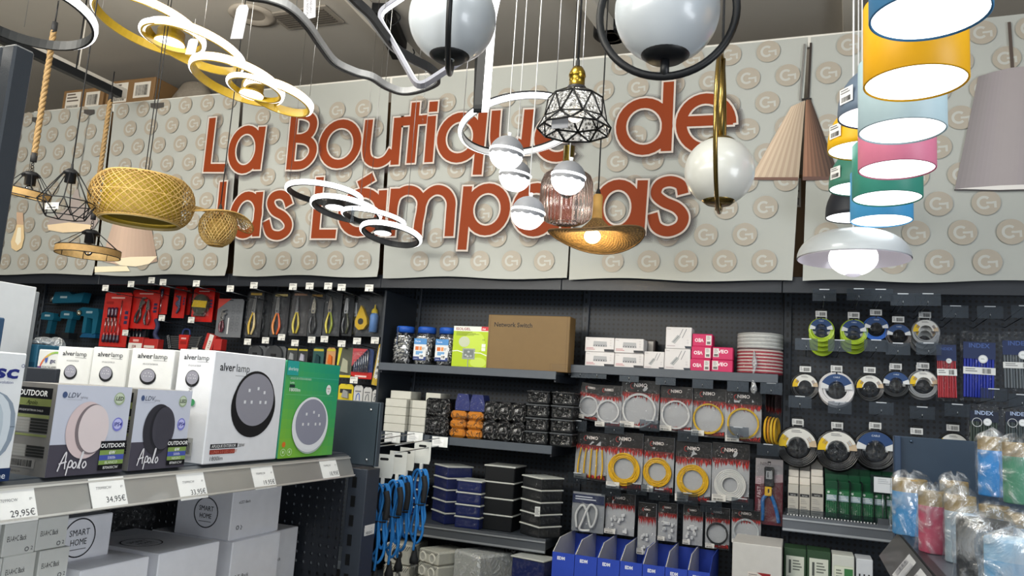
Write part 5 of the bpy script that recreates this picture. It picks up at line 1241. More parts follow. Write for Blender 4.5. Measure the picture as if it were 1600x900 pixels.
def plier_pack(px, cardc, col, col2, style, label, jaw='#b9bbbe', back=None, Y=YT, spread=.015, ang=.0):
    def t(r, w, h):
        pliers(r, -w*.08, h*.05, h*.82, col, col2, jaw, style=style, spread=spread, ang=ang)
    return pack(*px, Y, 'pliers_pack', cardc, t, label, 'pliers', (lambda p, w, h: p.lay().rect(w*.1, h*.9, w*.85, h*.95, back)) if back else None, blister=(.02, .02, .95, .97, .03), m='card')
plier_pack((387, 454, 410, 527), '#2a2c2f', '#c9a32a', '#c9b37a', 'pl', 'clear pack with long yellow and cream handled pliers', back='#c6a03a', ang=.08)
plier_pack((403, 455, 423, 527), '#23262a', '#2a2c30', '#26282c', 'pl', 'clear pack with dark pliers between yellow and orange pairs', Y=YT+.04)
plier_pack((425, 456, 451, 527), '#2b2c30', '#d9802a', '#cf5a2a', 'pl', 'clear pack with orange insulated pliers', back='#d8c07a', spread=.019)
plier_pack((455, 455, 482, 525), '#3c3b3d', '#c9b52a', '#b9a53a', 'needle', 'clear pack with yellow needle nose pliers', back='#b98a6a')
plier_pack((483, 457, 505, 526), '#33363b', '#14171c', '#14171c', 'cutter', 'clear pack with black handled chunky pliers', '#d8d3c2', '#b58a3a')
plier_pack((507, 455, 533, 525), '#33363a', '#c9b72a', '#8f9a2a', 'cutter', 'clear pack with yellow green handled cutters', '#a9a39a')
plier_pack((537, 458, 552, 525), '#24272b', '#1d2024', '#3d3f2a', 'pl', 'narrow clear pack with dark pliers beside the chalk line', Y=YT+.02)
plier_pack((551, 466, 566, 526), '#26282a', '#4a4522', '#3d3a20', 'pl', 'dim pack with olive handled pliers half behind the chalk line', Y=YT+.05)
def t_chalk(r, w, h):
    b = MB('gloss'); b.prism([(-w*.28, h*.72), (-w*.34, h*.6), (-w*.46, h*.35), (-w*.44, h*.22), (-w*.3, h*.14), (-w*.12, h*.16), (0, h*.28), (-w*.03, h*.42), (-w*.18, h*.62)], -.03, -.006, '#c9a41c'); o = b.build('chalk_line', r)
    MB('plastic').prism([(-w*.24+w*.1*math.cos(2*PI*i/14), h*.34+h*.075*math.sin(2*PI*i/14)) for i in range(14)], -.032, -.03, '#2c2d28').build('chalk_reel', o)
    b = MB('plastic'); b.lathe([(.001, h*.1), (w*.14, h*.1), (w*.14, h*.48), (w*.1, h*.54), (.001, h*.54)], '#5f83b8', 18, T=Mx.Translation((w*.22, -.02, 0))); o = b.build('chalk_bottle', r)
    MB('plastic').lathe([(w*.11, h*.54), (w*.1, h*.62), (w*.03, h*.66), (w*.02, h*.74), (.001, h*.75)], '#c9b02a', 18, T=Mx.Translation((w*.22, -.02, 0))).build('bottle_cap', o)
pack(558, 460, 600, 526, YT, 'chalk_line_pack', '#2d3136', t_chalk, 'clear pack with a yellow chalk line and a blue chalk bottle', 'chalk line', blister=(.02, .02, .98, .95, .04), m='card')
def t_bottle(r, w, h):
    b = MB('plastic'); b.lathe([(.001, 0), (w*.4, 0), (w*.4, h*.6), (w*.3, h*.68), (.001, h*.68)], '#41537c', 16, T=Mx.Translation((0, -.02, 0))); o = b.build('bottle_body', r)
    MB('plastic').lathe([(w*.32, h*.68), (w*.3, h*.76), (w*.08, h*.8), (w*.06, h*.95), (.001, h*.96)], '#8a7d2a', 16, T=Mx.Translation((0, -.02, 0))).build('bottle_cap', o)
pack(601, 482, 613, 527, YT+.06, 'chalk_bottle', None, t_bottle, 'dim blue chalk bottle with yellow cap in the shadow of the shelf side', 'bottle')
# lower row, showing above the lamp boxes
def saw(px, label):
    def t(r, w, h):
        b = MB('powder'); b.prism([(w*.4*math.cos(2*PI*i/20), h*.35+w*.4*math.sin(2*PI*i/20)) for i in range(20)], -.02, -.004, '#3d3f42'); b.build('hole_saw', r); b = MB('plastic'); b.box(-w*.12, w*.12, -.024, -.02, h*.25, h*.45, '#1e1f22'); b.build('saw_hub', r)
    pack(*px, YT, 'hole_saw_pack', '#53565a', t, label, 'hole saw', lambda p, w, h: p.lay().rect(w*.1, h*.78, w*.6, h*.9, '#8e9195'), m='card')
saw((389, 540, 415, 560), 'grey hole saw pack, the one nearer the wrench set'); saw((415, 541, 447, 563), 'grey hole saw pack next to the yellow topped cards')
def small(px, c, c2, label, Y=YT, art=None):
    def t(r, w, h):
        b = MB('plastic'); b.prism([(-w*.2, h*.2), (w*.25, h*.15), (w*.2, h*.55), (-w*.1, h*.65)], -.015, -.003, c2); b.build('contents', r)
    pack(*px, Y, 'tool_pack', c, t, label, 'tool pack', art or (lambda p, w, h: p.lay().rect(w*.05, h*.82, w*.95, h*.93, '#c9b83a')), m='card')
small((449, 543, 465, 566), '#35383a', '#8b8e90', 'small yellow topped tool pack next to the hole saws'); small((466, 544, 481, 568), '#2e3133', '#a8a7b6', 'small yellow topped tool pack with a pale part inside')
small((489, 543, 506, 574), '#1f4a48', '#16363a', 'small green tool card above the green lamp box'); small((510, 543, 524, 574), '#b98a5a', '#c9641f', 'small orange and brown tool card above the green lamp box')
small((527, 543, 553, 590), '#4a4d40', '#9fa08a', 'yellow edged tool pack reaching behind the green lamp box', art=lambda p, w, h: p.lay().poly([(w*.05, h*.98), (w*.25, h*.98), (w*.1, h*.4), (0, h*.4)], '#c9c23a').rect(0, 0, w, h*.08, '#d0bb1c'))
def t_bits(r, w, h):
    for i in range(7):
        b = MB('metal'); x = w*(-.32+.1*i); H = h*(.35+.07*i); b.rod((x, -.012, h*.22), (x, -.012, h*.22+H), .0022+.0003*i, '#a7aaad', 6)
        b.tube([V((x+.003*math.cos(k*1.1), -.012+.003*math.sin(k*1.1), h*.25+H*.85*k/22)) for k in range(23)], .0012, '#c3c6c9', 4); b.build('drill_bit', r)
pack(550, 545, 583, 592, YT, 'drill_bit_set', '#2b3d68', t_bits, 'red and blue card of seven drill bits', 'drill bit set', lambda p, w, h: p.lay().poly([(0, h), (w*.7, h), (0, h*.4)], '#c24a50').rect(0, 0, w, h*.22, '#b3241f').lay().rect(w*.2, h*.05, w*.75, h*.11, '#e3c4bf'), blister=(.05, .2, .95, .92, .02))
X, Z, w, h = rY(580, 538, 603, 603, 3.7); r = empty('spirit_level', (X, 3.7, Z)); b = MB('gloss'); T = Mx.Rotation(.12, 4, 'Y')
b.box(-.03, .03, -.012, .012, 0, h, '#d2ab14', T=T, ch=.003); b.build('level_body', r); p = Print((-.03, -.012, 0)); p.T = T; p.rect(.008, .04, .052, h-.02, '#d9d6cf').lay()
for i in range(5): p.rect(.015, .06+i*.032, .045, .075+i*.032, ('#8f8d88', '#3c3c3a', '#c7b24a')[i % 3])
p.build('printed_level', r); b = MB('film'); b.box(-.032, .032, -.015, -.013, .0, h, '#fff', T=T); b.build('wrapper', r); tag(r, 'yellow spirit level in a white sleeve hanging by the shelf side', 'spirit level')
small((529, 600, 552, 626), '#c9b41c', '#8f8f8d', 'yellow tool card just beyond the corner of the green lamp box', 3.7, lambda p, w, h: p.lay().rect(w*.1, h*.45, w*.9, h*.7, '#2c2c2a'))
for px, lab, c in (((553, 602, 567, 628), 'white card with a blue wire loop above the dark header panel', '#3c66b8'), ((568, 605, 581, 628), 'plain white card second from the yellow tool card', '#77797c'), ((582, 609, 594, 628), 'grey white card at the end over the dark header panel', '#55585c')):
    def t(r, w, h, c=c): MB('plastic').tube(spline([V((-w*.2, -.004, h*.1)), V((-w*.15, -.004, h*.4)), V((w*.1, -.004, h*.5)), V((w*.2, -.004, h*.1))], 5), .002, c, 6).build('wire_loop', r)
    pack(*px, 3.7, 'white_pack', '#b9b9b8', t, lab, 'tool pack', lambda p, w, h: p.lay().rect(w*.15, h*.6, w*.8, h*.68, '#6d6d70'), m='card')
for a in ((165, 450, 'the big screwdriver card'), (205, 444, 'the red pliers card'), (237, 438, 'the dark gap behind the red cards'), (255, 441, 'the slim blade card'), (307, 443, 'the tape measure card'), (196, 520, 'the small screwdriver pack'),
          (253, 497, 'the blue tool grip'), (299, 500, 'the wrench set'), (360, 451, 'the grey slip joint pliers card'), (397, 446, 'the cream handled pliers'), (458, 448, 'the needle nose pliers'), (484, 447, 'the black handled pliers'), (513, 447, 'the dark gap by the cutters'),
          (534, 449, 'the yellow green cutters'), (577, 450, 'the chalk line')): hook(a[0], a[1], 3.45 if a[1] < 460 else 3.68, 'small white price ticket hanging over '+a[2], 'tag')
for a in ((387, 534, 'the cream handled pliers'), (415, 532, 'the dark pliers'), (440, 527, 'the orange pliers'), (461, 536, 'the yellow topped pack'), (487, 531, 'the needle nose pliers'), (507, 530, 'the black handled pliers'), (534, 537, 'the yellow edged pack'), (558, 533, 'the drill bits'), (586, 532, 'the chalk line'), (304, 548, 'the wrench set and the lamp boxes'), (553, 594, 'the drill bits and the white cards')):
    hook(a[0], a[1], 3.68, 'small white price ticket just below '+a[2] if ' and ' not in a[2] else 'small white price ticket between '+a[2], 'tag')

# ================================================================ teal power tools on the pegboard
def power_tool(px, name, fn, label, cat):
    X, Z, w, h = rY(*px, 3.86); r = empty(name, (X, 3.86, Z)); fn(r, w, h); tag(r, label, cat)
TEAL, DK = '#12566e', '#15191d'
def f_drill(r, w, h):
    b = MB('plastic'); b.prism([(-w*.42, h*.72), (w*.3, h*.7), (w*.36, h*.78), (w*.32, h*.96), (-w*.2, h), (-w*.42, h*.95)], -.03, .03, TEAL); b.prism([(-w*.02, h*.72), (w*.22, h*.72), (w*.16, h*.22), (-w*.08, h*.22)], -.02, .02, '#0e465a'); b.build('body', r)
    b = MB('plastic'); b.lathe([(.001, 0), (.012, .0), (.02, .02), (.022, .045)], DK, 16, T=Mx.Translation((-w*.42-.042, 0, h*.84)) @ Mx.Rotation(PI/2, 4, 'Y')); b.build('chuck', r)
    b = MB('plastic'); b.prism([(-w*.22, 0), (w*.3, 0), (w*.26, h*.22), (-w*.18, h*.22)], -.032, .032, DK); b.build('battery', r)
    b = MB('plastic'); b.prism([(-w*.1, h*.6), (-w*.03, h*.6), (-w*.03, h*.7), (-w*.12, h*.7)], -.01, .01, DK); b.build('trigger', r)
    p = Print((0, -.03, 0)); p.rect(-w*.2, h*.83, w*.12, h*.9, '#9fb4bc'); p.build('lettering', r)
def f_jig(r, w, h):
    b = MB('plastic'); b.prism([(-w*.4, h*.72), (-w*.44, h*.9), (-w*.2, h), (w*.4, h*.96), (w*.46, h*.8), (w*.42, h*.15), (w*.28, h*.1), (w*.25, h*.62), (w*.02, h*.66), (w*.02, h*.15), (-w*.12, h*.15), (-w*.12, h*.7)], -.035, .035, TEAL); b.prism([(-w*.2, 0), (w*.42, 0), (w*.42, h*.14), (-w*.1, h*.14)], -.03, .03, '#0f4a70'); b.build('body', r)
    b = MB('metal'); b.lathe([(.001, 0), (.016, 0), (.018, .012)], '#a9a696', 14, T=Mx.Translation((-w*.28, -.036, h*.8)) @ Mx.Rotation(PI/2, 4, 'X')); b.build('dial', r); p = Print((0, -.035, 0)); p.rect(-w*.05, h*.8, w*.2, h*.87, '#8fa9b4'); p.build('lettering', r)
def f_grind(r, w, h):
    b = MB('plastic'); b.prism([(-w*.3, h*.4), (-w*.25, h*.95), (w*.1, h*.98), (w*.2, h*.8), (w*.5, h*.95), (w*.46, h*.3), (w*.1, h*.25), (-w*.28, h*.2)], -.03, .03, TEAL); b.build('body', r)
    b = MB('metal'); b.lathe([(.001, 0), (.02, 0), (.024, .03), (.02, .045)], '#a9aaa8', 16, T=Mx.Translation((-w*.36, 0, h*.25))); b.build('gear_head', r)
    b = MB('rubber'); b.lathe([(.001, 0), (.052, 0), (.052, .006), (.001, .008)], DK, 24, T=Mx.Translation((-w*.36, 0, h*.12))); b.build('disc', r); p = Print((0, -.03, 0)); p.rect(-w*.1, h*.55, w*.08, h*.68, '#9fb4bc'); p.build('lettering', r)
power_tool((66, 488, 92, 531), 'cordless_drill', f_drill, 'teal cordless drill nearest the white carton', 'drill')
power_tool((96, 486, 122, 530), 'cordless_drill', f_drill, 'teal cordless drill between the other drill and the jigsaw', 'drill')
power_tool((122, 481, 161, 528), 'jigsaw', f_jig, 'teal jigsaw next to the red screwdriver card', 'jigsaw'); power_tool((76, 456, 136, 480), 'angle_grinder', f_grind, 'teal angle grinder above the drills', 'angle grinder')
# ================================================================ goods on the centre bay shelves
def shelf_box(name, x0, x1, yt, Y, z, d, col, front, label, cat='box', side=None, m='card', top=None, h=None, ch=.0025, rot=0.):
    ym = yt+10; a, b, c = pY(x0, ym, Y), pY(x1, ym, Y), pY((x0+x1)/2, yt, Y); w = b.x-a.x; h = h or c.z-z
    o = cart(name, w, d, h, col, front, side, top, m=m, ch=ch); o.location = ((a.x+b.x)/2, Y+d/2, z); o.rotation_euler = (0, 0, rot); tag(o, label, cat); return o, w, h
# jars of screws
def jar(seed, lab):
    def f():
        rr = random.Random(seed); r = empty('screw_jar'); W, H = .105, .195
        sq = lambda a: 1/max(abs(math.cos(a))**5+abs(math.sin(a))**5, 1e-6)**.2
        b = MB('gloss')
        for i in range(240):
            a = rr.uniform(0, 2*PI); q = (W/2-.012)*sq(a)*.97; z = rr.uniform(.012, .145); c = V((q*math.cos(a), q*math.sin(a), z)); t = V((rr.gauss(0, 1), rr.gauss(0, .4), rr.gauss(0, 1))); t = (t-c.normalized()*t.dot(c.normalized())*.8).normalized()*rr.uniform(.008, .016)
            g = rr.choice(['#dadcdc', '#a6a8aa', '#f0f0f0', '#85878a', '#c2c0b6']); b.rod(c-t, c+t, .0032, g, 5); 
            if i % 3 == 0: b.rod(c+t, c+t*1.2, .0058, g, 6)
        b.lathe([(.001, .01), (.036, .01), (.036, .14), (.001, .145)], '#74777a', 16); b.build('screws', r, kind='stuff')
        prof = [(.001, 0), (W/2-.006, 0), (W/2, .008), (W/2-.001, .07), (W/2, .14), (W/2-.008, .155), (W/2-.012, .165)]
        MB('glass_clear').lathe(prof, '#ffffff', 40, rfun=lambda a: min(1.18, sq(a))).build('jar', r)
        MB('plastic').lathe([(.001, .198), (W/2-.008, .198), (W/2-.003, .194), (W/2-.003, .166), (.001, .166)], '#1d4fa8', 40, rfun=lambda a: 1+.012*math.cos(36*a)).build('blue_lid', r)
        if lab:
            p = Print((-.045, -W/2-.0015, 0)); p.rect(0, .024, .075, .135, '#d5d8da').lay().rect(0, .105, .075, .135, '#4a86c0').rect(.0, .024, .075, .042, '#2d3f74').rect(.01, .075, .03, .094, '#c9682f').rect(.034, .075, .048, .094, '#d98a4a').rect(.014, .052, .055, .07, '#6c9cc8').rect(.036, .032, .062, .058, '#eef0f0').lay()
            p.text(.006, .116, .01, 'FAMILY'[:0]+'Tacos', '#e8eef4').text(.05, .078, .012, '37', '#5a4a42').bars(.039, .038, .059, .052, 12).text(.006, .03, .006, 'Index'[:0]+'unecol', '#dfe4f0'); p.build('printed_label', r)
        else:
            p = Print((-.03, -W/2-.0015, 0)); p.rect(.008, .1, .014, .19, '#22304c'); p.build('dark_strip', r)
        return r
    return f
Yj = 3.66
for i, (px, lb, txt) in enumerate(((625, False, 'jar of screws with blue lid and no paper label, nearest the shelf side'), (659, True, 'jar of screws with blue lid and paper label, between two other jars'), (693, True, 'jar of screws with blue lid and paper label, next to the lime box'))):
    q = pY(px, 540, Yj-.05); o = jar(5+i, lb)(); o.location = (q.x, Yj, Z1+.001); s_ = (Z1+.001); tag(o, txt, 'jar', None); o.scale = (.98, .98, 1.02)
def isol(p, w, h):
    p.rect(0, 0, w, h, '#a9c21c').lay().rect(0, h*.88, w, h, '#d9dcd4').rect(w*.8, h*.9, w, h, '#c22f38').disc(w*.62, h*.62, w*.3, h*.26, '#b9d048').disc(w*.76, h*.13, w*.23, h*.12, '#bcd254').lay()
    p.text(w*.07, h*.905, h*.065, 'ISOLGEL', '#8f2a3a', bold=.02, width=w*.42).text(w*.83, h*.925, h*.035, 'IP68', '#f3dcdc', bold=.02)
    p.lines(w*.08, h*.76, w*.75, h*.86, 4, '#4c5a26', .35).disc(w*.33, h*.62, w*.16, h*.13, '#b9c0a6').lay().rect(w*.3, h*.2, w*.66, h*.46, '#8e9690').rect(w*.84, h*.5, w*.95, h*.58, '#dfe2d8').rect(w*.84, h*.41, w*.95, h*.49, '#dfe2d8').text(w*.85, h*.66, h*.04, 'CE', '#3d4430').lay()
    p.rect(w*.34, h*.24, w*.62, h*.43, '#6f7674').band([(0, h*.38), (w*.15, h*.4), (w*.32, h*.36)], .004, '#e6e8e2').band([(w*.64, h*.36), (w*.82, h*.36), (w, h*.3)], .004, '#e6e8e2').band([(w*.48, h*.22), (w*.47, h*.12), (w*.48, 0)], .004, '#8c9296')
    p.lay()
    for a, b in ((.4, .3), (.48, .38), (.55, .28), (.46, .27)): p.disc(w*a, h*b, w*.035, h*.025, '#a9aeb0', 10)
shelf_box('gel_box', 709, 763, 510, 3.6, Z1, .06, '#9cb41c', isol, 'lime green box picturing a white junction box with wires')
def netsw(p, w, h):
    p.text(w*.08, h*.78, h*.085, 'Network Switch', '#1d160a', width=w*.47, bold=.02); p.ring(w*.9, h*.08, w*.0, h*.0, .001, '#5f4a30', 4) if 0 else p.band([(w*.79, h*.14), (w*.79, h*.03), (w, h*.03)], .0012, '#5f4a30').band([(w*.79, h*.14), (w, h*.14)], .0012, '#5f4a30')
    p.lay().lines(w*.81, h*.04, w*.98, h*.125, 3, '#6f5a3c', .4); p.band([(w*.025, 0), (w*.03, h)], .0015, '#5d4529').band([(w*.972, 0), (w*.968, h)], .0015, '#5d4529')
shelf_box('cardboard_carton', 763, 891, 493, 3.6, Z1, .1, '#735a32', netsw, 'flat brown cardboard carton printed Network Switch', 'carton')

# shelf 2
Yw = 3.62
cA = pY(601, 650, Yw).x; hw = (pY(620, 623, Yw).z-Z2)/4
place = [('topmost', 4), ('second', 3), ('third', 2), ('fourth', 1), ('lowest', 0)]
for nm, k in place:
    for c, (x0, x1) in enumerate(((600, 634), (642, 665))):
        if c == 1 and k == 4: x0, x1 = 656, 681
        a, b = pY(x0+(0 if k < 4 else 1), 650, Yw).x, pY(x1, 650, Yw).x; w = b-a-.003
        yy = Yw+(.04 if k == 4 else .0); o = cart('white_box', w, .12, hw-.001, '#c9c8bf'); o.location = ((a+b)/2, yy+.06, Z2+k*hw)
        tag(o, 'small plain white box, %s of the stack %s' % (nm, ('by the shelf side', 'by the black wrapped boxes')[c]), 'box', 'plain white boxes on the middle shelf')
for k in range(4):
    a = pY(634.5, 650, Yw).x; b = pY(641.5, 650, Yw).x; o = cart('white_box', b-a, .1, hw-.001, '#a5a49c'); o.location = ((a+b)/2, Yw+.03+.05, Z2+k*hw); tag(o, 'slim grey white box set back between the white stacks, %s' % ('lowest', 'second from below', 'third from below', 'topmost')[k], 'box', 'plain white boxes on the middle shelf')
def wrapped(name, w, d, h, col, knock=None, pat=None, wrap='dark_wrap', lid=None, ch=.008):
    r = empty(name); b = MB('plastic'); b.box(-w/2, w/2, -d/2, d/2, 0, h-(.004 if lid else 0), col, ch=ch); o = b.build('box_body', r)
    if lid: MB('plastic').box(-w/2-.004, w/2+.004, -d/2-.004, d/2+.004, h-.007, h, lid, ch=.002).build('lid', r)
    if knock:
        b = MB('rubber')
        for u, v, q in knock: b.lathe([(q*.6, .002), (q*.65, .004), (q*.9, .004), (q, 0)], knock_col.get(col, '#17181a'), 18, T=Mx.Translation((u*w, -d/2, v*h)) @ Mx.Rotation(PI/2, 4, 'X')); b.lathe([(.001, .001), (q*.6, .002)], '#0c0d0f' if col[1] in '123' else '#b9b8b0', 16, T=Mx.Translation((u*w, -d/2, v*h)) @ Mx.Rotation(PI/2, 4, 'X'))
        b.build('knockout', o)
    if pat: p = Print((-w/2, -d/2, 0)); pat(p, w, h); p.build('printed_wrap', o)
    if wrap: MB(wrap).box(-w/2-.0025, w/2+.0025, -d/2-.0025, d/2+.0025, 0, h+.0025, '#fff', ch=.012).build('plastic_wrap', r)
    return r
knock_col = {}
def put_y(r, x0, x1, yb, Y, z, d, label, cat='junction box', group=None, rot=0.):
    a, b = pY(x0, yb, Y), pY(x1, yb, Y); r.location = ((a.x+b.x)/2, Y+d/2, z); r.rotation_euler = (0, 0, rot); return tag(r, label, cat, group)
def pw(x0, x1, y, Y): return pY(x1, y, Y).x-pY(x0, y, Y).x
def ph(x, y0, y1, Y): return pY(x, y0, Y).z-pY(x, y1, Y).z
h2 = (pY(683, 622, 3.62).z-Z2)/2; w_ = pw(664, 700, 650, 3.62)
for k in (0, 1):
    put_y(wrapped('junction_box', w_, .11, h2-.003, '#202225', [(-.1, .5, .026 if k else .014)], ch=.016), 664, 700, 650, 3.62, Z2+k*h2, .11, 'black junction box in plastic, %s of two beside the plain white boxes' % ('lower' if k == 0 else 'upper'))
def scribble(p, w, h):
    p.lay()
    for i in range(6):
        u = w*R.uniform(.05, .9); v = h*R.uniform(.1, .9); p.band([tuple(q) for q in spline([V((u+R.uniform(-.1, .12)*w*j, v+R.uniform(-.3, .3)*h)) for j in range(4)], 4)], .0022, '#3a2a1a')
ho = (pY(727, 642, 3.6).z-Z2)/3; wo = pw(702, 727, 660, 3.6)
for k in range(3):
    for c, (x0, x1) in enumerate(((702, 727), (728, 753))):
        put_y(wrapped('junction_box', wo*.98, .09, ho-.0015, '#c87a1c', None, scribble, 'film', ch=.012), x0, x1, 660, 3.6, Z2+k*ho, .09, 'orange wrapped box, %s layer of the orange stack, %s column' % (('bottom', 'middle', 'top')[k], ('near', 'far')[c]))
wb, hb = pw(712, 734, 628, 3.61), ph(734, 615, 641, 3.61)
for c, (x0, x1) in enumerate(((712, 734), (735, 757))):
    r = empty('junction_box'); b = MB('plastic'); b.prism([(-wb/2, 0), (wb/2, 0), (wb/2, hb*.5), (wb*.36, hb), (-wb*.36, hb), (-wb/2, hb*.5)], -.04, .04, '#26306c'); b.build('box_body', r)
    MB('film').prism([(-wb/2-.002, 0), (wb/2+.002, 0), (wb/2+.002, hb*.5), (wb*.36+.002, hb+.002), (-wb*.36-.002, hb+.002), (-wb/2-.002, hb*.5)], -.043, .043, '#fff').build('plastic_wrap', r)
    put_y(r, x0, x1, 628, 3.61, Z2+3*ho+.001, .08, 'blue wrapped box on top of the orange stack, %s' % ('the one nearer the white boxes', 'the one nearer the black boxes')[c])
h3 = (pY(786, 628, 3.61).z-Z2)/2
for k in (0, 1):
    for c in range(3):
        x0 = 754+c*22; w3 = pw(x0, x0+21, 660, 3.61)
        put_y(wrapped('junction_box', w3*.97, .1, h3-.003, '#1c1e22', None, None, ch=.01), x0, x0+21, 660, 3.61, Z2+k*h3, .1, 'black wrapped box beside the orange stack, %s row, %s from the orange boxes' % (('lower', 'upper')[k], ('first', 'second', 'third')[c]))
for s_, (x0, x1, yt) in enumerate(((821, 857, 610), (860, 896, 612))):
    h4 = (pY((x0+x1)/2, yt, 3.6).z-Z2)/4; w4 = pw(x0, x1, 650, 3.6)
    for k in range(4): put_y(wrapped('junction_box', w4*.93, .12, h4-.002, '#1e2023', None, None, lid='#4c5054' if k < 3 else '#26282b', ch=.006), x0, x1, 650, 3.6, Z2+k*h4, .12, 'black wrapped box of the %s tall stack, %s' % (('first', 'second')[s_], ('lowest', 'second from below', 'third from below', 'topmost')[k]))
# shelf 3
LID = '#c3c6c2'
def lidstack(x0, x1, ys, Y, d, col, label, rot=0., wrap='film', w=None, lid=LID):
    n = len(ys)-1; xm = (x0+x1)/2; w = w or pw(x0, x1, 790, Y); zt = pY(xm, ys[0], Y).z; h = (zt-Z3)/n
    for k in range(n):
        put_y(wrapped('junction_box', w, d, h-.001, col, None, None, wrap, lid, ch=.004), x0, x1, 790, Y, Z3+k*h, d, label+', '+('lowest', 'second from below', 'third from below', 'fourth from below', 'topmost')[k if k < n-1 else 4], rot=rot)
lidstack(626, 652, [748, 764, 779, 794, 806], 3.74, .12, '#111b4c', 'dark blue lidded box half behind the blue cords')
lidstack(668, 724, [727, 743, 760, 777, 793, 808], 3.63, .14, '#121d50', 'blue lidded box in the tall cornerwise stack', math.radians(-38), w=.15)
lidstack(712, 750, [750, 766, 781, 797, 814], 3.57, .12, '#131f54', 'blue lidded box in the small stack before the black ones')
lidstack(754, 801, [727, 750, 772, 794, 818], 3.62, .16, '#17191c', 'black lidded box in the squared stack', wrap=None)
lidstack(817, 862, [745, 762, 779, 797, 814, 831], 3.585, .13, '#1d1f22', 'black lidded box in the plastic wrapped stack at the shelf end', math.radians(-35), w=.155)
q = pY(846, 797, 3.56); p = Print((0, 0, 0)); p.rect(-.012, -.022, .012, .022, '#d8dad8').lay().lines(-.009, -.016, .009, .014, 5, '#777'); o = p.build('price_label', loc=(q.x, q.y-.06, q.z)); o.rotation_euler = (0, 0, math.radians(25)); tag(o, 'white label stuck on the wrapped black stack', 'label')
# base shelf
def hatch(p, w, h):
    p.lay()
    for i in range(14):
        u = w*(i/13); p.band([(u, h*.98), (max(0, u-w*.12), h*.72)], .0025, '#2a2b2c')
knock_col['#c4c3b8'] = '#d3d2c8'
zt = pY(668, 858, 3.5).z; hk_ = (zt-ZB)/3
for k in range(3):
    put_y(wrapped('junction_box', .15, .2, hk_-.002, '#c4c3b8', [(-.25, .45, .026), (.22, .45, .026)], hatch, 'film'), 655, 705, 870, 3.48, ZB+k*hk_, .2, 'white junction box with round knockouts, %s of the wrapped stack on the base shelf' % ('lowest', 'middle', 'topmost')[k], rot=math.radians(-25))
hk2 = (pY(625, 850, 3.5).z-ZB)/2
for k in range(2): put_y(wrapped('junction_box', .14, .2, hk2-.002, '#bdbcb2', [(0, .5, .03)], hatch, 'film'), 600, 640, 870, 3.5, ZB+k*hk2, .2, 'white wrapped junction box behind the black plugs, %s' % ('lower', 'upper')[k])
zt = pY(735, 866, 3.46).z; put_y(wrapped('white_bundle', .19, .26, zt-ZB, '#c3c1b6', None, None, 'film_milky'), 715, 775, 880, 3.46, ZB, .26, 'white block wrapped in milky plastic on the base shelf', 'bundle', rot=math.radians(-28))
zt = pY(806, 856, 3.62).z; put_y(wrapped('dark_box', .13, .15, zt-ZB, '#191b1f', None, None, 'dark_wrap'), 787, 828, 870, 3.62, ZB, .15, 'dark wrapped box in the shadow behind the white block', 'box')
zt = pY(830, 873, 3.46).z; put_y(wrapped('junction_box', .17, .12, zt-ZB, '#131f54', None, None, 'film', lid='#b9bcb8'), 800, 855, 885, 3.46, ZB, .12, 'blue box with a pale slatted lid on the base shelf', rot=math.radians(-12))
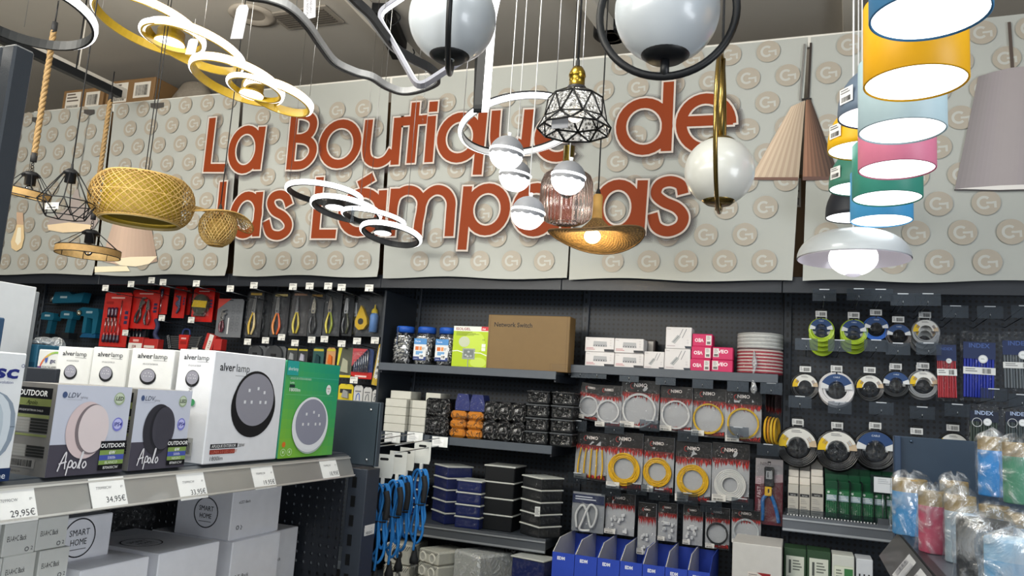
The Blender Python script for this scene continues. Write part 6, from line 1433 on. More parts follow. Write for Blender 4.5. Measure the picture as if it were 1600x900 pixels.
# ================================================================ cable bay: boxes on the upper shelf
YR_ = 3.7
def minibox(x0, x1, yt, yb, z, label, kind='switch', d=.1, Y=YR_, col='#d9d6d6', side=None):
    a, b = pY(x0, (yt+yb)/2, Y).x, pY(x1, (yt+yb)/2, Y).x; h = ph((x0+x1)/2, yt, yb, Y); w = b-a
    def f(p, w, h):
        p.lay()
        if kind == 'switch':
            p.text(w*.06, h*.84, h*.07, 'Eneo', '#8a8488').poly([(w*.28, h*.38), (w*.76, h*.36), (w*.74, h*.72), (w*.3, h*.74)], '#a7a8ab').lines(w*.05, h*.1, w*.4, h*.28, 2, '#b5646a', .4).poly([(w*.68, h*.03), (w, h*.03), (w, h*.2), (w*.66, h*.2)], '#2b2d33').lay()
            p.rect(w*.31, h*.38, w*.74, h*.48, '#3a3b40').lay()
            for i in range(5): p.rect(w*(.33+.085*i), h*.395, w*(.385+.085*i), h*.46, '#b9bbbf')
            for i in range(3): p.ring(w*.88, h*(.8-.17*i), w*.025, h*.035, .001, '#b0acae', 8)
        elif kind == 'stick':
            p.text(w*.06, h*.88, h*.06, 'Eneo', '#8a8488').poly([(w*.78, h*.02), (w, h*.02), (w, h*.13), (w*.74, h*.13)], '#2b3440')
            for i in range(2): p.band([(w*(.5+.14*i), h*.5), (w*(.66+.14*i), h*.92)], w*.025, '#7d7f84')
            p.poly([(w*.22, h*.3), (w*.36, h*.22), (w*.58, h*.55), (w*.46, h*.64)], '#a9abad').band([(w*.3, h*.3), (w*.5, h*.58)], .002, '#55575c'); p.lines(w*.06, h*.07, w*.5, h*.14, 1, '#b0a0a4')
            for i in range(2): p.ring(w*.86, h*(.4-.12*i), w*.03, h*.03, .001, '#b0acae', 8)
        elif kind == 'veo_up':
            p.text(w*.52, h*.52, h*.28, 'VEO', '#f3e4ea', 'c', bold=.03, rot=0, width=w*.5) ; p.rect(w*.05, h*.2, w*.32, h*.9, '#d9d6d2').lay().rect(w*.09, h*.25, w*.28, h*.45, '#6c6866').lines(w*.09, h*.5, w*.28, h*.85, 4, '#8e8a88')
        else:                                                      # the same box lying upside down
            p.text(w*.56, h*.62, h*.28, 'VEO', '#f3e4ea', 'l', bold=.03, rot=PI, width=w*.44); p.rect(w*.68, h*.12, w*.95, h*.88, '#d9d6d2').lay().rect(w*.73, h*.2, w*.9, h*.4, '#6c6866').lines(w*.73, h*.5, w*.9, h*.82, 4, '#8e8a88')
    o = cart('product_box', w-.002, d, h-.001, col, f, side); o.location = ((a+b)/2, Y+d/2, z); tag(o, label, 'box'); return h
h = ph(936, 548, 571, YR_)
minibox(914, 960, 547, 570, ZR, 'white network device box, lower of the two by the cardboard carton'); minibox(914, 960, 525, 548, ZR+h, 'white network device box, upper of the two by the cardboard carton')
minibox(960, 1006, 550, 573, ZR, 'white network device box under another, next to the small antenna box'); minibox(960, 1006, 528, 551, ZR+h, 'white network device box stacked next to the small antenna box')
minibox(1006, 1038, 547, 575, ZR, 'small white box picturing a wireless stick, beside the device boxes', 'stick', .05)
h = ph(1059, 543, 577, YR_); minibox(1038, 1079, 543, 577, ZR, 'white wireless stick box under a similar one, next to the pink boxes', 'stick'); minibox(1040, 1081, 510, 544, ZR+h, 'white wireless stick box on top of a similar one', 'stick')
x, _, w, hh = rY(1008, 530, 1024, 548, 3.82); o = cart('dark_box', w, .08, .15, '#2a2023', lambda p, w, h: p.lay().rect(w*.3, h*.4, w*.8, h*.95, '#b9b5b2')); o.location = (x, 3.86, ZR); tag(o, 'small dark box with pale label behind the small antenna box', 'box')
PK = '#c5225c'; h = ph(1094, 541, 561, YR_)
for k, (x0, x1) in enumerate(((1079, 1111), (1080, 1112), (1081, 1113))): minibox(x0, x1, 541, 561, ZR+k*h*.98, 'pink box with upside down lettering, %s of the three' % ('lowest', 'middle', 'topmost')[k], 'veo_down', .1, YR_, PK)
h = ph(1128, 562, 582, YR_)
for k in range(2): minibox(1111-k*-1, 1145, 562, 582, ZR+k*h, 'pink box with upright lettering, %s of two' % ('lower', 'upper')[k], 'veo_up', .1, YR_, PK)
def reel(col, col2, n):
    r = empty('cable_reel'); H = .075 if n == 4 else .115
    b = MB('rubber')
    for k in range(n*2):
        z = .008+(H-.016)*k/(n*2-1); b.tube([(.098*math.cos(2*PI*i/40), .098*math.sin(2*PI*i/40), z) for i in range(40)], .0055, (col, col2)[k % 2], 6, closed=True)
    b.build('cable_turns', r); MB('plastic').lathe([(.001, .002), (.094, .002), (.094, H-.002), (.03, H-.002), (.03, H-.02), (.001, H-.02)], col, 36).build('core', r)
    MB('film').lathe([(.1, 0), (.1055, .006), (.1055, H-.006), (.1, H), (.03, H+.002)], '#fff', 40).build('plastic_wrap', r); return r
q = pY(1187, 570, 3.78); r = reel('#9a2a3a', '#c9b9b4', 7); r.location = (q.x, 3.78, ZR+.001); tag(r, 'red and white striped cable reel wrapped in plastic', 'cable reel')
P = r; b = MB('film_milky'); b.tube(spline([V((0, 0, .1)), V((.004, -.012, .03)), V((-.004, -.01, -.02)), V((.003, -.012, -.06)), V((0, -.01, -.09))], 5), [.004, .005, .007, .012, .014, .01, .007, .005, .004, .004, .005, .006, .008, .009, .011, .013, .016, .015, .013, .01, .006], '#fff', 8); b.build('plastic_twist', r, loc=(-.02, -.11, 0))
r = reel('#c9c9c6', '#a9a9a6', 4); r.location = (q.x, 3.78, ZR+.118); tag(r, 'white cable reel lying on top of the striped reel', 'cable reel')

# ================================================================ bagged network cables
YBAG = 3.72
FL = ['#8f1410', '#b81c12', '#5c0e0a']
def pillow(w, h, t, y0, mt, col, nu=8, nv=10, seed=0, m=None):
    rr = random.Random(seed); vs = []; fs = []
    for j in range(nv+1):
        for i in range(nu+1):
            u, v = i/nu*2-1, j/nv*2-1; k = (1-u**4)*(1-v**4)
            vs.append(((u*w/2)*(1-.02*abs(v)), y0-t*k-(rr.uniform(-.003, .003) if k > .1 else 0), h/2+v*h/2))
    for j in range(nv):
        for i in range(nu): a = j*(nu+1)+i; fs.append((a, a+1, a+nu+2, a+nu+1))
    return mt.add(vs, fs, col, m, True)
def flames(p, u0, u1, v, dirn, ln, rr, n=16):
    st = (u1-u0)/n
    for k, c in enumerate((FL[0], FL[1], FL[2])):
        p.lay()
        for i in range(n):
            a = u0+st*i; L = ln*rr.uniform(.45, 1)*(1-.2*k); p.poly([(a-st*.2, v), (a+st*1.2, v), (a+st*rr.uniform(-.2, 1.2), v+dirn*L)] if dirn > 0 else [(a-st*.2, v), (a+st*rr.uniform(-.2, 1.2), v+dirn*L), (a+st*1.2, v)], c)
def cable_bag(px, kind, label, col='#d2a513', seed=1, Y=YBAG, rot=0., brand='NIMO', tape=True):
    X, Z, w, h = rY(*px, Y); r = empty('cable_bag', (X, Y, Z)); r.rotation_euler = (0, rot, R.uniform(-.06, .06)); rr = random.Random(seed)
    b = MB('print'); pillow(w, h, .004, .006, b, '#a7a8ab', seed=seed); o = b.build('backing', r)
    p = Print((-w/2, .001, 0), lift=.0003); p.rect(.002, h*.72, w-.002, h, '#0e0a0a'); flames(p, .002, w-.002, h*.74, -1, h*.2, rr); p.build('printed_header', o); p = Print((-w/2, .0, 0), lift=.0003)
    p.k = 0; 
    if kind != 'small': p.poly([(w*.45, .002), (w-.002, .002), (w-.002, h*.13), (w*.75, h*.1)], '#1b1010'); flames(p, w*.4, w-.006, h*.035, 1, h*.13, rr, 9)
    if kind != 'small': p.build('printed_corner', o)
    p = Print((-w/2, -.003, 0)); fs_ = w*.1; p.text(w*.5, h*.86, fs_, brand, '#d9cfca', 'c', bold=.02, width=w*.34).ring(w*.3, h*.875, fs_*.6, fs_*.7, .0022, '#b02a20', 12, PI*.45, PI*1.6); p.build('lettering', o)
    b = MB('rubber'); cz = h*.37
    if kind in ('coil', 'bigcoil', 'side'):
        n = {'coil': 4, 'bigcoil': 8, 'side': 4}[kind]; Rm = w*.43; rt = {'coil': .0022, 'bigcoil': .003, 'side': .003}[kind]
        for i in range(n):
            k = 1.12 if kind == 'side' else 1.; q = Rm*(1-.045*i*(1 if kind != 'coil' else .5)); zz = cz+rr.uniform(-.004, .004)
            b.tube([(q*math.cos(2*PI*j/36)*(1+rr.uniform(-.008, .008)), -.006-rr.uniform(0, .006), zz+q*k*math.sin(2*PI*j/36)) for j in range(36)], rt, col, 6, closed=True)
        b.build('cable_coil', r)
    elif kind == 'tight':
        for i in range(5):
            q = w*(.22+.045*i); b.tube([(q*math.cos(2*PI*j/36), -.008, h*.3+q*math.sin(2*PI*j/36)) for j in range(36)], .0045, col, 8, closed=True)
        b.build('cable_coil', r)
    elif kind == 'straps':
        for i in range(5):
            x = w*(-.36+.18*i); b.tube(spline([V((x, -.006, h*.05)), V((x*1.05, -.01, h*.3)), V((x*.9, -.006, h*.66))], 5), .004, col, 6)
        b.build('cable_coil', r)
    elif kind == 'small':
        m = MB('gloss')
        for i in range(14): m.cbox((w*rr.uniform(-.3, .3), -.008, h*rr.uniform(.06, .5)), (.012, .01, .014), '#d2d3d5', T=Mx.Identity(4), ch=.002)
        m.build('connectors', r, kind='stuff')
    elif kind == 'loop':
        b.tube(spline([V((-w*.3, -.01, h*.1)), V((-w*.34, -.01, h*.45)), V((-w*.15, -.01, h*.65)), V((w*.05, -.01, h*.5)), V((w*.1, -.01, h*.2)), V((w*.25, -.01, h*.2)), V((w*.3, -.01, h*.55)), V((w*.1, -.012, h*.68)), V((-w*.05, -.012, h*.4)), V((-w*.2, -.012, h*.08)), V((.1*w, -.012, h*.06))], 6), .006, col, 8); b.build('cable_coil', r)
    if tape: p = Print((-w/2, -.016, 0)); p.rect(w*.03, h*.02, w*.4, h*.13, '#d7d5d0').lay().lines(w*.06, h*.075, w*.36, h*.12, 2, '#8d8a88').bars(w*.06, h*.03, w*.34, h*.065, 14); p.build('price_label', r)
    f = MB('film'); pillow(w+.004, h, .022, .004, f, '#ffffff', seed=seed+50); f.build('clear_bag', r)
    return tag(r, label, 'cable bag')
W_ = '#c9cacb'
B1 = [((901, 599, 935, 656), 'coil', W_, 'short bagged white cable, tilted, first of the upper row', .12), ((931, 602, 971, 668), 'coil', W_, 'bagged white cable second in the upper row', 0), ((969, 594, 1029, 670), 'coil', W_, 'wider bagged white cable with a shiny header in the upper row', .02),
      ((1031, 604, 1082, 675), 'coil', W_, 'bagged white cable next to the first yellow one of the upper row', 0), ((1080, 607, 1135, 683), 'coil', '#c9a52a', 'bagged thin yellow cable, upper row, first of the yellow pair', 0), ((1133, 611, 1190, 692), 'coil', '#c9a52a', 'bagged thin yellow cable, upper row, nearest the hanging edge on bags', 0)]
B2 = [((898, 676, 948, 750), 'straps', '#d2a513', 'bagged yellow cable with straight sides, first of the middle row', .03), ((948, 676, 1004, 766), 'bigcoil', '#d2a513', 'bagged yellow cable coil, second in the middle row', 0), ((1003, 683, 1053, 771), 'bigcoil', '#cfa10f', 'bagged yellow cable coil, third in the middle row', 0),
      ((1055, 690, 1111, 786), 'bigcoil', '#d2a513', 'bagged yellow cable coil next to the thick grey one', 0), ((1112, 693, 1171, 786), 'tight', '#c4c4c2', 'bagged thick grey cable coil beside the crimping pliers', 0)]
B3 = [((945, 771, 992, 836), 'small', '#d6d6d4', 'bag with white connectors and a paper square, beside the looped cable', 0), ((996, 786, 1025, 868), 'small', W_, 'narrow bag of white connectors, longest of the lower row', 0), ((1028, 786, 1058, 846), 'small', W_, 'narrow bag of white connectors with barcode on top', 0),
      ((1067, 790, 1098, 852), 'small', '#a9a9ab', 'narrow bag of greyish connectors with tilted barcode', 0), ((1102, 793, 1140, 858), 'coil', '#202226', 'bag with a small black cable in the lower row', 0), ((1143, 797, 1189, 850), 'coil', '#a9aeb2', 'bag with a pale grey cable coil over the white carton', 0)]
for L in (B1, B2, B3):
    for i, (px, kind, c, lab, rot) in enumerate(L): cable_bag(px, kind, lab, c, seed=i*3+len(lab), Y=YBAG-(.02 if L is B2 else 0)-(.01*(i % 2)), rot=rot)
# plain bag with looped cable
X, Z, w, h = rY(893, 770, 944, 832, 3.7); r = empty('cable_bag', (X, 3.7, Z)); b = MB('print'); pillow(w, h, .003, .006, b, '#8b8e92'); b.build('backing', r)
p = Print((-w/2, 0, 0)); p.rect(.003, h*.72, w-.003, h*.95, '#222c4c').lay().lines(w*.1, h*.78, w*.85, h*.9, 2, '#c9cdd6'); p.build('printed_header', r)
b = MB('rubber'); b.tube(spline([V((-w*.3, -.01, h*.1)), V((-w*.34, -.01, h*.45)), V((-w*.15, -.01, h*.68)), V((w*.0, -.01, h*.5)), V((w*.12, -.01, h*.15)), V((w*.25, -.01, h*.3)), V((w*.28, -.01, h*.6)), V((w*.08, -.013, h*.7)), V((-w*.12, -.013, h*.3)), V((-w*.2, -.013, h*.06)), V((.1*w, -.013, h*.06))], 6), .006, '#c6c8c8', 8); b.build('cable_loop', r)
f = MB('film'); pillow(w+.004, h, .024, .004, f, '#fff', seed=9); f.build('clear_bag', r); tag(r, 'clear bag with a looped pale cable and navy header', 'cable bag')
# bags seen edge on
for k in range(4):
    x, z, w, h = rY(1198+k*5, 612+2*k, 1204+k*5, 704, YBAG+.02*k); r = empty('cable_bag', (x, YBAG, z), math.radians(78))
    b = MB('film'); pillow(.13, h, .008, 0, b, '#fff', seed=k); b.build('clear_bag', r); p = Print((-.06, .0, 0)); p.rect(0, h*.74, .12, h, '#2b1212'); flames(p, .0, .12, h*.76, -1, .04, R, 8); p.build('printed_header', r)
    b = MB('rubber'); 
    for j in range(3): b.tube([((.05-.004*j)*math.cos(2*PI*i/30), .003+.003*j, h*.35+(.058-.004*j)*math.sin(2*PI*i/30)) for i in range(30)], .0032, ('#d2a513', '#c98a1c', '#d9b83a', '#d2a513')[k], 6, closed=True)
    b.build('cable_coil', r); tag(r, 'yellow cable bag seen edge on, %s of four by the upright' % ('first', 'second', 'third', 'last')[k], 'cable bag')
# crimping pliers on a card
X, Z, w, h = rY(1180, 717, 1223, 820, 3.74); r = empty('crimping_pliers', (X, 3.74, Z)); b = MB('gloss'); b.prism([(-w/2, 0), (w/2, 0), (w/2, h), (-w/2, h)], -.003, .003, '#5c1a26'); o = b.build('card', r)
p = Print((-w/2, -.003, 0)); p.rect(0, h*.72, w, h, '#8f8a8c').poly([(0, h*.72), (w, h*.78), (w, h*.66), (0, h*.6)], '#a58d92'); p.lay().text(w*.18, h*.9, .014, 'NIMO', '#4a4446', width=w*.38).text(w*.2, h*.12, .016, 'Crimper FAST 122', '#d9b9c0', rot=PI/2, width=None).rect(w*.44, h*.94, w*.56, h*.96, '#111'); p.build('printed_card', o)
b = MB('plastic'); b.box(-.02, .022, -.026, -.004, h*.58, h*.88, '#1a1c20', ch=.004); b.box(-.012, .014, -.028, -.026, h*.7, h*.82, '#8d8f92'); b.box(-.006, -.002, -.029, -.028, h*.72, h*.8, '#1a1c20'); b.box(-.017, .013, -.03, -.006, h*.44, h*.58, '#c9a01c', ch=.003); b.box(-.004, .003, -.031, -.03, h*.49, h*.55, '#3a3020'); b.build('crimp_head', r)
b = MB('gloss'); b.tube(spline([V((-.006, -.016, h*.46)), V((-.024, -.016, h*.38)), V((-.024, -.016, h*.2)), V((-.026, -.016, h*.06))], 6), .0085, '#1f5f9c', 10); b.tube(spline([V((.008, -.016, h*.46)), V((.022, -.016, h*.36)), V((.036, -.016, h*.2)), V((.044, -.016, h*.05))], 6), .0085, '#1f5f9c', 10); b.build('blue_handles', r)
b = MB('film'); b.box(-w*.45, w*.48, -.036, -.004, .01, h*.92, '#fff', ch=.01); b.build('blister', r); tag(r, 'crimping pliers with blue handles on a dark red card', 'crimping pliers')
for a in ((907, 582, 'the short tilted bag'), (933, 583, 'the second upper bag'), (983, 588, 'the wider white cable bag'), (1040, 593, 'the last white cable bag'), (1098, 598, 'the first thin yellow cable bag'), (1153, 603, 'the second thin yellow cable bag'), (1205, 607, 'the edge on bags'),
          (902, 665, 'the straight sided yellow cable'), (960, 669, 'the second middle bag'), (1015, 665, 'the third middle bag'), (1075, 681, 'the yellow coil by the grey one'), (1153, 676, 'the thick grey coil'), (1200, 703, 'the crimping pliers'),
          (902, 747, 'the looped pale cable'), (955, 767, 'the paper square bag'), (995, 764, 'the longest connector bag'), (1030, 773, 'the barcode topped bag'), (1074, 779, 'the tilted barcode bag'), (1111, 792, 'the black cable bag'), (1160, 788, 'the pale grey coil')):
    hook(a[0], a[1], 3.66, 'clear price holder in front of '+a[2])

# ================================================================ blue cardboard trays on the base shelf
def tray():
    r = empty('cardboard_tray'); W, D = .097, .36; H = pY(900, 827, 3.79).z-ZB; hf = pY(868, 862, 3.43).z-ZB
    side = [(-D/2, 0), (D/2, 0), (D/2, H), (-D/2+.1, H), (-D/2, hf)]
    T = Mx.Rotation(PI/2, 4, 'Z')
    b = MB('card'); b.prism(side, W/2-.0025, W/2, '#e8e8e5', T=T); b.prism(side, -W/2, -W/2+.0025, '#1f3fa8', T=T); o = b.build('side_walls', r)
    b = MB('card'); b.box(-W/2+.003, W/2-.003, D/2-.003, D/2, 0, H*.95, '#1f3fa8'); b.box(-W/2+.003, W/2-.003, -D/2+.003, D/2-.003, 0, .15, '#27418f'); b.build('back_and_floor', r)
    b = MB('card'); b.box(-W/2, W/2, -D/2-.003, -D/2, 0, hf, '#2244b4'); f = b.build('front_panel', r); p = Print((-W/2, -D/2-.003, 0)); p.text(.022, hf-.03, .0135, 'EDM', '#e6e9f4', bold=.05, width=.034); p.build('lettering', f)
    return r
for i in range(7):
    a = pY(862+i*35.3, 885+i*5.2, 3.43); b = pY(862+(i+1)*35.3, 885+(i+1)*5.2, 3.43); o = inst('tray', tray, ((a.x+b.x)/2, 3.43+.18, ZB), 'blue tray with pale divider, %s from the shelf stacks' % ('first', 'second', 'third', 'fourth', 'fifth', 'sixth', 'seventh')[i], 'tray', 'blue cardboard trays')
    o.scale = ((b.x-a.x)/.0995, 1, 1)
    rr = random.Random(i); c = MB('film_milky' if i in (1, 2, 4) else 'plastic')
    for k in range(9): c.cbox((rr.uniform(-.025, .025), rr.uniform(-.08, .06), .012+rr.uniform(0, .05 if i != 2 else .1)), (.03, .03, .024), ('#b9b7ae', '#c9c7be', '#8f959c')[k % 3], ch=.006, T=Mx.Rotation(rr.uniform(-.3, .3), 4, 'X'))
    tag(c.build('loose_fittings', loc=((a.x+b.x)/2, 3.56, ZB+.16), kind='stuff'), 'small pale fittings lying loose in the %s blue tray' % ('first', 'second', 'third', 'fourth', 'fifth', 'sixth', 'seventh')[i], 'fittings', None, 'stuff')
zt = pY(1182, 851, 3.45).z
def wc(p, w, h): 
    p.lay().rect(w*.32, h-.16, w*.8, h-.11, '#d6d0cb').lay().poly([(w*.5, h-.11), (w*.78, h-.11), (w*.76, h-.135), (w*.62, h-.122)], '#8f2226').lines(w*.34, h-.15, w*.58, h-.118, 4, '#8a8482').bars(w*.6, h-.157, w*.78, h-.142, 14)
a, b = pY(1144, 875, 3.45).x, pY(1222, 875, 3.45).x; o = cart('white_carton', b-a, .25, zt-ZB, '#c9c8c6', wc); o.location = ((a+b)/2, 3.45+.126, ZB); tag(o, 'plain white carton with a small red label beside the blue trays', 'carton')

# ================================================================ cable rings
def cable_ring(Rr, col, kind):
    r = empty('cable_ring'); n = 7 if Rr > .07 else 5; rt = Rr*.052; b = MB('rubber' if col[1] in '12' else 'gloss'); rr = random.Random(int(Rr*1000))
    for i in range(n):
        for j in range(3): q = Rr*(1-.055*i); b.torus((rr.uniform(-.002, .002), .004+.009*j, rr.uniform(-.002, .002)), q, rt, col, 36, 6)
    b.build('coil', r)
    b = MB('plastic'); b.box(-.018, .018, .01, .016, Rr*.9, Rr+.045, '#101215', ch=.004); b.box(-.003, .003, -.004, .03, Rr*.55, Rr*1.05, '#101215'); o = b.build('hang_tab', r)
    p = Print((0, .01, Rr)); p.rect(-.024, .008, .024, .034, '#d6d7d6').lay().bars(-.008, .012, .02, .028, 14).lines(-.021, .012, -.011, .03, 3, '#88898b'); p.build('barcode_label', o)
    p = Print((0, -.012, 0)); Ro, Ri = Rr*.93, Rr*.48
    def seg(a0, a1, col, ro=Ro, ri=Ri, n=18):
        for i in range(n):
            t0, t1 = a0+(a1-a0)*i/n, a0+(a1-a0)*(i+1)/n; p.poly([(ri*math.cos(t0), ri*math.sin(t0)), (ro*math.cos(t0), ro*math.sin(t0)), (ro*math.cos(t1), ro*math.sin(t1)), (ri*math.cos(t1), ri*math.sin(t1))], col)
    if kind == 'blue': seg(.42, PI-.42, '#23406e'); seg(0, .42, '#c9ccce', n=5); seg(PI-.42, PI, '#c9ccce', n=5); p.lay().text(0, Rr*.68, Rr*.1, 'CABLE', '#c9d4e4', 'c')
    else:
        seg(.05, PI-.05, '#cfcfcb'); p.lay(); seg(PI*.78, PI*1.02, '#d2b01c', Ro, Ri*1.15, 6); seg(.02, .4, '#b9a58a', Ro, Ri*1.2, 5); p.lay()
        for i, c in enumerate(('#7d5230', '#55617e', '#8e6d3e')): p.ring(0, 0, Rr*(.62+.07*i), Rr*(.62+.07*i), .0022, c, 8, .35, .75).ring(0, 0, Rr*(.62+.07*i), Rr*(.62+.07*i), .0022, c, 8, PI-.75, PI-.4)
        p.lines(-Rr*.3, Rr*.66, Rr*.3, Rr*.82, 2, '#77787a', .4)
    p.build('paper_label', r)
    b = MB('film'); b.lathe([(.001, 0), (Rr*.3, .002), (Rr*.5, .001)], '#fff', 32, T=Mx.Translation((0, -.017, 0)) @ Mx.Rotation(PI/2, 4, 'X')); b.build('shrink_wrap', r)
    return r
YC = 3.74
RING = [((1283, 515), 18, '#a3c02a', 'blue', 'lime green cable ring next to the upright', 4, 'first lime green'), ((1334, 518), 19, '#a3c02a', 'blue', 'lime green cable ring beside the blue one', 3, 'second lime green'), ((1369, 513), 18, '#2f62b8', 'blue', 'bright blue cable ring', 1, 'blue'), ((1404, 524), 18, '#3a3433', 'blue', 'dark brown cable ring half behind price holders', 1, 'brown'), ((1446, 518), 19, '#8f9295', 'white', 'light grey cable ring of the top row', 3, 'light grey top row'),
        ((1258, 604), 20, '#0c0d0f', 'white', 'black cable ring next to the upright in the second row', 1, 'black'), ((1307, 608), 25, '#d2d0d2', 'blue', 'big white cable ring', 2, 'white'), ((1359, 606), 20, '#0c0d0f', 'white', 'black cable ring between the white ring and the blue labelled one', 1, 'black'), ((1400, 600), 20, '#202326', 'blue', 'dark cable ring with blue label in the second row', 2, 'blue labelled second row'), ((1443, 600), 21, '#808386', 'white', 'grey cable ring next to the red pouch', 2, 'grey second row'),
        ((1246, 697), 30, '#0b0c0e', 'white', 'large black cable ring next to the upright, bottom row', 2, 'large black upright side'), ((1308, 703), 30, '#0b0c0e', 'white', 'large black cable ring in the middle of the bottom row', 2, 'large black middle'), ((1368, 703), 30, '#0b0c0e', 'blue', 'large black cable ring with blue label next to the blue grey panel', 2, 'large blue labelled')]
for (px, rp, col, kind, lab, n, nm) in RING:
    P = pY(*px, YC); q = rp*mpp(P)
    inst(('ring', rp, col, kind), lambda: cable_ring(q, col, kind), P, lab, 'cable ring')
    for k in range(1, n):
        z = P.z-.013*k*(1.4 if n > 2 else .6)
        inst(('ring', rp, col, kind), lambda: cable_ring(q, col, kind), (P.x+.002*k, YC+.042*k, z), 'cable ring hanging %s behind the %s ring' % (('directly', 'second', 'third')[k-1], nm), 'cable ring')
for px, lab in (((1433, 668), 'dark cable ring mostly hidden behind the blue grey panel, barcode showing'), ((1490, 663), 'teal tinted cable ring mostly hidden behind the panel, next to the zip pouches')):
    P = pY(px[0], px[1]+36, YC); inst(('ring', 20, '#17181a', 'white'), lambda: cable_ring(.06, '#17181a', 'white'), P, lab, 'cable ring')
# zip pouches with cable ties
def pouch(px, col, lab, Y=3.72, head='#1c2b52', band=True, mid=None):
    X, Z, w, h = rY(*px, Y); r = empty('zip_pouch', (X, Y, Z)); r.rotation_euler = (0, R.uniform(-.02, .03), R.uniform(-.1, .05))
    b = MB('gloss')
    for i in range(11): x = w*(-.38+.076*i); b.box(x-w*.034, x+w*.034, -.012-.004*(i % 3), .006, h*.05, h*(.78 if i % 2 else .8), col, ch=.002)
    b.build('cable_ties', r, kind=None)
    p = Print((-w/2, -.02, 0)); p.rect(w*.06, h*.6, w*.94, h*.84, head); p.lay()
    p.text(w*.5, h*.76, w*.14, 'INDEX', '#3f5790' if head != '#101a30' else '#9fb0cf', 'c', bold=.02)
    if band: p.rect(w*.06, h*.38, w*.94, h*.48, '#d3d5d4').lay().lines(w*.12, h*.4, w*.5, h*.46, 2, '#77797c').bars(w*.58, h*.395, w*.82, h*.465, 12)
    p.disc(w*.6, h*.6, w*.13, w*.13, '#c7cbce', 20).lay().disc(w*.6, h*.6, w*.1, w*.1, '#dfe3e4', 18).lines(w*.54, h*.59, w*.66, h*.61, 2, '#8b8e92')
    if not band: p.ring(w*.28, h*.58, w*.15, w*.15, .002, '#c7cbce', 20)
    p.build('printed_header', r)
    f = MB('film'); pillow(w, h, .026, .008, f, '#fff', seed=int(px[0])); pillow(w, h, -.012, .008, f, '#fff', seed=int(px[0])+1); f.build('clear_pouch', r); tag(r, lab, 'pouch')
pouch((1462, 523, 1497, 627), '#a3202c', 'clear zip pouch of red cable ties'); pouch((1499, 518, 1556, 627), '#24349a', 'clear zip pouch of blue cable ties'); pouch((1563, 518, 1622, 612), '#596066', 'clear zip pouch of grey cable ties cut by the frame')
pouch((1510, 632, 1561, 700), '#3f4a44', 'clear pouch with dark contents between the panel and the bagged lamps', 3.66, '#101a30', False); pouch((1566, 634, 1616, 700), '#454f52', 'clear pouch with dark contents at the frame edge over the bagged lamps', 3.66, '#101a30', False)
for a in ((1288, 461, 'the first lime green ring'), (1342, 460, 'the second lime green ring'), (1376, 461, 'the bright blue ring'), (1411, 468, 'the dark brown ring'), (1450, 468, 'the light grey ring of the top row'), (1493, 487, 'the red pouch'), (1547, 488, 'the blue pouch'), (1601, 487, 'the grey pouch'),
          (1260, 538, 'the second row black ring by the upright'), (1312, 540, 'the big white ring'), (1369, 540, 'the second row black ring beside the white one'), (1403, 545, 'the blue labelled dark ring'), (1451, 545, 'the grey ring by the red pouch'),
          (1250, 628, 'the large ring by the upright'), (1312, 637, 'the middle large ring'), (1377, 638, 'the large blue labelled ring'), (1441, 645, 'the half hidden dark ring'), (1496, 641, 'the half hidden teal ring'), (1553, 617, 'the pouch beside the panel'), (1597, 626, 'the pouch at the frame edge')):
    hook(a[0], a[1], 3.52 if a[1] < 480 else 3.62 if a[1] < 500 else 3.64, 'clear price holder on the hook of '+a[2])

# ================================================================ right bay shelves
def tall_front(p, w, h): p.lay().rect(w*.04, h*.62, w*.92, h*.72, '#2a2b2e').lay().text(w*.5, h*.645, h*.045, 'GARZA'[:0]+'led lux', '#dcdcda', 'c').lines(w*.1, h*.36, w*.7, h*.54, 3, '#9c9a95', .4).lines(w*.1, h*.06, w*.9, h*.3, 4, '#8a8986', .45)
for c, (x0, x1, yt) in enumerate(((1231, 1248, 757), (1249, 1266, 759), (1267, 1287, 757))):
    a, b = pY(x0, 780, 3.66).x, pY(x1, 780, 3.66).x; H = pY((x0+x1)/2, yt, 3.66).z-ZD
    for k in range(4):
        o = cart('tall_box', b-a-.001, .055, H+.028*k+(.018*(k > 2) if c == 2 else 0), ('#b3b0a8', '#b7b3aa', '#aeaba3')[c] if k == 0 else '#cfcac2', tall_front if k == 0 else None); o.location = ((a+b)/2, 3.66+.0275+.058*k, ZD)
        tag(o, 'tall pale box, %s of the %s row back from the shelf edge' % (('front', 'second', 'third', 'rearmost')[k], ('first', 'second', 'third')[c]), 'box', 'tall pale boxes in three rows')
def green_pack():
    r = empty('hardware_pack'); b = MB('gloss'); b.box(-.024, .024, -.012, .0, 0, .125, '#14502f', ch=.003); b.box(-.024, .024, -.004, .0, .125, .155, '#11432a'); o = b.build('green_card', r)
    p = Print((-.024, -.012, 0)); p.rect(.004, .075, .044, .1, '#9fb4bc').lay().lines(.007, .078, .04, .098, 3, '#e4eaea').rect(.002, .1, .046, .12, '#1c6a3c').disc(.012, .11, .005, .005, '#d3dcd4', 12)
    for i in range(6): p.rect(.004+.007*i, .01, .006+.007*i, .07, '#2e7a4c')
    p.build('printed_card', o); MB('film').box(-.0245, .0245, -.018, -.0125, .005, .12, '#fff', ch=.004).build('blister', r); return r
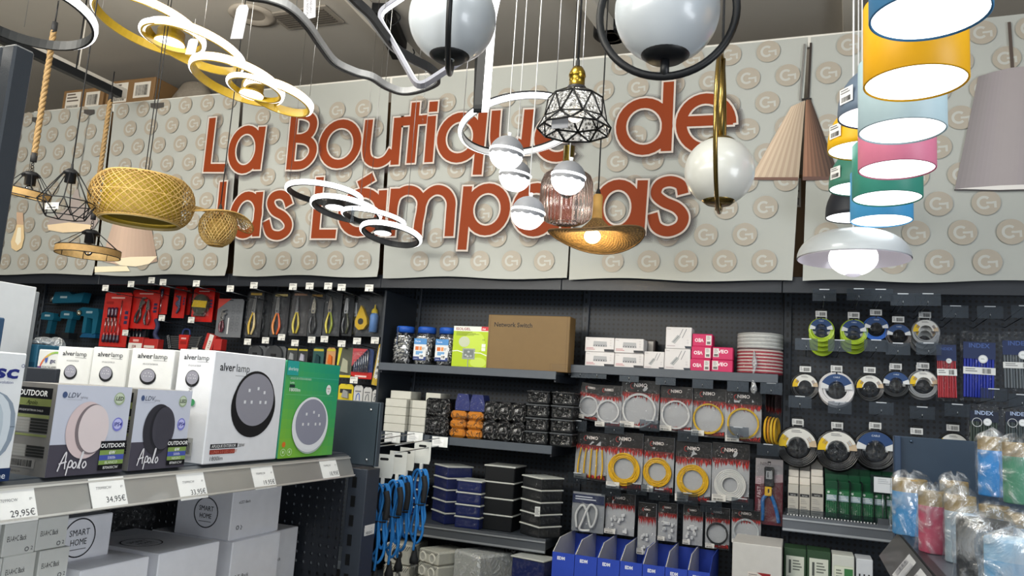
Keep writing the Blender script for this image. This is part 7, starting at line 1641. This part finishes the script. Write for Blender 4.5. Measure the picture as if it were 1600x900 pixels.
for c in range(6):
    xx = pY(1299+c*18.6, 790, 3.68).x
    for k in range(3):
        inst('green', green_pack, (xx, 3.68+.07*k, ZD+.001+.026*k), 'green hardware pack, %s in the %s lane of the divided shelf' % (('front', 'second', 'third')[k], ('first', 'second', 'third', 'fourth', 'fifth', 'last')[c]), 'hardware pack', 'green hardware packs')
    if c < 5:
        b = MB('clear_plate'); b.box(-.001, .001, -.04, .2, 0, .16, '#fff'); o = b.build('shelf_divider', loc=(xx+.026, 3.69, ZD+.001)); tag(o, 'clear shelf divider after the %s lane of green packs' % ('first', 'second', 'third', 'fourth', 'fifth')[c], 'divider')
b = MB('clear_plate'); b.box(-.48, .25, 0, .003, 0, .03, '#fff'); o = b.build('shelf_riser', loc=(BAYS[6].location.x, 3.615, ZD+.001)); p = Print((-.48, 0, 0)); 
for i in range(58): p.rect(.006+i*.0125, .002, .012+i*.0125, .007, '#c9ccce')
p.build('riser_teeth', o); tag(o, 'clear toothed strip along the front of the divided shelf', 'shelf strip')
X, Z, w, h = rY(1360, 743, 1399, 773, 3.6); r = empty('placard', (X, 3.6, Z)); b = MB('clear_plate'); b.box(-w/2, w/2, 0, .003, 0, h, '#fff'); b.build('holder', r)
b = MB('card'); b.box(-w*.36, w*.5, -.001, 0, h*.1, h*.9, '#c9cdd2'); b.build('paper', r); p = Print((-w/2, -.001, 0)); p.lines(w*.3, h*.5, w*.8, h*.8, 3, '#9aa0a8', .3); p.build('lettering', r); MB('metal').rod((0, .002, 0), (0, .002, -(Z-ZD)+.03), .003, '#9fa4aa').build('stem', r); MB('metal').box(-.02, .02, -.01, .02, -(Z-ZD), -(Z-ZD)+.03, '#9fa4aa').build('foot', r)
tag(r, 'white placard in a clear holder over the green packs', 'placard')
ZE = EYE-.70
def gbox(px, col, lab, kind):
    def f(p, w, h):
        p.lay()
        if kind == 'g': p.rect(w*.1, h*.12, w*.9, h*.8, '#cfd4c9').lay().rect(w*.22, h*.35, w*.32, h*.7, '#4d5350').lines(w*.4, h*.4, w*.8, h*.7, 4, '#6d736c').bars(w*.15, h*.17, w*.45, h*.27, 12).rect(w*.75, h*.17, w*.86, h*.28, '#5c625c')
        else: p.rect(w*.1, h*.12, w*.95, h*.72, '#c3cbb4').lay().rect(w*.12, h*.14, w*.93, h*.7, '#d6dacb').lay().rect(w*.55, h*.45, w*.93, h*.66, '#3f7a4a').lay().lines(w*.18, h*.3, w*.5, h*.62, 4, '#7d857a').bars(w*.7, h*.18, w*.92, h*.32, 12)
    shelf_box('product_box', px[0], px[1], px[2], 3.54, ZE, .12, col, f, lab)
gbox((1225, 1260, 857), '#27452c', 'green box with white label on the lowest shelf, next to the white carton', 'g'); gbox((1261, 1298, 861), '#27452c', 'green box with white label on the lowest shelf, between two others', 'g'); gbox((1300, 1335, 868), '#c9ccc6', 'white box with green edged label on the lowest shelf', 'w')
def bulbs(p, w, h):
    for i in range(3): p.lay().disc(w*(.2+.28*i), h*.3, w*.09, h*.12, '#2a2c30').rect(w*(.15+.28*i), h*.45, w*(.25+.28*i), h*.6, '#2a2c30'); p.rect(w*(.18+.28*i), h*.27, w*(.22+.28*i), h*.33, '#dde')
shelf_box('product_box', 1338, 1364, 874, 3.54, ZE, .12, '#c9cdd4', bulbs, 'small white box with three dark pictograms on the lowest shelf')
# ================================================================ near gondola on the right side of the aisle
HX, HZ = .235, EYE-.27
r = empty('gondola', (0, 0, 0))
MB('powder').box(HX+.012, 1.5, .3, 2.2, HZ-.02, HZ, '#4a4d55').build('top_shelf', r)
b = MB('powder'); b.box(HX-.006, HX+.012, .3, 2.2, HZ-.025, HZ+.003, '#14161a'); b.build('shelf_edge', r)
l = MB('rail'); xa, za, xb, zb2 = HX-.008, HZ-.002, HX-.05, HZ-.062
l.add([(xa, .3, za), (xa, 2.2, za), (xb, 2.2, zb2), (xb, .3, zb2)], [(0, 1, 2, 3)], '#55585c'); l.add([(xb, .3, zb2), (xb, 2.2, zb2), (xb+.004, 2.2, zb2-.003), (xb+.004, .3, zb2-.003)], [(0, 1, 2, 3)], '#b9babb'); l.build('price_rail', r)
MB('powder').box(HX-.005, 1.5, 2.24, 2.255, 0, EYE-.034, '#1d2d3d', ch=.003).build('end_panel', r)
b = MB('powder'); b.box(HX-.012, HX+.004, 2.225, 2.26, .0, EYE-.034, '#22334a', ch=.002); b.build('panel_edge', r)
q = pY(1424, 690, 2.24); MB('metal').lathe([(.001, 0), (.0035, 0), (.0035, .002), (.001, .003)], '#4d5d72', 10, T=Mx.Translation((q.x, 2.24, q.z)) @ Mx.Rotation(PI/2, 4, 'X')).build('bolt', r)
MB('powder').box(HX+.05, 1.5, .32, 2.2, 0, .12, '#1f242b').build('plinth', r); MB('powder').box(1.0, 1.02, .3, 2.2, .12, HZ-.02, '#1f242b').build('back_panel', r)
tag(r, 'dark gondola with blue grey end panel carrying the bagged lamps', 'shelving')
for i in range(6):
    y = 1.02+i*.17; n = V((xb-xa, 0, zb2-za)); L = n.length; W = -n/L; U = V((0, -1, 0)); N = U.cross(W)
    p = Print((xa+.0, y, za), U, W, lift=.0008); p.rect(-.055, -L*.92, .055, -L*.12, '#d0d1d3', 'gloss'); p.lay().rect(-.045, -L*.8, -.005, -L*.3, '#8a8b90').rect(.01, -L*.8, .05, -L*.25, '#a1a2a6').lay().lines(-.04, -L*.7, -.01, -L*.35, 3, '#6a6b70')
    tag(p.build('price_ticket'), 'grey price ticket in the slanted rail, %s from the far end' % ('sixth', 'fifth', 'fourth', 'third', 'second', 'first')[i], 'price ticket', 'price tickets in the slanted rail')
def bagged(px, py, z, wpx, h, col, label, seed, capc='#8d7240', tape=None, big=1., baggy=1., lean=0.):
    P = pZ(px, py, z); s = mpp(P); q = wpx/2*s; r = empty('bagged_lamp', (P.x, P.y, z)); r.rotation_euler = (0, 0, R.uniform(-.3, .3)); hc = h*.23
    b = MB('plastic'); b.lathe([(.001, .001), (q*.97, .001), (q, .004), (q, h-hc)], col, 36); b.build('lamp_body', r)
    b = MB('wood'); b.lathe([(q, h-hc), (q, h-.003), (q*.97, h), (.001, h)], capc, 36); b.build('wooden_cap', r)
    rr = random.Random(seed); vs = []; fs = []; n, k = 44, 13; prof = [(1.12, 0), (1.22, .04), (1.16, .15), (1.18, .25), (1.12, .4), (1.15, .5), (1.1, .62), (1.13, .75), (1.12, .88), (1.1, .97), (.95, 1.05), (.65, 1.1), (.2, 1.13)]
    ph_ = [rr.uniform(0, 6.28) for _ in range(8)]
    for j in range(n):
        for m_ in range(k):
            a = 2*PI*j/n; f, zz = prof[m_]; e = 1+baggy*(.05*math.sin(3*a+ph_[0]+zz*2)+.04*math.sin(7*a+ph_[1]-zz*3)+.025*math.sin(13*a+ph_[2]+zz*5)+rr.uniform(-.008, .012)); e = max(e, .96)
            vs.append((q*f*e*math.cos(a), q*f*e*math.sin(a), max(.0015, zz*h*(1+.03*math.sin(2*a+ph_[3])*zz))))
    for j in range(n):
        for m_ in range(k-1): j2 = (j+1) % n; fs.append((j*k+m_, j2*k+m_, j2*k+m_+1, j*k+m_+1))
    b = MB('film_bag'); b.add(vs, fs, '#fff', smooth=True)
    b.build('plastic_bag', r)
    if tape: MB('gloss').lathe([(q*1.21, h*.5), (q*1.215, h*.62)], tape, 24).build('tape', r)
    return tag(r, label, 'bagged lamp')
film('film_bag', '#f0f4f8', '#eef2f6', gl=.55, scale=11, fac=.55, dens=.06, rough=.16)
hl_ = .118
BL, PKc, GRc, BKc = '#3a86b8', '#b8485f', '#9aa6ac', '#17181c'
bagged(1422, 836, HZ, 50, .135, BL, 'sky blue lamp with wooden cap in a plastic bag, farthest on the near shelf', 1)
bagged(1460, 864, HZ, 44, .128, PKc, 'pink lamp with wooden cap in a plastic bag', 2)
bagged(1502, 880, HZ, 44, .132, GRc, 'pale grey lamp with wooden cap in a plastic bag next to the pink one', 3)
bagged(1540, 940, HZ, 78, .125, BKc, 'black lamp in a plastic bag with blue tape', 4, '#2a2620')
bagged(1592, 985, HZ, 90, .12, '#5d9cc4', 'light blue lamp in a crumpled bag at the frame corner', 5, '#7fa6c0', baggy=1.6)
bagged(1492, 846, HZ, 40, .14, '#c3b9a8', 'pale lamp with wooden cap in a bag behind the pink and grey ones', 6)
zt2 = HZ+.128
for px, py, wpx, h, col, lab, sd in ((1553, 776, 42, .125, '#2f86c8', 'bright blue lamp with wooden cap in a bag on the upper tier', 9), (1596, 788, 48, .118, '#4c8a6a', 'green lamp with wooden cap in a bag on the upper tier', 10)):
    o = bagged(px, py, zt2, wpx, h, col, lab, sd); P = o.location.copy()
    o2 = bagged(px, py, zt2, wpx, .11, '#b9c4ca', 'pale lamp in a bag carrying the %s one of the upper tier' % ('bright blue', 'green')[sd-9], sd+4); o2.location = (P.x, P.y, HZ)
# plastic wrap bundle hanging under the rail
P = pY(1372, 890, 1.75); b = MB('film_milky'); vs = []; fs = []; rr = random.Random(3)
prof = [(.02, .05), (.045, .03), (.055, -.02), (.06, -.08), (.06, -.2), (.05, -.34)]
b.lathe(prof, '#ffffff', 20, smooth=False, rfun=lambda a: 1+.15*math.sin(5*a)+.08*math.sin(11*a)); o = b.build('wrapped_bundle', loc=(.163, P.y, HZ-.1)); o.scale = (.42, .42, 1); MB('plastic').lathe([(.001, .0), (.04, 0), (.05, -.06), (.05, -.33), (.001, -.33)], '#b9b3a4', 18).build('contents', o)
tag(o, 'pale bundle in milky plastic hanging under the slanted price rail', 'bundle')
